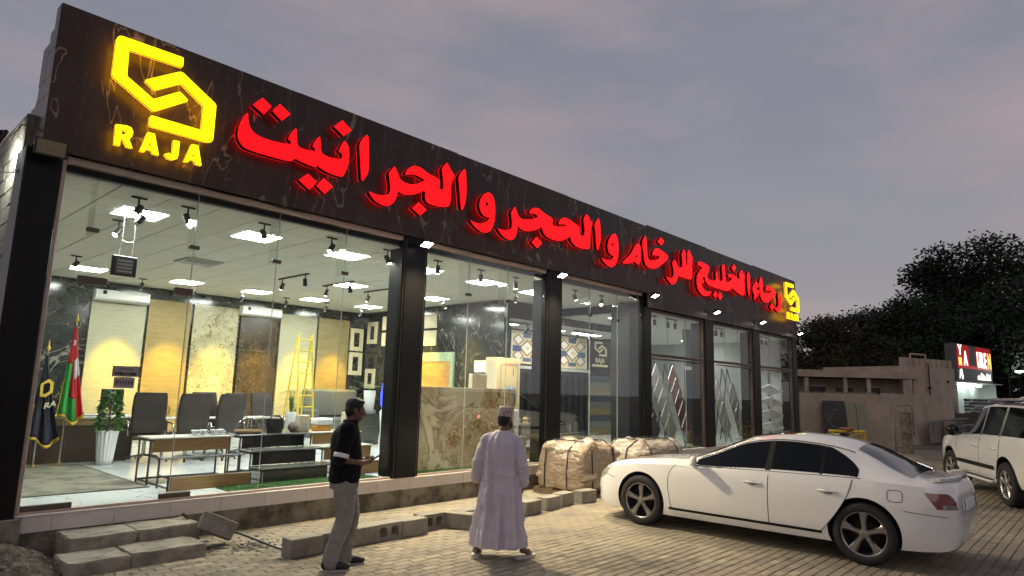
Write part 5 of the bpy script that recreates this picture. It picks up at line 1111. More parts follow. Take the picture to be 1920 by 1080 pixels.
# wrapped pallets
M['wrap'] = pm('film_wrapped_sacks', (0.27, 0.185, 0.125), 0.38, col2=(0.40, 0.33, 0.23), nscale=6, amt=1, bump=1, bscale=14, coat=.7, stretch=(1, 1, 5))
M['wrap2'] = pm('film_wrapped_stone', (0.27, 0.22, 0.18), 0.42, col2=(0.46, 0.42, 0.34), nscale=4, amt=1, bump=.9, bscale=16, coat=.5, stretch=(1, 1, 3))
M['pallet'] = pm('pallet_wood', (0.22, 0.15, 0.085), 0.85, col2=(.14, .09, .05), nscale=6, amt=1)
M['strap'] = pm('black_strap', (0.01, 0.01, 0.011), 0.4)
def wrapped(label, x0, x1, y0, y1, z1, seed, mat, rz=0, lumps=9):
    c = ((x0+x1)/2, (y0+y1)/2, 0); T = thing('wrapped_pallet', label, 'wrapped pallet', c, 'film-wrapped pallets before the glass', rz)
    w, d = (x1-x0)/2, (y1-y0)/2
    for k in range(4): MB().cbox(-w, w, -d+.02+k*(2*d-.14)/3, -d+.12+k*(2*d-.14)/3, .09, .112, .003).build('pallet_plank', M['pallet'], T, world=False)
    for k in (-1, 0, 1): MB().cbox(k*(w-.06)-.05, k*(w-.06)+.05, -d, d, .002, .0885, .004).build('pallet_runner', M['pallet'], T, world=False)
    q = MB(); r_ = random.Random(seed)
    rings = []
    for z, s_ in ((.115, .96), (.2, 1.0), (.45, 1.0), (.65, .97), (z1-.12, .9), (z1-.02, .72)):
        rings.append([(w*s_*(abs(math.cos(t))**.35)*math.copysign(1, math.cos(t)), d*s_*(abs(math.sin(t))**.35)*math.copysign(1, math.sin(t)), z) for t in [2*math.pi*k/36 for k in range(36)]])
    q.loft(rings)
    for i in range(lumps): q.ell((r_.uniform(-w*.75, w*.75), r_.uniform(-d*.7, d*.7), z1-.10+r_.uniform(-.03, .03)), (r_.uniform(.14, .26), r_.uniform(.12, .2), r_.uniform(.1, .16)), 10, 7)
    for i in range(lumps): t = r_.uniform(0, 6.28); q.ell((w*.93*math.copysign(abs(math.cos(t))**.4, math.cos(t)), d*.95*math.copysign(abs(math.sin(t))**.4, math.sin(t)), r_.uniform(.25, z1-.2)), (.12, .12, .07), 10, 7)
    def disp(p, n):
        return p + n*(.022*noise.noise(p*6+Vector((seed, 0, 0))) + .012*(1-2*abs(noise.noise(Vector((p.x*9, p.y*9, p.z*24+seed)))))+.008*noise.noise(p*40))
    me = fuse(q, .022, 3, disp); me.materials.append(mat); o = link('wrapped_load', me, T)
    for k in (-1, 1):
        s_ = MB(); pp = [(k*w*.55, -d*1.03, .13), (k*w*.56, -d*1.03, .5), (k*w*.53, -d*.97, z1-.12), (k*w*.5, -d*.6, z1+.035), (k*w*.5, d*.6, z1+.035), (k*w*.5, d*.98, z1-.15), (k*w*.5, d*1.03, .13)]
        s_.tube(pp, .012, 5); s_.build('strap', M['strap'], T, world=False)
    for k in (-.4, .5):
        s_ = MB(); s_.tube([(-w*1.03, d*k, .13), (-w*1.03, d*k, .5), (-w*.96, d*k, z1-.12), (-w*.6, d*k, z1+.03), (w*.6, d*k, z1+.03), (w*1.03, d*k, .5)], .011, 5); s_.build('strap', M['strap'], T, world=False)
wrapped('large film-wrapped pallet of brown sacks with black straps, left of the sedan', 9.62, 11.0, 7.12, 8.22, .93, 3, M['wrap'], .05)
wrapped('second film-wrapped pallet seen over the sedan bonnet', 11.75, 13.75, 7.2, 8.25, .86, 8, M['wrap2'], -.02, 11)
# ================================================================== vehicles
M['carwhite'] = pm('pearl_white_paint', (0.8, 0.8, 0.79), 0.22, coat=1.0, spec=.6)
M['carglass'] = pm('tinted_glass', (0.004, 0.005, 0.007), 0.05, spec=.25)
M['rearglass'] = pm('rear_window_glass', (0.05, 0.055, 0.055), 0.06, coat=.5)
M['seam'] = pm('panel_gap', (0.02, 0.02, 0.02), 0.8)
M['rubber'] = pm('tyre_rubber', (0.012, 0.012, 0.013), 0.75, bump=.3, bscale=120)
M['alloy'] = pm('dark_alloy', (0.32, 0.31, 0.30), 0.25, .9)
M['alloy_l'] = pm('bright_alloy', (0.55, 0.54, 0.52), 0.25, .9)
M['well'] = pm('wheel_well', (0.006, 0.006, 0.006), 0.9)
M['lamp_clear'] = pm('headlamp_lens', (0.26, 0.255, 0.21), 0.06, .35, col2=(.5, .48, .4), nscale=30, amt=1, coat=1)
M['lamp_red'] = pm('tail_lamp_red', (0.16, 0.004, 0.006), 0.12, coat=.6)
M['trim'] = pm('dark_trim', (0.008, 0.008, 0.008), 0.5, spec=.2)
def ip(tab):
    tab = sorted(tab)
    def f(y):
        if y <= tab[0][0]: return tab[0][1]
        if y >= tab[-1][0]: return tab[-1][1]
        for i in range(len(tab)-1):
            if tab[i][0] <= y <= tab[i+1][0]:
                x0, v0 = tab[i]; x1, v1 = tab[i+1]; h = x1-x0; t = (y-x0)/h
                m0 = (v1-tab[i-1][1])/(x1-tab[i-1][0])*h if i > 0 else (v1-v0)
                m1 = (tab[i+2][1]-v0)/(tab[i+2][0]-x0)*h if i+2 < len(tab) else (v1-v0)
                return (2*t**3-3*t*t+1)*v0 + (t**3-2*t*t+t)*m0 + (-2*t**3+3*t*t)*v1 + (t**3-t*t)*m1
    return f
class Car:
    def __init__(s, top, belt, low, width, g, rail, y0, y1):
        s.T, s.zb, s.zl, s.W, s.g, s.rail = ip(top), ip(belt), ip(low), ip(width), ip(g), rail; s.y0, s.y1 = y0, y1
    def c(s, y): return max(0, min(1, (s.T(y)-s.zb(y)-.10)/.28))
    def rx(s, y): c = s.c(y); return s.W(y)*.80*(1-c)+s.rail*c
    def rz(s, y): c = s.c(y); T, b = s.T(y), s.zb(y); return (b+(T-b)*.74)*(1-c)+(T-.065)*c
    def sx(s, y, z):
        b = s.zb(y)
        if z <= b: t = (z-s.zl(y))/max(.05, b-s.zl(y)); return s.W(y)*s.g(max(0, t))
        r = s.rz(y); t = min(1, (z-b)/max(.01, r-b)); x0 = s.W(y)*s.g(1)-.012*s.c(y); return x0+(s.rx(y)-x0)*t
    def roofz(s, y, x):
        r = s.rx(y); u = min(1, abs(x)/r); return s.rz(y)+(s.T(y)-s.rz(y))*(1-u**2.4)
    def section(s, y):
        zl, b = s.zl(y), s.zb(y); P = [(s.W(y)*.80, zl-.015)]
        for k in range(10): z = zl+(b-zl)*k/9; P.append((s.sx(y, z), z))
        for k in range(1, 6): z = b+.004+(s.rz(y)-b-.004)*k/5; P.append((s.sx(y, z), z))
        for k in range(1, 7): x = s.rx(y)*(1-k/6); P.append((x, s.roofz(y, x)))
        return P
    def body(s, n=110):
        rings = []
        for i in range(n+1):
            t = i/n; y = s.y0+(s.y1-s.y0)*(.5-.5*math.cos(math.pi*t))*.6+(s.y1-s.y0)*t*.4
            P = s.section(y); rings.append([(-x, y, z) for x, z in P]+[(x, y, z) for x, z in reversed(P[:-1])])
        return MB().loft(rings)
    def patch(s, ya, yb, za, zb_, nu=24, nv=10, off=.004, side=-1, hgt=None):
        """a panel lying on the flank: ya(z),yb(z) edges, za(y)/zb(y) callables or numbers"""
        F = lambda f, v: f(v) if callable(f) else f
        g = []
        for j in range(nv+1):
            for i in range(nu+1):
                t = j/nv
                zm = F(za, 0) if not callable(za) else None
                y_ = F(ya, t)+(F(yb, t)-F(ya, t))*i/nu
                z_ = F(za, y_)+(F(zb_, y_)-F(za, y_))*t
                g.append((side*(s.sx(y_, z_)+off), y_, z_))
        q = MB(); fs = [(j*(nu+1)+i, j*(nu+1)+i+1, (j+1)*(nu+1)+i+1, (j+1)*(nu+1)+i) for j in range(nv) for i in range(nu)]
        if side > 0: fs = [f[::-1] for f in fs]
        return q.add(g, fs)
    def ribbon(s, pts, w=.0055, off=.0055, side=-1):
        q = MB(); L = []
        for i in range(len(pts)-1):
            for k in range(8): t = k/8; L.append((pts[i][0]+(pts[i+1][0]-pts[i][0])*t, pts[i][1]+(pts[i+1][1]-pts[i][1])*t))
        L.append(pts[-1]); q.tube([(side*(s.sx(y, z)+off-w*.5), y, z) for y, z in L], w*.6, 5); return q
    def top_patch(s, ya, yb, f0, f1, off=.006, nu=16, nv=14):
        g = []
        for j in range(nv+1):
            y = ya+(yb-ya)*j/nv
            for i in range(nu+1):
                x = -s.rx(y)*(f0+(f1-f0)*j/nv)*(1-2*i/nu); g.append((x, y, s.roofz(y, x)+off))
        return MB().add(g, [(j*(nu+1)+i, j*(nu+1)+i+1, (j+1)*(nu+1)+i+1, (j+1)*(nu+1)+i) for j in range(nv) for i in range(nu)])
def cut_arches(mb, axles, r, w, zc, inner):
    me = mb.mesh('body', True, True); me.materials.append(M['carwhite'])
    o = bpy.data.objects.new('tmp', me); COL.objects.link(o); cs = []
    for y in axles:
        for s_ in (-1, 1):
            cm = MB().lathe([(r, inner), (r, w+.3)] if s_ > 0 else [(r, -w-.3), (r, -inner)], 48, (0, y, zc), 'x').mesh('cut', False, True); cm.materials.append(M['well'])
            co = bpy.data.objects.new('cut', cm); COL.objects.link(co); cs.append(co)
            md = o.modifiers.new('b', 'BOOLEAN'); md.object = co; md.solver = 'EXACT'; md.material_mode = 'TRANSFER'
    dg = bpy.context.evaluated_depsgraph_get(); r_ = bpy.data.meshes.new_from_object(o.evaluated_get(dg))
    bpy.data.objects.remove(o)
    for c_ in cs: bpy.data.objects.remove(c_)
    # flat shading on arch cuts and end caps, smooth elsewhere
    for p in r_.polygons: p.use_smooth = p.material_index == 0 and len(p.vertices) <= 8
    r_.name = 'body'
    try: r_.set_sharp_from_angle(angle=R(38))
    except Exception: pass
    return r_
def oval2(c, a, b_, n=16): return [(c[0], c[1]+a*math.copysign(abs(math.cos(t))**.6, math.cos(t)), c[2]+b_*math.copysign(abs(math.sin(t))**.6, math.sin(t))) for t in [2*math.pi*k/n for k in range(n)]]
def wheel(T, x, y, R_, w, rim, mat, side, spokes=5, steer=0):
    """tyre with rim, spokes and hub; side=-1 outer face towards -x"""
    o = link('wheel', None, T) if False else None
    ty = MB().lathe([(rim, -w/2), (rim+.02, -w/2-.006), (R_-.035, -w/2-.008), (R_-.008, -w/2+.015), (R_, -w*.3), (R_, w*.3), (R_-.008, w/2-.015), (R_-.035, w/2+.008), (rim+.02, w/2+.006), (rim, w/2), (rim-.015, w/2-.03), (rim-.015, -w/2+.03), (rim, -w/2)], 48, (0, 0, 0), 'x')
    # close the torus loft: drop caps
    ty.f = [f for f in ty.f if len(f) == 4]
    me = ty.mesh('wheel', True, True); me.materials.append(M['rubber']); o = link('wheel', me, T, (x, y, R_)); o.rotation_euler[2] = steer
    xo = side*(w/2-.005)
    rm = MB().lathe([(rim+.004, xo), (rim-.012, xo+side*.004), (rim-.02, xo-side*.03), (rim-.02, -xo)], 48, (0, 0, 0), 'x'); rm.f = [f for f in rm.f if len(f) == 4]
    rm.build('rim', mat, o, smooth=True, world=False)
    MB().lathe([(.02, xo-side*.07), (rim*.62, xo-side*.075), (rim*.62, xo-side*.095), (.02, xo-side*.10)], 32, (0, 0, 0), 'x').build('brake_disc', M['trim'], o, world=False)
    MB().lathe([(.0, 0), (rim-.022, 0), (rim-.022, .004), (0, .004)] if False else [(.01, xo-side*.13), (rim-.022, xo-side*.13), (rim-.022, xo-side*.135), (.01, xo-side*.135)], 32, (0, 0, 0), 'x').build('barrel', M['well'], o, world=False)
    for k in range(spokes):
        t = 2*math.pi*k/spokes + .3; d = Vector((0, math.cos(t), math.sin(t))); n = Vector((0, -math.sin(t), math.cos(t))); X = Vector((side, 0, 0))
        q = MB(); rings = []
        for rr_, ww, dep in ((.03, .034, -.012), (rim*.45, .030, -.006), (rim*.75, .042, -.004), (rim-.012, .060, -.006)):
            c_ = d*rr_; b = X*(abs(xo)+dep); rings.append([c_-n*ww+b-X*.02, c_-n*ww*.55+b, c_+n*ww*.55+b, c_+n*ww+b-X*.02, c_+n*ww*.8+b-X*.045, c_-n*ww*.8+b-X*.045])
        q.loft(rings).build('spoke', mat, o, world=False)
    MB().lathe([(.045, xo-side*.02), (.045, xo-side*.004), (.03, xo+side*.001), (.004, xo+side*.002)], 20, (0, 0, 0), 'x').build('hub', mat, o, smooth=False, world=False)
    return o
# ---------------- sedan
S = Car(top=[(-2.37, .62), (-2.365, .80), (-2.34, .92), (-2.27, .985), (-2.1, .995), (-1.93, 1.025), (-1.5, 1.255), (-1.15, 1.355), (-.7, 1.40), (-.35, 1.392), (.05, 1.315), (.45, 1.145), (.84, .985), (1.1, .965), (1.5, .932), (1.9, .875), (2.15, .795), (2.3, .70), (2.39, .58), (2.43, .46)],
        belt=[(-2.37, .60), (-2.33, .82), (-2.2, .90), (-1.9, .93), (-1.5, .935), (-.5, .915), (.5, .89), (.9, .885), (1.5, .85), (2.0, .765), (2.22, .68), (2.36, .56), (2.43, .44)],
        low=[(-2.37, .42), (-2.32, .30), (-2.1, .245), (-1.5, .215), (1.2, .195), (1.9, .195), (2.3, .215), (2.43, .30)],
        width=[(-2.37, .56), (-2.33, .68), (-2.22, .79), (-2.0, .865), (-1.6, .91), (-.6, .92), (.8, .92), (1.4, .91), (1.9, .875), (2.15, .80), (2.3, .69), (2.38, .57), (2.43, .42)],
        g=[(0, .945), (.12, .975), (.42, 1.0), (.78, .988), (1.0, .952)], rail=.575, y0=-2.37, y1=2.43)
AX = 1.465
C1 = thing('sedan', 'white four-door sedan with dark tinted windows parked nose-in to the showroom', 'car', (9.37, 3.73, 0))
bme = cut_arches(S.body(), (-AX, AX), .385, .95, .36, .60); link('body', bme, C1)
for sd in (-1, 1):
    wheel(C1, sd*.79, AX, .345, .22, .245, M['alloy'], sd); wheel(C1, sd*.79, -AX, .345, .22, .245, M['alloy'], sd)
    top_f = lambda y: min(S.rz(y)-.03, S.T(y)-.07)
    lowf = lambda y: S.zb(y)+.028
    def dlo(y):   # top edge of the side glass
        t = S.rz(y)-.032
        return max(lowf(y)+.004, t)
    def win(a, b, name='side_window', tp=dlo):
        S.patch(a, b, lowf, tp, 26, 8, .006, sd).build(name, M['carglass'], C1, smooth=True, world=False)
    win(-.34, .62); win(-1.0, -.41)
    win(-1.42, -1.03, tp=lambda y: max(lowf(y)+.004, min(dlo(y), lowf(y)+.34*max(0, (y+1.45)/.42)**.55)))
    S.patch(-.41, -.34, lowf, dlo, 2, 8, .008, sd).build('pillar_trim', M['trim'], C1, world=False); S.patch(-1.03, -1.0, lowf, dlo, 2, 8, .008, sd).build('pillar_trim', M['trim'], C1, world=False)
    # chrome strip round the glass
    S.ribbon([(y/20, lowf(y/20)-.012) for y in range(-29, 15)], .014, .010, sd).build('window_trim', M['trim'], C1, world=False)
    S.ribbon([(y/20, dlo(y/20)+.012) for y in range(-27, 13)], .016, .006, sd).build('window_trim', M['alloy_l'], C1, world=False)
    # doors: panel, gap, handle
    def zdoor(y): return S.zb(y)+.012
    fd = S.patch(lambda t: -.385+.0*t, lambda t: 1.02-.06*(1-t)**2-.12*t**6, .315, zdoor, 28, 12, .003, sd).build('door', M['carwhite'], C1, smooth=True, world=False)
    rd = S.patch(lambda t: -1.36+.36*(1-t)**1.6+.10*0, lambda t: -.395, lambda y: .315+max(0, (-1.0-y))*0.0, zdoor, 28, 12, .003, sd).build('door', M['carwhite'], C1, smooth=True, world=False)
    S.ribbon([(1.025-.06*(1-t/10)**2-.12*(t/10)**6, .315+(zdoor(1.0)-.315)*t/10) for t in range(11)], .006, .0055, sd).build('door_gap', M['seam'], fd, world=False)
    S.ribbon([(-.39, .315), (-.39, .6), (-.39, .92)], .006, .0055, sd).build('door_gap', M['seam'], fd, world=False)
    S.ribbon([(-1.365+.36*(1-t/10)**1.6, .315+(zdoor(-1.3)-.315)*t/10) for t in range(11)], .006, .0055, sd).build('door_gap', M['seam'], rd, world=False)
    for y, d in ((-.20, fd), (-1.10, rd)):
        x = sd*(S.sx(y, .77)+.022); MB().tube([(x-sd*.02, y-.12, .775), (x, y-.08, .78), (x+sd*.004, y, .782), (x, y+.08, .78), (x-sd*.02, y+.12, .775)], [.008, .013, .014, .013, .008], 8).build('handle', M['carwhite'], d, smooth=True, world=False)
        MB().ell((sd*(S.sx(y, .77)+.004), y, .77), (.008, .07, .028), 12, 6).build('handle_recess', M['alloy'], d, smooth=True, world=False)
    S.patch(-1.02, 1.0, .285, .318, 30, 2, .014, sd).build('sill_moulding', M['trim'], C1, world=False)
    # lamps
    S.patch(lambda t: 2.0+.12*(1-t), lambda t: 2.33-.03*t, lambda y: S.zb(y)-.09, lambda y: S.zb(y)+.02, 14, 6, .006, sd).build('headlight', M['lamp_clear'], C1, smooth=True, world=False)
    S.patch(lambda t: -2.355+.015*t, lambda t: -2.19+.11*t, lambda y: .70, lambda y: min(.865, S.zb(y)-.012), 16, 6, .006, sd).build('tail_light', M['lamp_red'], C1, smooth=True, world=False)
    S.patch(lambda t: -2.345, lambda t: -2.24, .705, .745, 8, 2, .010, sd).build('reverse_lamp', M['lamp_clear'], C1, smooth=True, world=False)
    S.patch(2.27, 2.36, .33, .42, 6, 3, .006, sd).build('fog_lamp', M['trim'], C1, smooth=True, world=False)
    MB().loft([oval2((sd*(.93+.16*k/5), .60-.012*k, .975), .045*(1-.25*(k/5)**3), .068*(1-.3*(k/5)**3)) for k in range(6)]).build('door_mirror', M['carwhite'], C1, smooth=True, world=False)
    MB().tube([(sd*.86, .66, .92), (sd*.95, .62, .94)], .026, 8).build('mirror_arm', M['carwhite'], C1, world=False)
    S.ribbon([(-2.28, .62), (-2.1, .635), (-1.88, .65)], .006, .003, sd).build('bumper_gap', M['seam'], C1, world=False)
    S.ribbon([(1.92, .62), (2.05, .64), (2.14, .66)], .006, .003, sd).build('bumper_gap', M['seam'], C1, world=False)
    MB().tube([(sd*.52, -2.26, .27), (sd*.52, -2.1, .27)], .035, 12).build('exhaust', M['alloy'], C1, world=False)
c_ = [(-1.80+.075*math.copysign(abs(math.cos(t))**.5, math.cos(t)), .80+.062*math.copysign(abs(math.sin(t))**.5, math.sin(t))) for t in [2*math.pi*k/20 for k in range(21)]]
S.ribbon(c_, .006, .003, -1).build('fuel_flap', M['seam'], C1, world=False)
S.top_patch(.05, .80, .93, .97).build('windscreen', M['carglass'], C1, smooth=True, world=False)
S.top_patch(-1.95, -1.36, .97, .90).build('rear_window', M['rearglass'], C1, smooth=True, world=False)
S.top_patch(-.55, -.05, .62, .62, .005).build('sunroof', M['carglass'], C1, smooth=True, world=False)
rings = []
for k in range(17):
    x = -.68+1.36*k/16; b = -.10*(abs(x)/.68)**2.2; y = -2.42-b*0 ; yy = -2.34+.12*(abs(x)/.68)**2.5
    rings.append([(x, yy, 1.015), (x, yy+.02, 1.03), (x, yy+.16, .995), (x, yy+.12, .96), (x, yy+.01, .985)])
MB().loft(rings).build('boot_spoiler', M['carwhite'], C1, smooth=False, world=False)
MB().box(-.5, .5, 2.40, 2.425, .36, .52).build('grille', M['trim'], C1, world=False)
MB().box(-.26, .26, -2.385, -2.37, .66, .77).build('number_plate', M['white'], C1, world=False)
# ---------------- SUV
U = Car(top=[(-2.5, .85), (-2.49, 1.2), (-2.42, 1.6), (-2.28, 1.82), (-1.8, 1.875), (-.6, 1.89), (-.05, 1.86), (.2, 1.78), (.5, 1.56), (.92, 1.245), (1.1, 1.215), (1.7, 1.18), (2.15, 1.12), (2.3, 1.05), (2.40, .92), (2.43, .7)],
        belt=[(-2.5, .84), (-2.46, 1.12), (-2.3, 1.19), (-.5, 1.17), (.9, 1.14), (1.7, 1.10), (2.15, 1.03), (2.32, .95), (2.43, .68)],
        low=[(-2.5, .6), (-2.3, .42), (-1.5, .36), (1.5, .36), (2.2, .40), (2.43, .52)],
        width=[(-2.5, .86), (-2.35, .93), (-1.6, .98), (0, .985), (1.5, .98), (2.0, .95), (2.25, .86), (2.38, .72), (2.43, .6)],
        g=[(0, .94), (.15, .985), (.5, 1.0), (.8, .985), (1, .95)], rail=.70, y0=-2.5, y1=2.43)
C2 = thing('suv', 'white four-wheel-drive wagon with black mirrors and roof rails at the right edge', 'car', (16.95, 1.38, 0), rz=R(-64.1))
AX2 = 1.43
link('body', cut_arches(U.body(), (-AX2, AX2), .47, 1.02, .42, .6), C2)
for sd in (-1, 1):
    wheel(C2, sd*.85, AX2, .395, .27, .255, M['alloy_l'], sd, 6, R(6)); wheel(C2, sd*.85, -AX2, .395, .27, .255, M['alloy_l'], sd, 6)
    lowf = lambda y: U.zb(y)+.03
    dlo = lambda y: max(lowf(y)+.004, U.rz(y)-.035)
    for a, b in ((-.22, .72), (-1.12, -.30), (-2.15, -1.2)): U.patch(a, b, lowf, dlo, 22, 8, .006, sd).build('side_window', M['carglass'], C2, smooth=True, world=False)
    for a, b in ((-.30, -.22), (-1.2, -1.12)): U.patch(a, b, lowf, dlo, 2, 8, .008, sd).build('pillar_trim', M['alloy'], C2, world=False)
    fd = U.patch(-.255, 1.0, .48, lambda y: U.zb(y)+.01, 24, 10, .003, sd).build('door', M['carwhite'], C2, smooth=True, world=False)
    rd = U.patch(lambda t: -1.22+.22*(1-t)**2, -.265, .48, lambda y: U.zb(y)+.01, 24, 10, .003, sd).build('door', M['carwhite'], C2, smooth=True, world=False)
    for yy, d in ((-.26, fd), (1.0, fd), (-1.21, rd)): U.ribbon([(yy, .48), (yy, .8), (yy, U.zb(yy))], .009, .005, sd).build('door_gap', M['seam'], d, world=False)
    for y, d in ((-.08, fd), (-1.0, rd)):
        x = sd*(U.sx(y, .99)+.03); MB().tube([(x-sd*.025, y-.12, .99), (x, y-.08, .995), (x, y+.08, .995), (x-sd*.025, y+.12, .99)], [.01, .018, .018, .01], 8).build('handle', M['carwhite'], d, smooth=True, world=False)
    U.patch(-1.0, .95, .60, .68, 24, 2, .016, sd).build('side_moulding', M['trim'], C2, world=False)
    MB().cbox(sd*.98-.09, sd*.98+.09, -1.0, .98, .36, .41, .015).build('running_board', M['carwhite'], C2, world=False); MB().box(sd*.98-.07, sd*.98+.07, -.9, .85, .4105, .418).build('step_pad', M['trim'], C2, world=False)
    MB().ell((sd*1.10, .70, 1.27), (.13, .085, .13), 14, 8).build('door_mirror', M['blackgloss'], C2, smooth=True, world=False); MB().tube([(sd*.95, .74, 1.2), (sd*1.05, .71, 1.22)], .03, 8).build('mirror_arm', M['blackgloss'], C2, world=False)
    MB().tube([(sd*.62, .1, 1.87), (sd*.64, -.05, 1.93), (sd*.64, -1.9, 1.94), (sd*.62, -2.05, 1.88)], .02, 8).build('roof_rail', M['alloy_l'], C2, smooth=True, world=False)
    U.patch(lambda t: 2.12, lambda t: 2.38, lambda y: U.zb(y)-.19, lambda y: U.zb(y)-.02, 10, 5, .006, sd).build('headlight', M['lamp_clear'], C2, smooth=True, world=False)
    U.ribbon([(1.36+.52*math.cos(t), .42+.53*math.sin(t)) for t in [math.pi*k/12 for k in range(13)]], .02, .008, sd).build('arch_lip', M['carwhite'], C2, world=False)
U.top_patch(.12, .88, .95, .97).build('windscreen', M['carglass'], C2, smooth=True, world=False)
MB().box(-.55, .55, 2.40, 2.44, .72, .92).build('grille', M['trim'], C2, world=False)
# ================================================================== people
M['skin'] = pm('skin', (0.17, 0.085, 0.055), 0.55, col2=(0.13, 0.06, 0.04), nscale=14, amt=.7)
M['hair'] = pm('hair', (0.008, 0.006, 0.006), 0.6, bump=.6, bscale=90)
M['shirt'] = pm('black_polo', (0.0045, 0.0045, 0.0055), 0.9, spec=.25, bump=.2, bscale=200)
M['trouser'] = pm('grey_chino', (0.25, 0.24, 0.22), 0.85, col2=(.2, .19, .175), nscale=9, amt=.8, bump=.2, bscale=220)
M['robe'] = pm('lilac_cotton', (0.58, 0.53, 0.60), 0.85, col2=(.55, .50, .57), nscale=5, amt=.8, bump=.2, bscale=220)
M['shoe'] = pm('black_sneaker', (0.01, 0.01, 0.011), 0.6); M['sole'] = pm('pale_sole', (0.45, 0.44, 0.42), 0.7)
M['sandal'] = pm('white_sandal', (0.55, 0.53, 0.5), 0.6)
M['cap'] = pm('embroidered_cap', (0.52, 0.46, 0.42), 0.85, col2=(0.28, 0.19, 0.16), nscale=45, amt=1, lo=.46, hi=.54, bump=.3, bscale=120)
def limb(q, pts, rad, n=12):
    pts = [Vector(p) for p in pts]
    P = [pts[0]]; Rr = [rad[0]]
    for i in range(len(pts)-1):
        for k in range(1, 5): t = k/4; P.append(pts[i].lerp(pts[i+1], t)); Rr.append(rad[i]+(rad[i+1]-rad[i])*t)
    q.tube(P, Rr, n); q.ell(pts[0], (rad[0],)*3, n, 8); q.ell(pts[-1], (rad[-1],)*3, n, 8)
    for p, r in zip(pts[1:-1], rad[1:-1]): q.ell(p, (r*1.01,)*3, n, 8)
def oval(c, w, d, z, n=28, e=2.4): return [(c[0]+w*math.copysign(abs(math.cos(t))**(2/e), math.cos(t)), c[1]+d*math.copysign(abs(math.sin(t))**(2/e), math.sin(t)), z) for t in [2*math.pi*k/n for k in range(n)]]
def hand(q, wrist, d, pn, curl, sd, s=1.0):
    """palm with five fingers. d: pointing direction, pn: palm normal"""
    d = Vector(d).normalized(); pn = Vector(pn); pn = (pn-d*pn.dot(d)).normalized(); sv = d.cross(pn)*sd; w = Vector(wrist)
    for k in (-.024, 0, .024): limb(q, [w+sv*k*.6, w+d*.045*s+sv*k, w+d*.088*s+sv*k], [.018, .016, .013], 8)
    for i, (o_, L_, r_) in enumerate(((-.032, .062, .0082), (-.011, .074, .0088), (.011, .078, .0088), (.031, .07, .0086))):
        p = w+d*.09*s+sv*o_; a = d; pts = [p-d*.02, p]
        for k in range(3):
            t = curl*(k+1)*.75; dd = d*math.cos(t)+pn*math.sin(t); p = p+dd*L_*(.42, .32, .26)[k]*s; pts.append(p)
        limb(q, pts, [r_*1.15, r_*1.1, r_, r_*.95, r_*.85], 8)
    p = w+d*.025*s+sv*.026; limb(q, [p, p+d*.03+sv*.03+pn*.012, p+d*.062+sv*.036+pn*.03, p+d*.082+sv*.026+pn*.045], [.015, .0125, .0105, .009], 8)
def head(q, c, yaw, pitch=0, s=1.0):
    """face points along +y before yaw (about z)"""
    Rm = Matrix.Rotation(yaw, 3, 'Z') @ Matrix.Rotation(pitch, 3, 'X'); c = Vector(c)
    P = lambda x, y, z: c + Rm @ Vector((x*s, y*s, z*s))
    E = lambda x, y, z, rx, ry, rz: q.ell(P(x, y, z), (rx*s, ry*s, rz*s), 16, 10, Rm)
    E(0, -.012, .03, .074, .094, .09); E(0, .018, -.035, .060, .076, .075); E(0, .052, -.085, .036, .032, .028)   # skull, face, chin
    E(0, .030, -.062, .050, .05, .04); E(0, .078, .018, .05, .016, .012)                                            # jaw, brow
    for sx_ in (-1, 1):
        E(sx_*.034, .070, -.022, .022, .018, .02); E(sx_*.076, -.012, -.012, .010, .022, .034); E(sx_*.03, .082, .003, .013, .008, .007)
    limb(q, [P(0, .086, .008), P(0, .100, -.022), P(0, .110, -.038)], [.009*s, .012*s, .014*s], 8)                   # nose
    E(0, .086, -.066, .024, .012, .007); E(0, .084, -.078, .021, .012, .007)                                         # lips
    return P, Rm
def skin_mesh(q, T, vox=.0065):
    me = fuse(q, vox, 2); me.materials.append(M['skin']); return link('body', me, T)
def cloth(q, T, name, mat, vox, disp, sm=4):
    me = fuse(q, vox, sm, disp); me.materials.append(mat); return link(name, me, T)
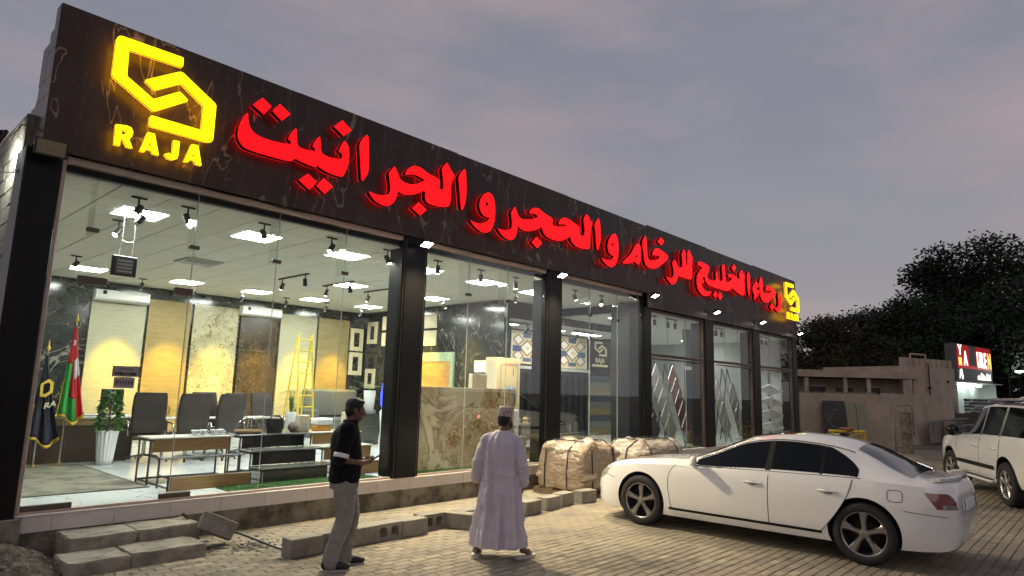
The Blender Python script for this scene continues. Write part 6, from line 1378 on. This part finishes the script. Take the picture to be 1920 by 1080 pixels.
# ---------------- man in black polo shirt
def man1():
    T = thing('person', 'man in black polo shirt and grey trousers looking at a phone, standing by the blocks', 'person', (4.03, 6.12, 0), rz=R(-122))
    # local: faces +y, x to his right
    q = MB()
    hc = (0.0, .125, 1.605)
    P, Rm = head(q, hc, R(8), R(-6))
    limb(q, [(0, .06, 1.40), (0, .075, 1.47), (0, .095, 1.54)], [.07, .056, .055])
    limb(q, [(0, .06, .95), (0, .05, 1.2), (0, .05, 1.4)], [.10, .10, .10])
    RS, RE, RW = (.185, .05, 1.40), (.235, -.01, 1.115), (.115, .215, 1.065)
    LS, LE, LW = (-.185, .06, 1.40), (-.235, .05, 1.12), (-.085, .245, 1.07)
    limb(q, [(0, .05, 1.38), RS, RE, RW], [.06, .05, .040, .027]); limb(q, [(0, .05, 1.38), LS, LE, LW], [.06, .05, .040, .027])
    hand(q, RW, (-.62, .78, .05), (-.35, -.55, .6), 1.25, -1); hand(q, LW, (.45, .88, .0), (.35, -.6, .6), 1.2, 1)
    for s_, kn, an in ((1, (.105, .085, .50), (.115, -.05, .10)), (-1, (-.10, .16, .50), (-.11, .11, .10))):
        limb(q, [(s_*.085, .06, .92), kn, an], [.07, .045, .035]); limb(q, [an, (an[0], an[1]+.10, .045)], [.034, .03])
    skin_mesh(q, T)
    # hair
    h = MB(); Ph = lambda x, y, z: Vector(hc) + Rm @ Vector((x, y, z))
    h.ell(Ph(0, -.022, .048), (.082, .098, .085), 18, 12, Rm); h.ell(Ph(0, -.052, -.005), (.074, .062, .08), 16, 10, Rm); h.ell(Ph(0, .035, .092), (.066, .05, .028), 14, 8, Rm)
    for s_ in (-1, 1): h.ell(Ph(s_*.070, .012, .015), (.012, .022, .035), 10, 6, Rm)
    cloth(h, T, 'hair', M['hair'], .008, lambda p, n: p+n*.006*noise.noise(p*95), 2)
    # polo shirt
    q = MB(); rings = []
    for z, w, d, cy in ((.86, .198, .158, .045), (.93, .198, .165, .052), (1.05, .195, .165, .06), (1.18, .205, .16, .05), (1.30, .22, .158, .042), (1.38, .215, .14, .045), (1.43, .175, .11, .055), (1.465, .10, .085, .065)): rings.append(oval((0, cy), w, d, z))
    q.loft(rings)
    for S_, E_, in ((RS, RE), (LS, LE)):
        S_, E_ = Vector(S_), Vector(E_); limb(q, [S_*.6+Vector((0, .02, .55)), S_, S_.lerp(E_, .55), S_.lerp(E_, .97)], [.09, .092, .08, .073], 16)
    sh = cloth(q, T, 'polo_shirt', M['shirt'], .011, lambda p, n: p+n*(.006*noise.noise(Vector((p.x*9, p.y*9, p.z*16)))+.006*noise.noise(p*5)), 5)
    co = MB(); rr_ = []
    for z, k in ((1.455, .082), (1.495, .070), (1.505, .072), (1.47, .095)): rr_.append(oval((0, .07+(.012 if k > .08 else .0)), k, k*.95, z, 20, 2))
    co.loft(rr_, cap=False).build('collar', M['shirt'], sh, smooth=True, world=False)
    E_ = Vector(RS).lerp(Vector(RE), .93); S_ = Vector(RS).lerp(Vector(RE), .80); MB().tube([S_, E_, E_+(E_-S_)*.12], [.0795, .0785, .075], 16).build('sleeve_print', M['white'], sh, smooth=True, world=False)
    # trousers
    q = MB(); rings = [oval((0, .05), w, d, z) for z, w, d in ((.80, .175, .14), (.88, .182, .148), (.98, .175, .14), (1.0, .17, .13))]
    q.loft(rings)
    for s_, hp, kn, an in ((1, (.088, .055, .86), (.108, .075, .50), (.118, -.045, .12)), (-1, (-.085, .06, .86), (-.10, .15, .50), (-.11, .105, .12))):
        limb(q, [hp, Vector(hp).lerp(Vector(kn), .5), kn, Vector(kn).lerp(Vector(an), .5), an, (an[0], an[1]+.01, .07)], [.115, .105, .087, .08, .074, .078], 18)
    tr = cloth(q, T, 'trousers', M['trouser'], .011, lambda p, n: p+n*(.007*noise.noise(Vector((p.x*10, p.y*10, p.z*22)))+.006*(1-2*abs(noise.noise(Vector((p.x*14, p.y*14, p.z*7)))))), 4)
    # shoes
    for s_, x, y in ((1, .12, -.05), (-1, -.115, .105)):
        q = MB(); q.ell((x, y-.015, .065), (.048, .07, .062), 14, 8); q.ell((x, y+.08, .052), (.054, .115, .046), 14, 8); q.ell((x, y+.15, .042), (.052, .068, .036), 14, 8)
        me = fuse(q, .009, 3); me.materials.append(M['shoe']); so = link('shoe', me, T)
        MB().loft([oval((x, y+.062), .052, .150, .001, 28, 2.2), oval((x, y+.062), .054, .153, .017, 28, 2.2)]).build('sole', M['sole'], so, world=False)
    ph = MB().obox((0, 0, 0), (.075, .15, .009), Matrix.Identity(3), .003)
    o = solo('phone', ph, M['blackgloss'], 'dark phone held in the hands of the man in the black polo', 'phone')
    Mw = Matrix.Translation((4.03, 6.12, 0)) @ Matrix.Rotation(R(-122), 4, 'Z')
    o.matrix_world = Mw @ Matrix.Translation((.015, .345, 1.095)) @ Matrix.Rotation(R(35), 4, 'X')
man1()
# ---------------- man in lilac robe
def man2():
    ang = R(-52)
    T = thing('person', 'man in a long lilac robe and embroidered cap walking towards the showroom, seen from behind', 'person', (5.63, 5.29, 0), rz=ang)
    q = MB(); hc = (.03, .06, 1.515)
    P, Rm = head(q, hc, R(-28), R(-4), .98)
    limb(q, [(.01, 0, 1.30), (.015, .01, 1.38), (.03, .04, 1.45)], [.075, .06, .058])
    limb(q, [(0, 0, .9), (0, 0, 1.1), (0, -.01, 1.3)], [.1, .1, .1])
    RS, RE, RW = (.165, -.015, 1.275), (.245, -.06, 1.02), (.255, .03, .80)
    LS, LE, LW = (-.165, -.01, 1.275), (-.255, -.02, 1.03), (-.285, .09, .83)
    limb(q, [(0, 0, 1.3), RS, RE, RW], [.06, .05, .04, .027]); limb(q, [(0, 0, 1.3), LS, LE, LW], [.06, .05, .04, .027])
    hand(q, RW, (-.05, .15, -1), (-1, .1, 0), .35, 1); hand(q, LW, (.1, .2, -1), (1, .1, 0), .35, -1)
    RA, LA = (.27, .01, .085), (-.25, -.03, .085)
    limb(q, [(.09, 0, .88), (.16, .06, .48), RA], [.075, .05, .036]); limb(q, [(-.09, 0, .88), (-.15, .04, .48), LA], [.075, .05, .036])
    limb(q, [RA, (.33, .09, .05)], [.034, .03]); limb(q, [LA, (-.26, .08, .05)], [.034, .03])
    for i in range(5):
        limb(q, [(.30+.012*i-.01, .10+.01*(4-i)*.5, .036), (.335+.014*i-.02, .135-.006*i, .03)], [.014, .011], 8); limb(q, [(-.285+.014*i, .085, .036), (-.29+.014*i, .13-.004*i, .03)], [.014, .011], 8)
    skin_mesh(q, T)
    Ph = lambda x, y, z: Vector(hc) + Rm @ Vector((x, y, z))
    h = MB(); h.ell(Ph(0, -.03, .01), (.078, .085, .075), 16, 10, Rm); h.ell(Ph(0, -.052, -.035), (.066, .05, .05), 14, 8, Rm)
    for s_ in (-1, 1): h.ell(Ph(s_*.062, .035, -.06), (.014, .035, .04), 10, 6, Rm)
    h.ell(Ph(0, .065, -.098), (.045, .028, .025), 12, 6, Rm)
    cloth(h, T, 'hair', M['hair'], .009, None, 2)
    # embroidered cap
    c = MB(); rg = []
    for z, w in ((.035, .088), (.06, .090), (.115, .086), (.14, .080), (.152, .062), (.158, .03)):
        rg.append([tuple(Ph(w*math.cos(t)*.93, -.012+w*1.06*math.sin(t)-.10*(z-.035)*.3, z)) for t in [2*math.pi*k/28 for k in range(28)]])
    cp = c.loft(rg).build('cap', M['cap'], T, smooth=True, world=False)
    # robe
    q = MB(); rings = []
    for z, w, d, cx, cy in ((.115, .295, .20, 0, .01), (.2, .285, .195, 0, .01), (.4, .26, .185, 0, .015), (.62, .238, .178, 0, .01), (.85, .212, .162, 0, .0), (1.0, .20, .15, 0, -.015), (1.15, .198, .148, 0, -.03), (1.25, .182, .135, 0, -.03), (1.315, .14, .11, .005, -.02), (1.36, .10, .088, .008, -.005), (1.395, .074, .074, .01, .01)):
        rings.append(oval((cx, cy), w, d, z, 36, 2.3))
    q.loft(rings)
    for S_, E_, W_ in ((RS, RE, RW), (LS, LE, LW)):
        S_, E_, W_ = Vector(S_), Vector(E_), Vector(W_); limb(q, [(S_.x*.6, S_.y, 1.30), S_, E_, E_.lerp(W_, .6), E_.lerp(W_, .93)], [.075, .078, .068, .066, .064], 16)
    def folds(p, n):
        a = math.atan2(p.y, p.x); low = max(0, min(1, (1.15-p.z)/.9))
        f = .026*low*math.sin(a*8+1.1*math.sin(p.z*2.1)+1.2) + .014*low*math.sin(a*15-p.z*2.2) + .008*math.sin(a*11+p.z*3+p.x*6)
        f += .012*noise.noise(Vector((p.x*5, p.y*5, p.z*9))) + .010*max(0, 1-3.2*abs(noise.noise(Vector((p.x*4.5+p.z*2.6, p.y*4.5, p.z*3.6-p.x*2.2)))))**1.5 + .005*max(0, 1-4*abs(noise.noise(Vector((p.x*9-p.z*4, p.y*9, p.z*7+p.x*5)))))
        if abs(p.x) > .195 and p.z > .78: f = .014*(1-2*abs(noise.noise(Vector((p.x*8, p.y*8, p.z*17)))))
        n.z *= .25 if p.z > .2 else 0
        return p+n*f*1.15
    rb = cloth(q, T, 'robe', M['robe'], .010, folds, 5)
    # pocket bulge edge and back seam
    for s_, x, y, rz_ in ((1, .30, .045, R(-42)), (-1, -.255, .02, R(4))):
        Mx = Matrix.Translation((x, y, 0)) @ Matrix.Rotation(rz_, 4, 'Z')
        so = MB().loft([oval((0, 0), .052, .145, .001, 26, 2.3), oval((0, 0), .054, .148, .028, 26, 2.3)]).move(Mx).build('sandal', M['sandal'], T, world=False)
        MB().tube([Mx @ Vector((-.05, .05, .02)), Mx @ Vector((-.04, .055, .07)), Mx @ Vector((0, .06, .088)), Mx @ Vector((.04, .055, .07)), Mx @ Vector((.05, .05, .02))], .013, 6).build('strap', M['sandal'], so, world=False)
man2()
# ================================================================== neighbouring yard, shop and trees
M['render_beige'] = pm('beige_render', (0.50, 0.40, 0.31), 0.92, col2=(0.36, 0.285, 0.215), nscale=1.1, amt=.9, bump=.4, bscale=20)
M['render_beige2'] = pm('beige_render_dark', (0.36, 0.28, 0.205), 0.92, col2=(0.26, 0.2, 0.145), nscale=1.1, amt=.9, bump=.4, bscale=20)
M['dusk_glass'] = pm('dark_opening', (0.02, 0.018, 0.016), .3)
def run(p, q_, t, z0, z1):
    """a wall piece from p to q, thickness t to the left of the direction"""
    p, q_ = Vector((*p, 0)), Vector((*q_, 0)); d = (q_-p).normalized(); n = Vector((-d.y, d.x, 0))*t
    c = [p, q_, q_+n, p+n]
    return MB().add([(v.x, v.y, z0) for v in c]+[(v.x, v.y, z1) for v in c], [(0,3,2,1),(4,5,6,7),(0,1,5,4),(1,2,6,5),(2,3,7,6),(3,0,4,7)])
def lerp2(p, q_, t): return (p[0]+(q_[0]-p[0])*t, p[1]+(q_[1]-p[1])*t)
T = thing('yard_wall', 'plain beige rendered yard wall beyond the sedan roof', 'wall', (29.2, 8.2, 0))
A, B_, C_ = (27.9, 9.57), (30.4, 6.88), (39.4, 6.05)
run(B_, A, -.2, -.06, 2.08).build('wall_face', M['render_beige'], T); run((30.45, 7.02), C_, .2, -.06, 2.14).build('wall_face', M['render_beige'], T)
q = MB(); r_ = random.Random(2)
for i in range(26):
    p = lerp2(A, B_, r_.uniform(.02, .9)); q.obox((p[0]+.1, p[1]+.08, 2.08+.025), (r_.uniform(.08, .25), .1, r_.uniform(.04, .09)), Matrix.Rotation(r_.uniform(0, 3), 3, 'Z'))
q.build('wall_top_rubble', M['cblock'], T)['kind'] = 'stuff'
# storehouse with flat canopy
T = thing('flat_roofed_house', 'low beige house with overhanging flat roof behind the yard wall', 'building', (39, 11, 0))
a, b = (36.6, 13.6), (41.3, 8.55)
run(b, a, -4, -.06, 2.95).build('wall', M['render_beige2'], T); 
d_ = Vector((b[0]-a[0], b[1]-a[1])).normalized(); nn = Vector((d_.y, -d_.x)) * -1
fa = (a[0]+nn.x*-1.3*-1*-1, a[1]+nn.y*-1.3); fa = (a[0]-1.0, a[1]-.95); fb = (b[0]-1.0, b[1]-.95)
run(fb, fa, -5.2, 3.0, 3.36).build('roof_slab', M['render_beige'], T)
for t in (.12, .42, .60, .88, .96): p = lerp2(fa, fb, t); run((p[0]+.1, p[1]+.1), (p[0]+.24, p[1]-.04), .12, -.06, 3.0).build('canopy_post', M['render_beige'], T)
for t0, t1, z0, z1 in ((.2, .36, 1.2, 2.5), (.45, .58, 0, 2.5), (.68, .8, 1.2, 2.5)):
    p, p2 = lerp2(a, b, t0), lerp2(a, b, t1); w_ = run((p2[0]-.04, p2[1]-.04), (p[0]-.04, p[1]-.04), -.03, z0, z1).build('window', M['dusk_glass'], T)
    run((p2[0]-.08, p2[1]-.08), (p[0]-.08, p[1]-.08), -.03, z1+.01, z1+.09).build('lintel', M['render_beige'], w_)
# crenellated block
T = thing('crenellated_house', 'beige house with battlement parapet left of the lit shop sign', 'building', (43, 8.0, 0))
a, b = (41.0, 8.5), (45.5, 6.85)
run(b, a, -5, -.06, 3.75).build('wall', M['render_beige'], T)
for i in range(9):
    p, p2 = lerp2(a, b, (i+.02)/9), lerp2(a, b, (i+.62)/9); run(p2, p, -.22, 3.751, 4.22).build('merlon', M['render_beige'], T)
q = MB(); p = lerp2(a, b, .45); q.tube([(p[0]-.1, p[1]-.1, 1.9), (p[0]-.1, p[1]-.1, 3.7), (p[0]-.05, p[1]-.1, 3.95), (p[0]+.1, p[1]+.1, 3.98)], .035, 6); q.ell((p[0]-.1, p[1]-.1, 2.6), (.09, .09, .09)); q.build('service_cable', M['black'], T)
p = lerp2(a, b, .84); MB().ell((p[0]-.03, p[1]-.05, 3.0), (.07, .07, .07)).build('wall_vent', M['black'], T)
T = thing('rooftop_frame', 'thin white metal frame on the battlemented roof', 'roof frame', (43.2, 8.3, 4.0))
q = MB(); p, p2 = lerp2(a, b, .38), lerp2(a, b, .68)
for s_ in (p, p2): q.tube([(s_[0], s_[1]+.6, 3.76), (s_[0], s_[1]+.6, 4.5)], .05, 5)
q.tube([(p[0], p[1]+.6, 4.5), (p2[0], p2[1]+.6, 4.5)], .05, 5); q.build('tube_frame', M['render_beige'], T)
# ---- lit neighbouring shop and its sign
SA, SB = (47.9, 7.05), (54.3, 6.05)
M['sign_red'] = emis('sign_red', (0.6, 0.01, 0.015), .35); M['sign_grey'] = pm('sign_grey_panel', (0.10, 0.10, 0.105), .5); M['sign_white'] = emis('sign_white_letters', (1.0, 0.93, 0.82), 1.6)
M['sign_warm'] = emis('sign_orange_letters', (1.0, 0.5, 0.12), 1.5); M['tube_on'] = emis('fluorescent_tube', (0.85, 1.0, 0.97), 26); M['shop_wall'] = pm('pale_green_shop_wall', (0.66, 0.72, 0.66), .7)
T = thing('shop_sign', 'tall lit shop sign board, red above and dark grey below, at the right', 'sign', (51, 6.6, 3))
run(SB, SA, -.6, 3.1, 5.45).build('box', M['sign_grey'], T)
dS = Vector((SB[0]-SA[0], SB[1]-SA[1], 0)); LS_ = dS.length; dS.normalize(); nS = Vector((dS.y, -dS.x, 0))
def onS(u, v, d): return tuple(Vector((SA[0], SA[1], 0)) + dS*u + nS*(-d) + Vector((0, 0, v)))
for u0, u1 in ((.15, 2.2), (3.5, LS_-.1)): MB().prism([[(u0, 3.95), (u1, 3.95), (u1, 5.38), (u0, 5.38)]], onS, -.03, -.001).build('red_panel', M['sign_red'], T)
MB().prism([[(2.2, 3.95), (3.5, 3.95), (3.5, 4.15), (2.2, 4.15)]], onS, -.03, -.001).build('red_panel', M['sign_red'], T)
for i in range(4): MB().prism([[(2.3+.3*i, 4.2), (2.4+.3*i, 4.2), (2.4+.3*i, 5.3), (2.3+.3*i, 5.3)]], onS, -.03, -.001).build('bare_rib', M['wall_grey'], T)
text_mb('Y', .85, lambda u,v,d: onS(u+.35, v+4.78, d), -.05, -.031, .03).build('letter', M['sign_white'], T); text_mb('M', .62, lambda u,v,d: onS(u+.3, v+4.15, d), -.05, -.031, .04).build('letter', M['sign_warm'], T)
text_mb('A', 1.5, lambda u,v,d: onS(u*.62+1.2, v*.85+4.15, d), -.05, -.031, .03).build('letter', M['sign_white'], T)
for i, (ch, mt) in enumerate((('U', 'sign_white'), ('R', 'sign_white'), ('E', 'sign_white'), ('N', 'sign_warm'))): text_mb(ch, 1.45, lambda u,v,d: onS(u*.6+3.6+.68*i, v*.95+4.12, d), -.05, -.031, .04).build('letter', M[mt], T)
MB().prism([[(.35, 3.3), (.5, 3.85), (.75, 3.9), (.95, 3.4), (.8, 3.25), (.7, 3.5), (.55, 3.5)]], onS, -.03, -.001).build('figure_mark', M['sign_white'], T)
r_ = random.Random(4)
for i in range(12):
    u = 3.6+.21*i; h_ = r_.uniform(.15, .45); MB().prism([[(u, 3.3+r_.uniform(0, .1)), (u+.15, 3.3), (u+.13, 3.35+h_), (u+.02, 3.3+h_)]], onS, -.03, -.001).build('small_mark', M['sign_white'], T)
T = thing('lit_shop', 'small brightly lit shop under the red and grey sign board', 'building', (51.5, 8, 0))
run((54.6, 6.9), (47.6, 8.0), -3, -.06, 3.05).build('back_wall', M['shop_wall'], T); run((47.75, 7.1), (47.75, 9.5), -.15, -.06, 3.05).build('side_wall', M['shop_wall'], T)
run((55.0, 6.0), (55.0, 9.0), -.15, -.06, 3.05).build('side_wall', M['shop_wall'], T)
MB().add([(47.6, 6.7, 3.06), (55, 5.6, 3.06), (55, 9, 3.06), (47.6, 9, 3.06), (47.6, 6.7, 3.1), (55, 5.6, 3.1), (55, 9, 3.1), (47.6, 9, 3.1)], [(0,3,2,1),(4,5,6,7),(0,1,5,4),(1,2,6,5),(2,3,7,6),(3,0,4,7)]).build('canopy', M['white'], T)
for i, u in enumerate((.5, 1.9, 3.3, 4.9)):
    p = onS(u, 2.95, .5); lt = thing('tube_lamp', '%s bright tube lamp from the left under the shop canopy' % names[i], 'lamp', p, 'tube lamps under the shop canopy')
    MB().tube([(0, 0, 0), (dS.x*.9, dS.y*.9, 0)], .05, 8).build('tube', M['tube_on'], lt, world=False); MB().obox((dS.x*.45, dS.y*.45, .07), (1.0, .08, .04), Matrix.Rotation(math.atan2(dS.y, dS.x), 3, 'Z')).build('batten', M['white'], lt, world=False)
for u, c in ((.3, 'shop_wall'), (1.3, 'cream'), (2.4, 'wall_grey'), (3.3, 'cream'), (4.3, 'mos_blue')):
    p0, p1 = onS(u, 0, .95), onS(u+.85, 0, .95); run((p1[0], p1[1]), (p0[0], p0[1]), -.06, 0.0, 2.6).build('shutter_panel', M[c], T)
T = thing('street_lamp', 'lit cool white lamp projecting right of the shop sign', 'lamp', (56.5, 5.4, 0)); MB().tube([(56.5, 5.4, 0), (56.5, 5.4, 3.9), (57.2, 4.6, 4.05)], .05, 6).build('pole', M['black'], T); MB().obox((57.3, 4.5, 4.05), (1.2, .3, .1), Matrix.Rotation(-.85, 3, 'Z'), .02).build('lamp_head', M['tube_on'], T)
# pipes piled before the shop, dark low wall
T = thing('pipe_stack', 'pile of dark pipes in front of the lit shop', 'pipes', (46, 5.6, 0)); r_ = random.Random(6)
for i in range(16):
    z = 1.3+.17*(i % 5); o_ = .25*(i//5); MB().tube([(43.8+o_, 6.2-o_*.6, z), (48.6+o_, 4.2-o_*.6, z+.05)], .075, 7).build('pipe', M['sign_grey'] if i % 3 else M['wall_grey'], T)
solo('dark_hoarding', run((44.6, 4.9), (39.5, 6.6), -.1, -.06, 1.28), pm('dark_hoarding', (.055, .05, .045), .8), 'low dark hoarding in front of the pipes', 'fence', loc=(42, 5.8, 0))
solo('far_hoarding', run((58, -1.5), (44.7, 4.85), -.1, -.06, 1.7), pm('far_hoarding', (.06, .045, .04), .85, col2=(.03, .025, .02), nscale=2, amt=1), 'dark boarded fence running behind the white wagon', 'fence', loc=(50, 2, 0))
# leaning slabs, pallets, machine, post in the yard
T = thing('black_slab', 'tall black marble slab leaning on the yard wall', 'stone slab', (28.2, 8.3, 0))
def lean(p, q_, z0, z1, back, mat, name='slab', t=.05):
    p, q_ = Vector((*p, 0)), Vector((*q_, 0)); d = (q_-p).normalized(); n = Vector((-d.y, d.x, 0))
    if n.dot(Vector((1, 1, 0))) < 0: n = -n
    vs = [p+Vector((0,0,z0)), q_+Vector((0,0,z0)), q_+n*back+Vector((0,0,z1)), p+n*back+Vector((0,0,z1))]
    vs += [v+n*t for v in vs]
    return MB().add(vs, [(0,1,2,3),(7,6,5,4),(0,4,5,1),(1,5,6,2),(2,6,7,3),(3,7,4,0)])
lean((28.02, 8.62), (28.6, 7.98), .35, 1.78, .25, None).build('slab', M['granite_black'], T); MB().cbox(28.0, 28.7, 7.9, 8.7, -.05, .345, .01).build('plinth', M['cblock'], T)
for i, (p, q_) in enumerate((((28.63, 7.95), (28.9, 7.66)), ((28.92, 7.64), (29.2, 7.33)))):
    solo('grey_slab', lean(p, q_, .02, 1.72, .25, None), M['slab_pale'], ['grey slab leaning beside the black one', 'outer grey slab leaning with a slanted edge'][i], 'stone slab', 'grey slabs leaning on the yard wall', loc=(p[0], p[1], 0), fix=True)
T = thing('yellow_trolley', 'yellow slab trolley in front of the black slab', 'trolley', (24.0, 6.6, 0)); M['machine_yellow'] = pm('machine_yellow', (0.5, 0.33, 0.03), .5)
q = MB()
for xx, yy in ((23.5, 7.05), (24.2, 6.25), (23.8, 7.25), (24.5, 6.45)): q.tube([(xx, yy, .1), (xx, yy, .82)], .035, 5)
for zz in (.45, .8): q.tube([(23.5, 7.05, zz), (24.2, 6.25, zz)], .04, 5); q.tube([(23.8, 7.25, zz), (24.5, 6.45, zz)], .04, 5)
q.tube([(23.5, 7.05, .8), (23.8, 7.25, .8)], .04, 5); q.tube([(24.2, 6.25, .8), (24.5, 6.45, .8)], .04, 5); q.tube([(23.5, 7.05, .45), (24.2, 6.25, .8)], .03, 5); q.build('frame', M['machine_yellow'], T)
MB().cbox(23.75, 24.2, 6.55, 6.95, .81, .92, .03).build('motor', M['red_brick'], T)
for xx, yy in ((23.5, 7.05), (24.2, 6.25), (23.8, 7.25), (24.5, 6.45)): MB().lathe([(.03, -.03), (.1, -.03), (.1, .03), (.03, .03)], 12, (xx, yy, .1), 'x').build('wheel', M['rubber'], T)
T = thing('concrete_post', 'bare concrete gate post with a bent white pipe', 'post', (27.35, 5.7, 0)); rough_slab(27.2, 27.5, 5.55, 5.85, -.05, 1.45, 12, .015).build('post', M['plinth'], T)
MB().tube([(27.05, 6.0, 0), (27.05, 6.0, 1.6), (27.12, 5.9, 1.7), (27.4, 5.6, 1.72), (27.5, 5.5, 1.66), (27.5, 5.5, .6)], .028, 7).build('pipe', M['slab_pale'], T, smooth=True)
def palletx(label, p, q_, z0, z1, mat, n=7):
    T = thing('upright_pallet', label, 'pallet', (p[0], p[1], 0), 'old pallets against the yard wall')
    for i in range(n): a_, b__ = lerp2(p, q_, i/n), lerp2(p, q_, (i+.6)/n); run(b__, a_, -.04, z0, z1).build('slat', M[mat], T)
    for zz in (z0+.08, z1-.2): run((q_[0]+.06, q_[1]+.05), (p[0]+.06, p[1]+.05), -.05, zz, zz+.1).build('rail', M[mat], T)
palletx('grey upright pallet with vertical slats against the yard wall', (34.0, 6.15), (36.0, 5.95), .05, 1.0, 'cblock')
T = thing('timber_pile', 'loose pile of grey timber boards beyond the concrete post', 'timber', (36, 5.6, 0)); r_ = random.Random(3)
for i in range(12): x0 = 35.6+r_.uniform(-.2, .3); MB().obox((x0+1.2, 5.5+r_.uniform(-.3, .3), .1+.09*i), (2.6, .16, .06), Matrix.Rotation(-.1+r_.uniform(-.06, .06), 3, 'Z')).build('board', M['pallet'] if i < 4 else M['cblock'], T)
for i, (x, y, w, mt, lb) in enumerate(((20.9, 5.9, .35, 'pot', 'white crate standing behind the sedan rear window'), (21.6, 5.7, .25, 'machine_yellow', 'rusty yellow crate behind the sedan rear window'), (25.2, 8.1, .5, 'pot', 'pale box beside the showroom far corner'), (25.9, 7.7, .3, 'cream', 'narrow cream box near the showroom far corner'))):
    T = thing('crate', lb, 'crate', (x, y, 0), 'crates in the yard'); MB().cbox(-w/2, w/2, -w/2, w/2, .0, .62, .01).build('box', M[mt], T, world=False)
    for k in range(3): MB().box(-w/2-.012, w/2+.012, -w/2-.014, -w/2-.001, .06+.2*k, .14+.2*k).build('slat', M['pallet'], T, world=False)
T = thing('green_bin', 'low dark green bench frame by the showroom far corner', 'bench', (26.5, 8.9, 0)); MB().cbox(26.1, 26.9, 8.6, 9.2, .35, .42, .01).build('seat', M['dusk_glass'], T)
for xx, yy in ((26.15, 8.65), (26.85, 8.65), (26.15, 9.15), (26.85, 9.15)): MB().tube([(xx, yy, -.05), (xx, yy, .35)], .03, 6).build('leg', M['dusk_glass'], T)
T.name = 'low_bench'
# ---- trees
M['bark'] = pm('bark', (0.05, 0.038, 0.028), .9, bump=.6, bscale=20)
M['leaf_dark'] = pm('tree_leaf', (0.018, 0.028, 0.012), .8, col2=(0.032, 0.045, 0.018), nscale=.6, amt=1)
M['leaf_olive'] = pm('tree_leaf_olive', (0.03, 0.035, 0.014), .8, col2=(0.05, 0.05, 0.02), nscale=.7, amt=1)
def tree(label, x, y, h, rad, seed, mat, nl=9000, lobes=None, leaf=.26, base=.25, group='trees behind the yard and shop'):
    T = thing('tree', label, 'tree', (x, y, 0), group); r_ = random.Random(seed)
    tr = MB(); top = h*.62; tr.tube([(0, 0, -.05), (.1, .05, h*.2), (-.1, .1, h*.4), (0, 0, top)], [h*.028, h*.022, h*.016, h*.006], 8)
    cl = []
    for i in range(lobes or 16):
        t = r_.uniform(0, 6.28); zz = r_.uniform(base, .93); rr_ = rad*math.sqrt(max(.05, 1-((zz-.55)/.5)**2))*r_.uniform(.35, .9)
        c = Vector((rr_*math.cos(t), rr_*math.sin(t), h*zz)); cl.append((c, rad*r_.uniform(.17, .32)))
        tr.tube([(0, 0, h*min(.55, zz*.6)), (c.x*.5, c.y*.5, h*zz*.8), tuple(c)], [h*.010, h*.006, h*.002], 5)
    cl.append((Vector((0, 0, h*.55)), rad*.62)); cl.append((Vector((0, 0, h*.38)), rad*.55))
    tr.build('trunk', M['bark'], T, world=False)
    q = MB(); vs = []; fs = []
    tw = sum(r**2 for _, r in cl)
    for c, r in cl:
        for k in range(int(nl*r*r/tw)):
            d = Vector((r_.gauss(0, 1), r_.gauss(0, 1), r_.gauss(0, 1))).normalized(); rr_ = r*(r_.random()**.4)
            if r_.random() < .1: rr_ *= 1.25
            p = c + Vector((d.x*rr_*1.1, d.y*rr_*1.1, d.z*rr_*.8)); s_ = leaf*r_.uniform(.5, 1.2)
            a_ = Vector((r_.gauss(0, 1), r_.gauss(0, 1), r_.gauss(0, .6))).normalized()*s_; b_ = a_.cross(Vector((r_.gauss(0, 1), r_.gauss(0, 1), r_.gauss(0, 1)))).normalized()*s_*.45
            n = len(vs); vs += [p-a_*.5, p+b_*.5, p+a_*.5, p-b_*.5]; fs.append((n, n+1, n+2, n+3))
    q.v = [tuple(v) for v in vs]; q.f = fs; q.build('crown', mat, T, world=False)
tree('large dark spreading tree filling the right edge above the shop sign', 64.5, 6.2, 14.6, 7.8, 1, M['leaf_dark'], 60000, 90, .42)
tree('dark tree standing left of the large one, above the battlements', 58.0, 11.2, 9.4, 4.6, 2, M['leaf_dark'], 30000, 60, .34)
tree('olive-tinted bushy tree just right of the showroom corner', 47.2, 15.2, 7.4, 3.6, 3, M['leaf_olive'], 22000, 50, .27)
tree('lower olive tree between the showroom corner and the battlements', 50.5, 13.0, 6.3, 3.2, 4, M['leaf_olive'], 20000, 44, .27)
tree('tall dark tree partly beyond the right edge of the view', 72, -3, 15.5, 7.6, 5, M['leaf_dark'], 36000, 60, .45)
tree('dark tree behind the lit shop', 66, 10.5, 10.5, 5.4, 6, M['leaf_dark'], 26000, 50, .4)
tree('dense low tree behind the battlemented house', 56.5, 15.2, 7.4, 4.2, 7, M['leaf_dark'], 22000, 44, .34)
tree('low tree hidden mostly by the showroom end', 52, 18.5, 6.5, 3.6, 8, M['leaf_olive'], 7000, 18, .24)
tree('dark low tree behind the boarded fence', 66, -1.5, 6.2, 4.2, 9, M['leaf_dark'], 8000, 20, .28, .12)
tree('rounded dark tree filling the gap left of the battlement roof frame', 62, 14.5, 9.4, 4.6, 12, M['leaf_dark'], 24000, 46, .36)
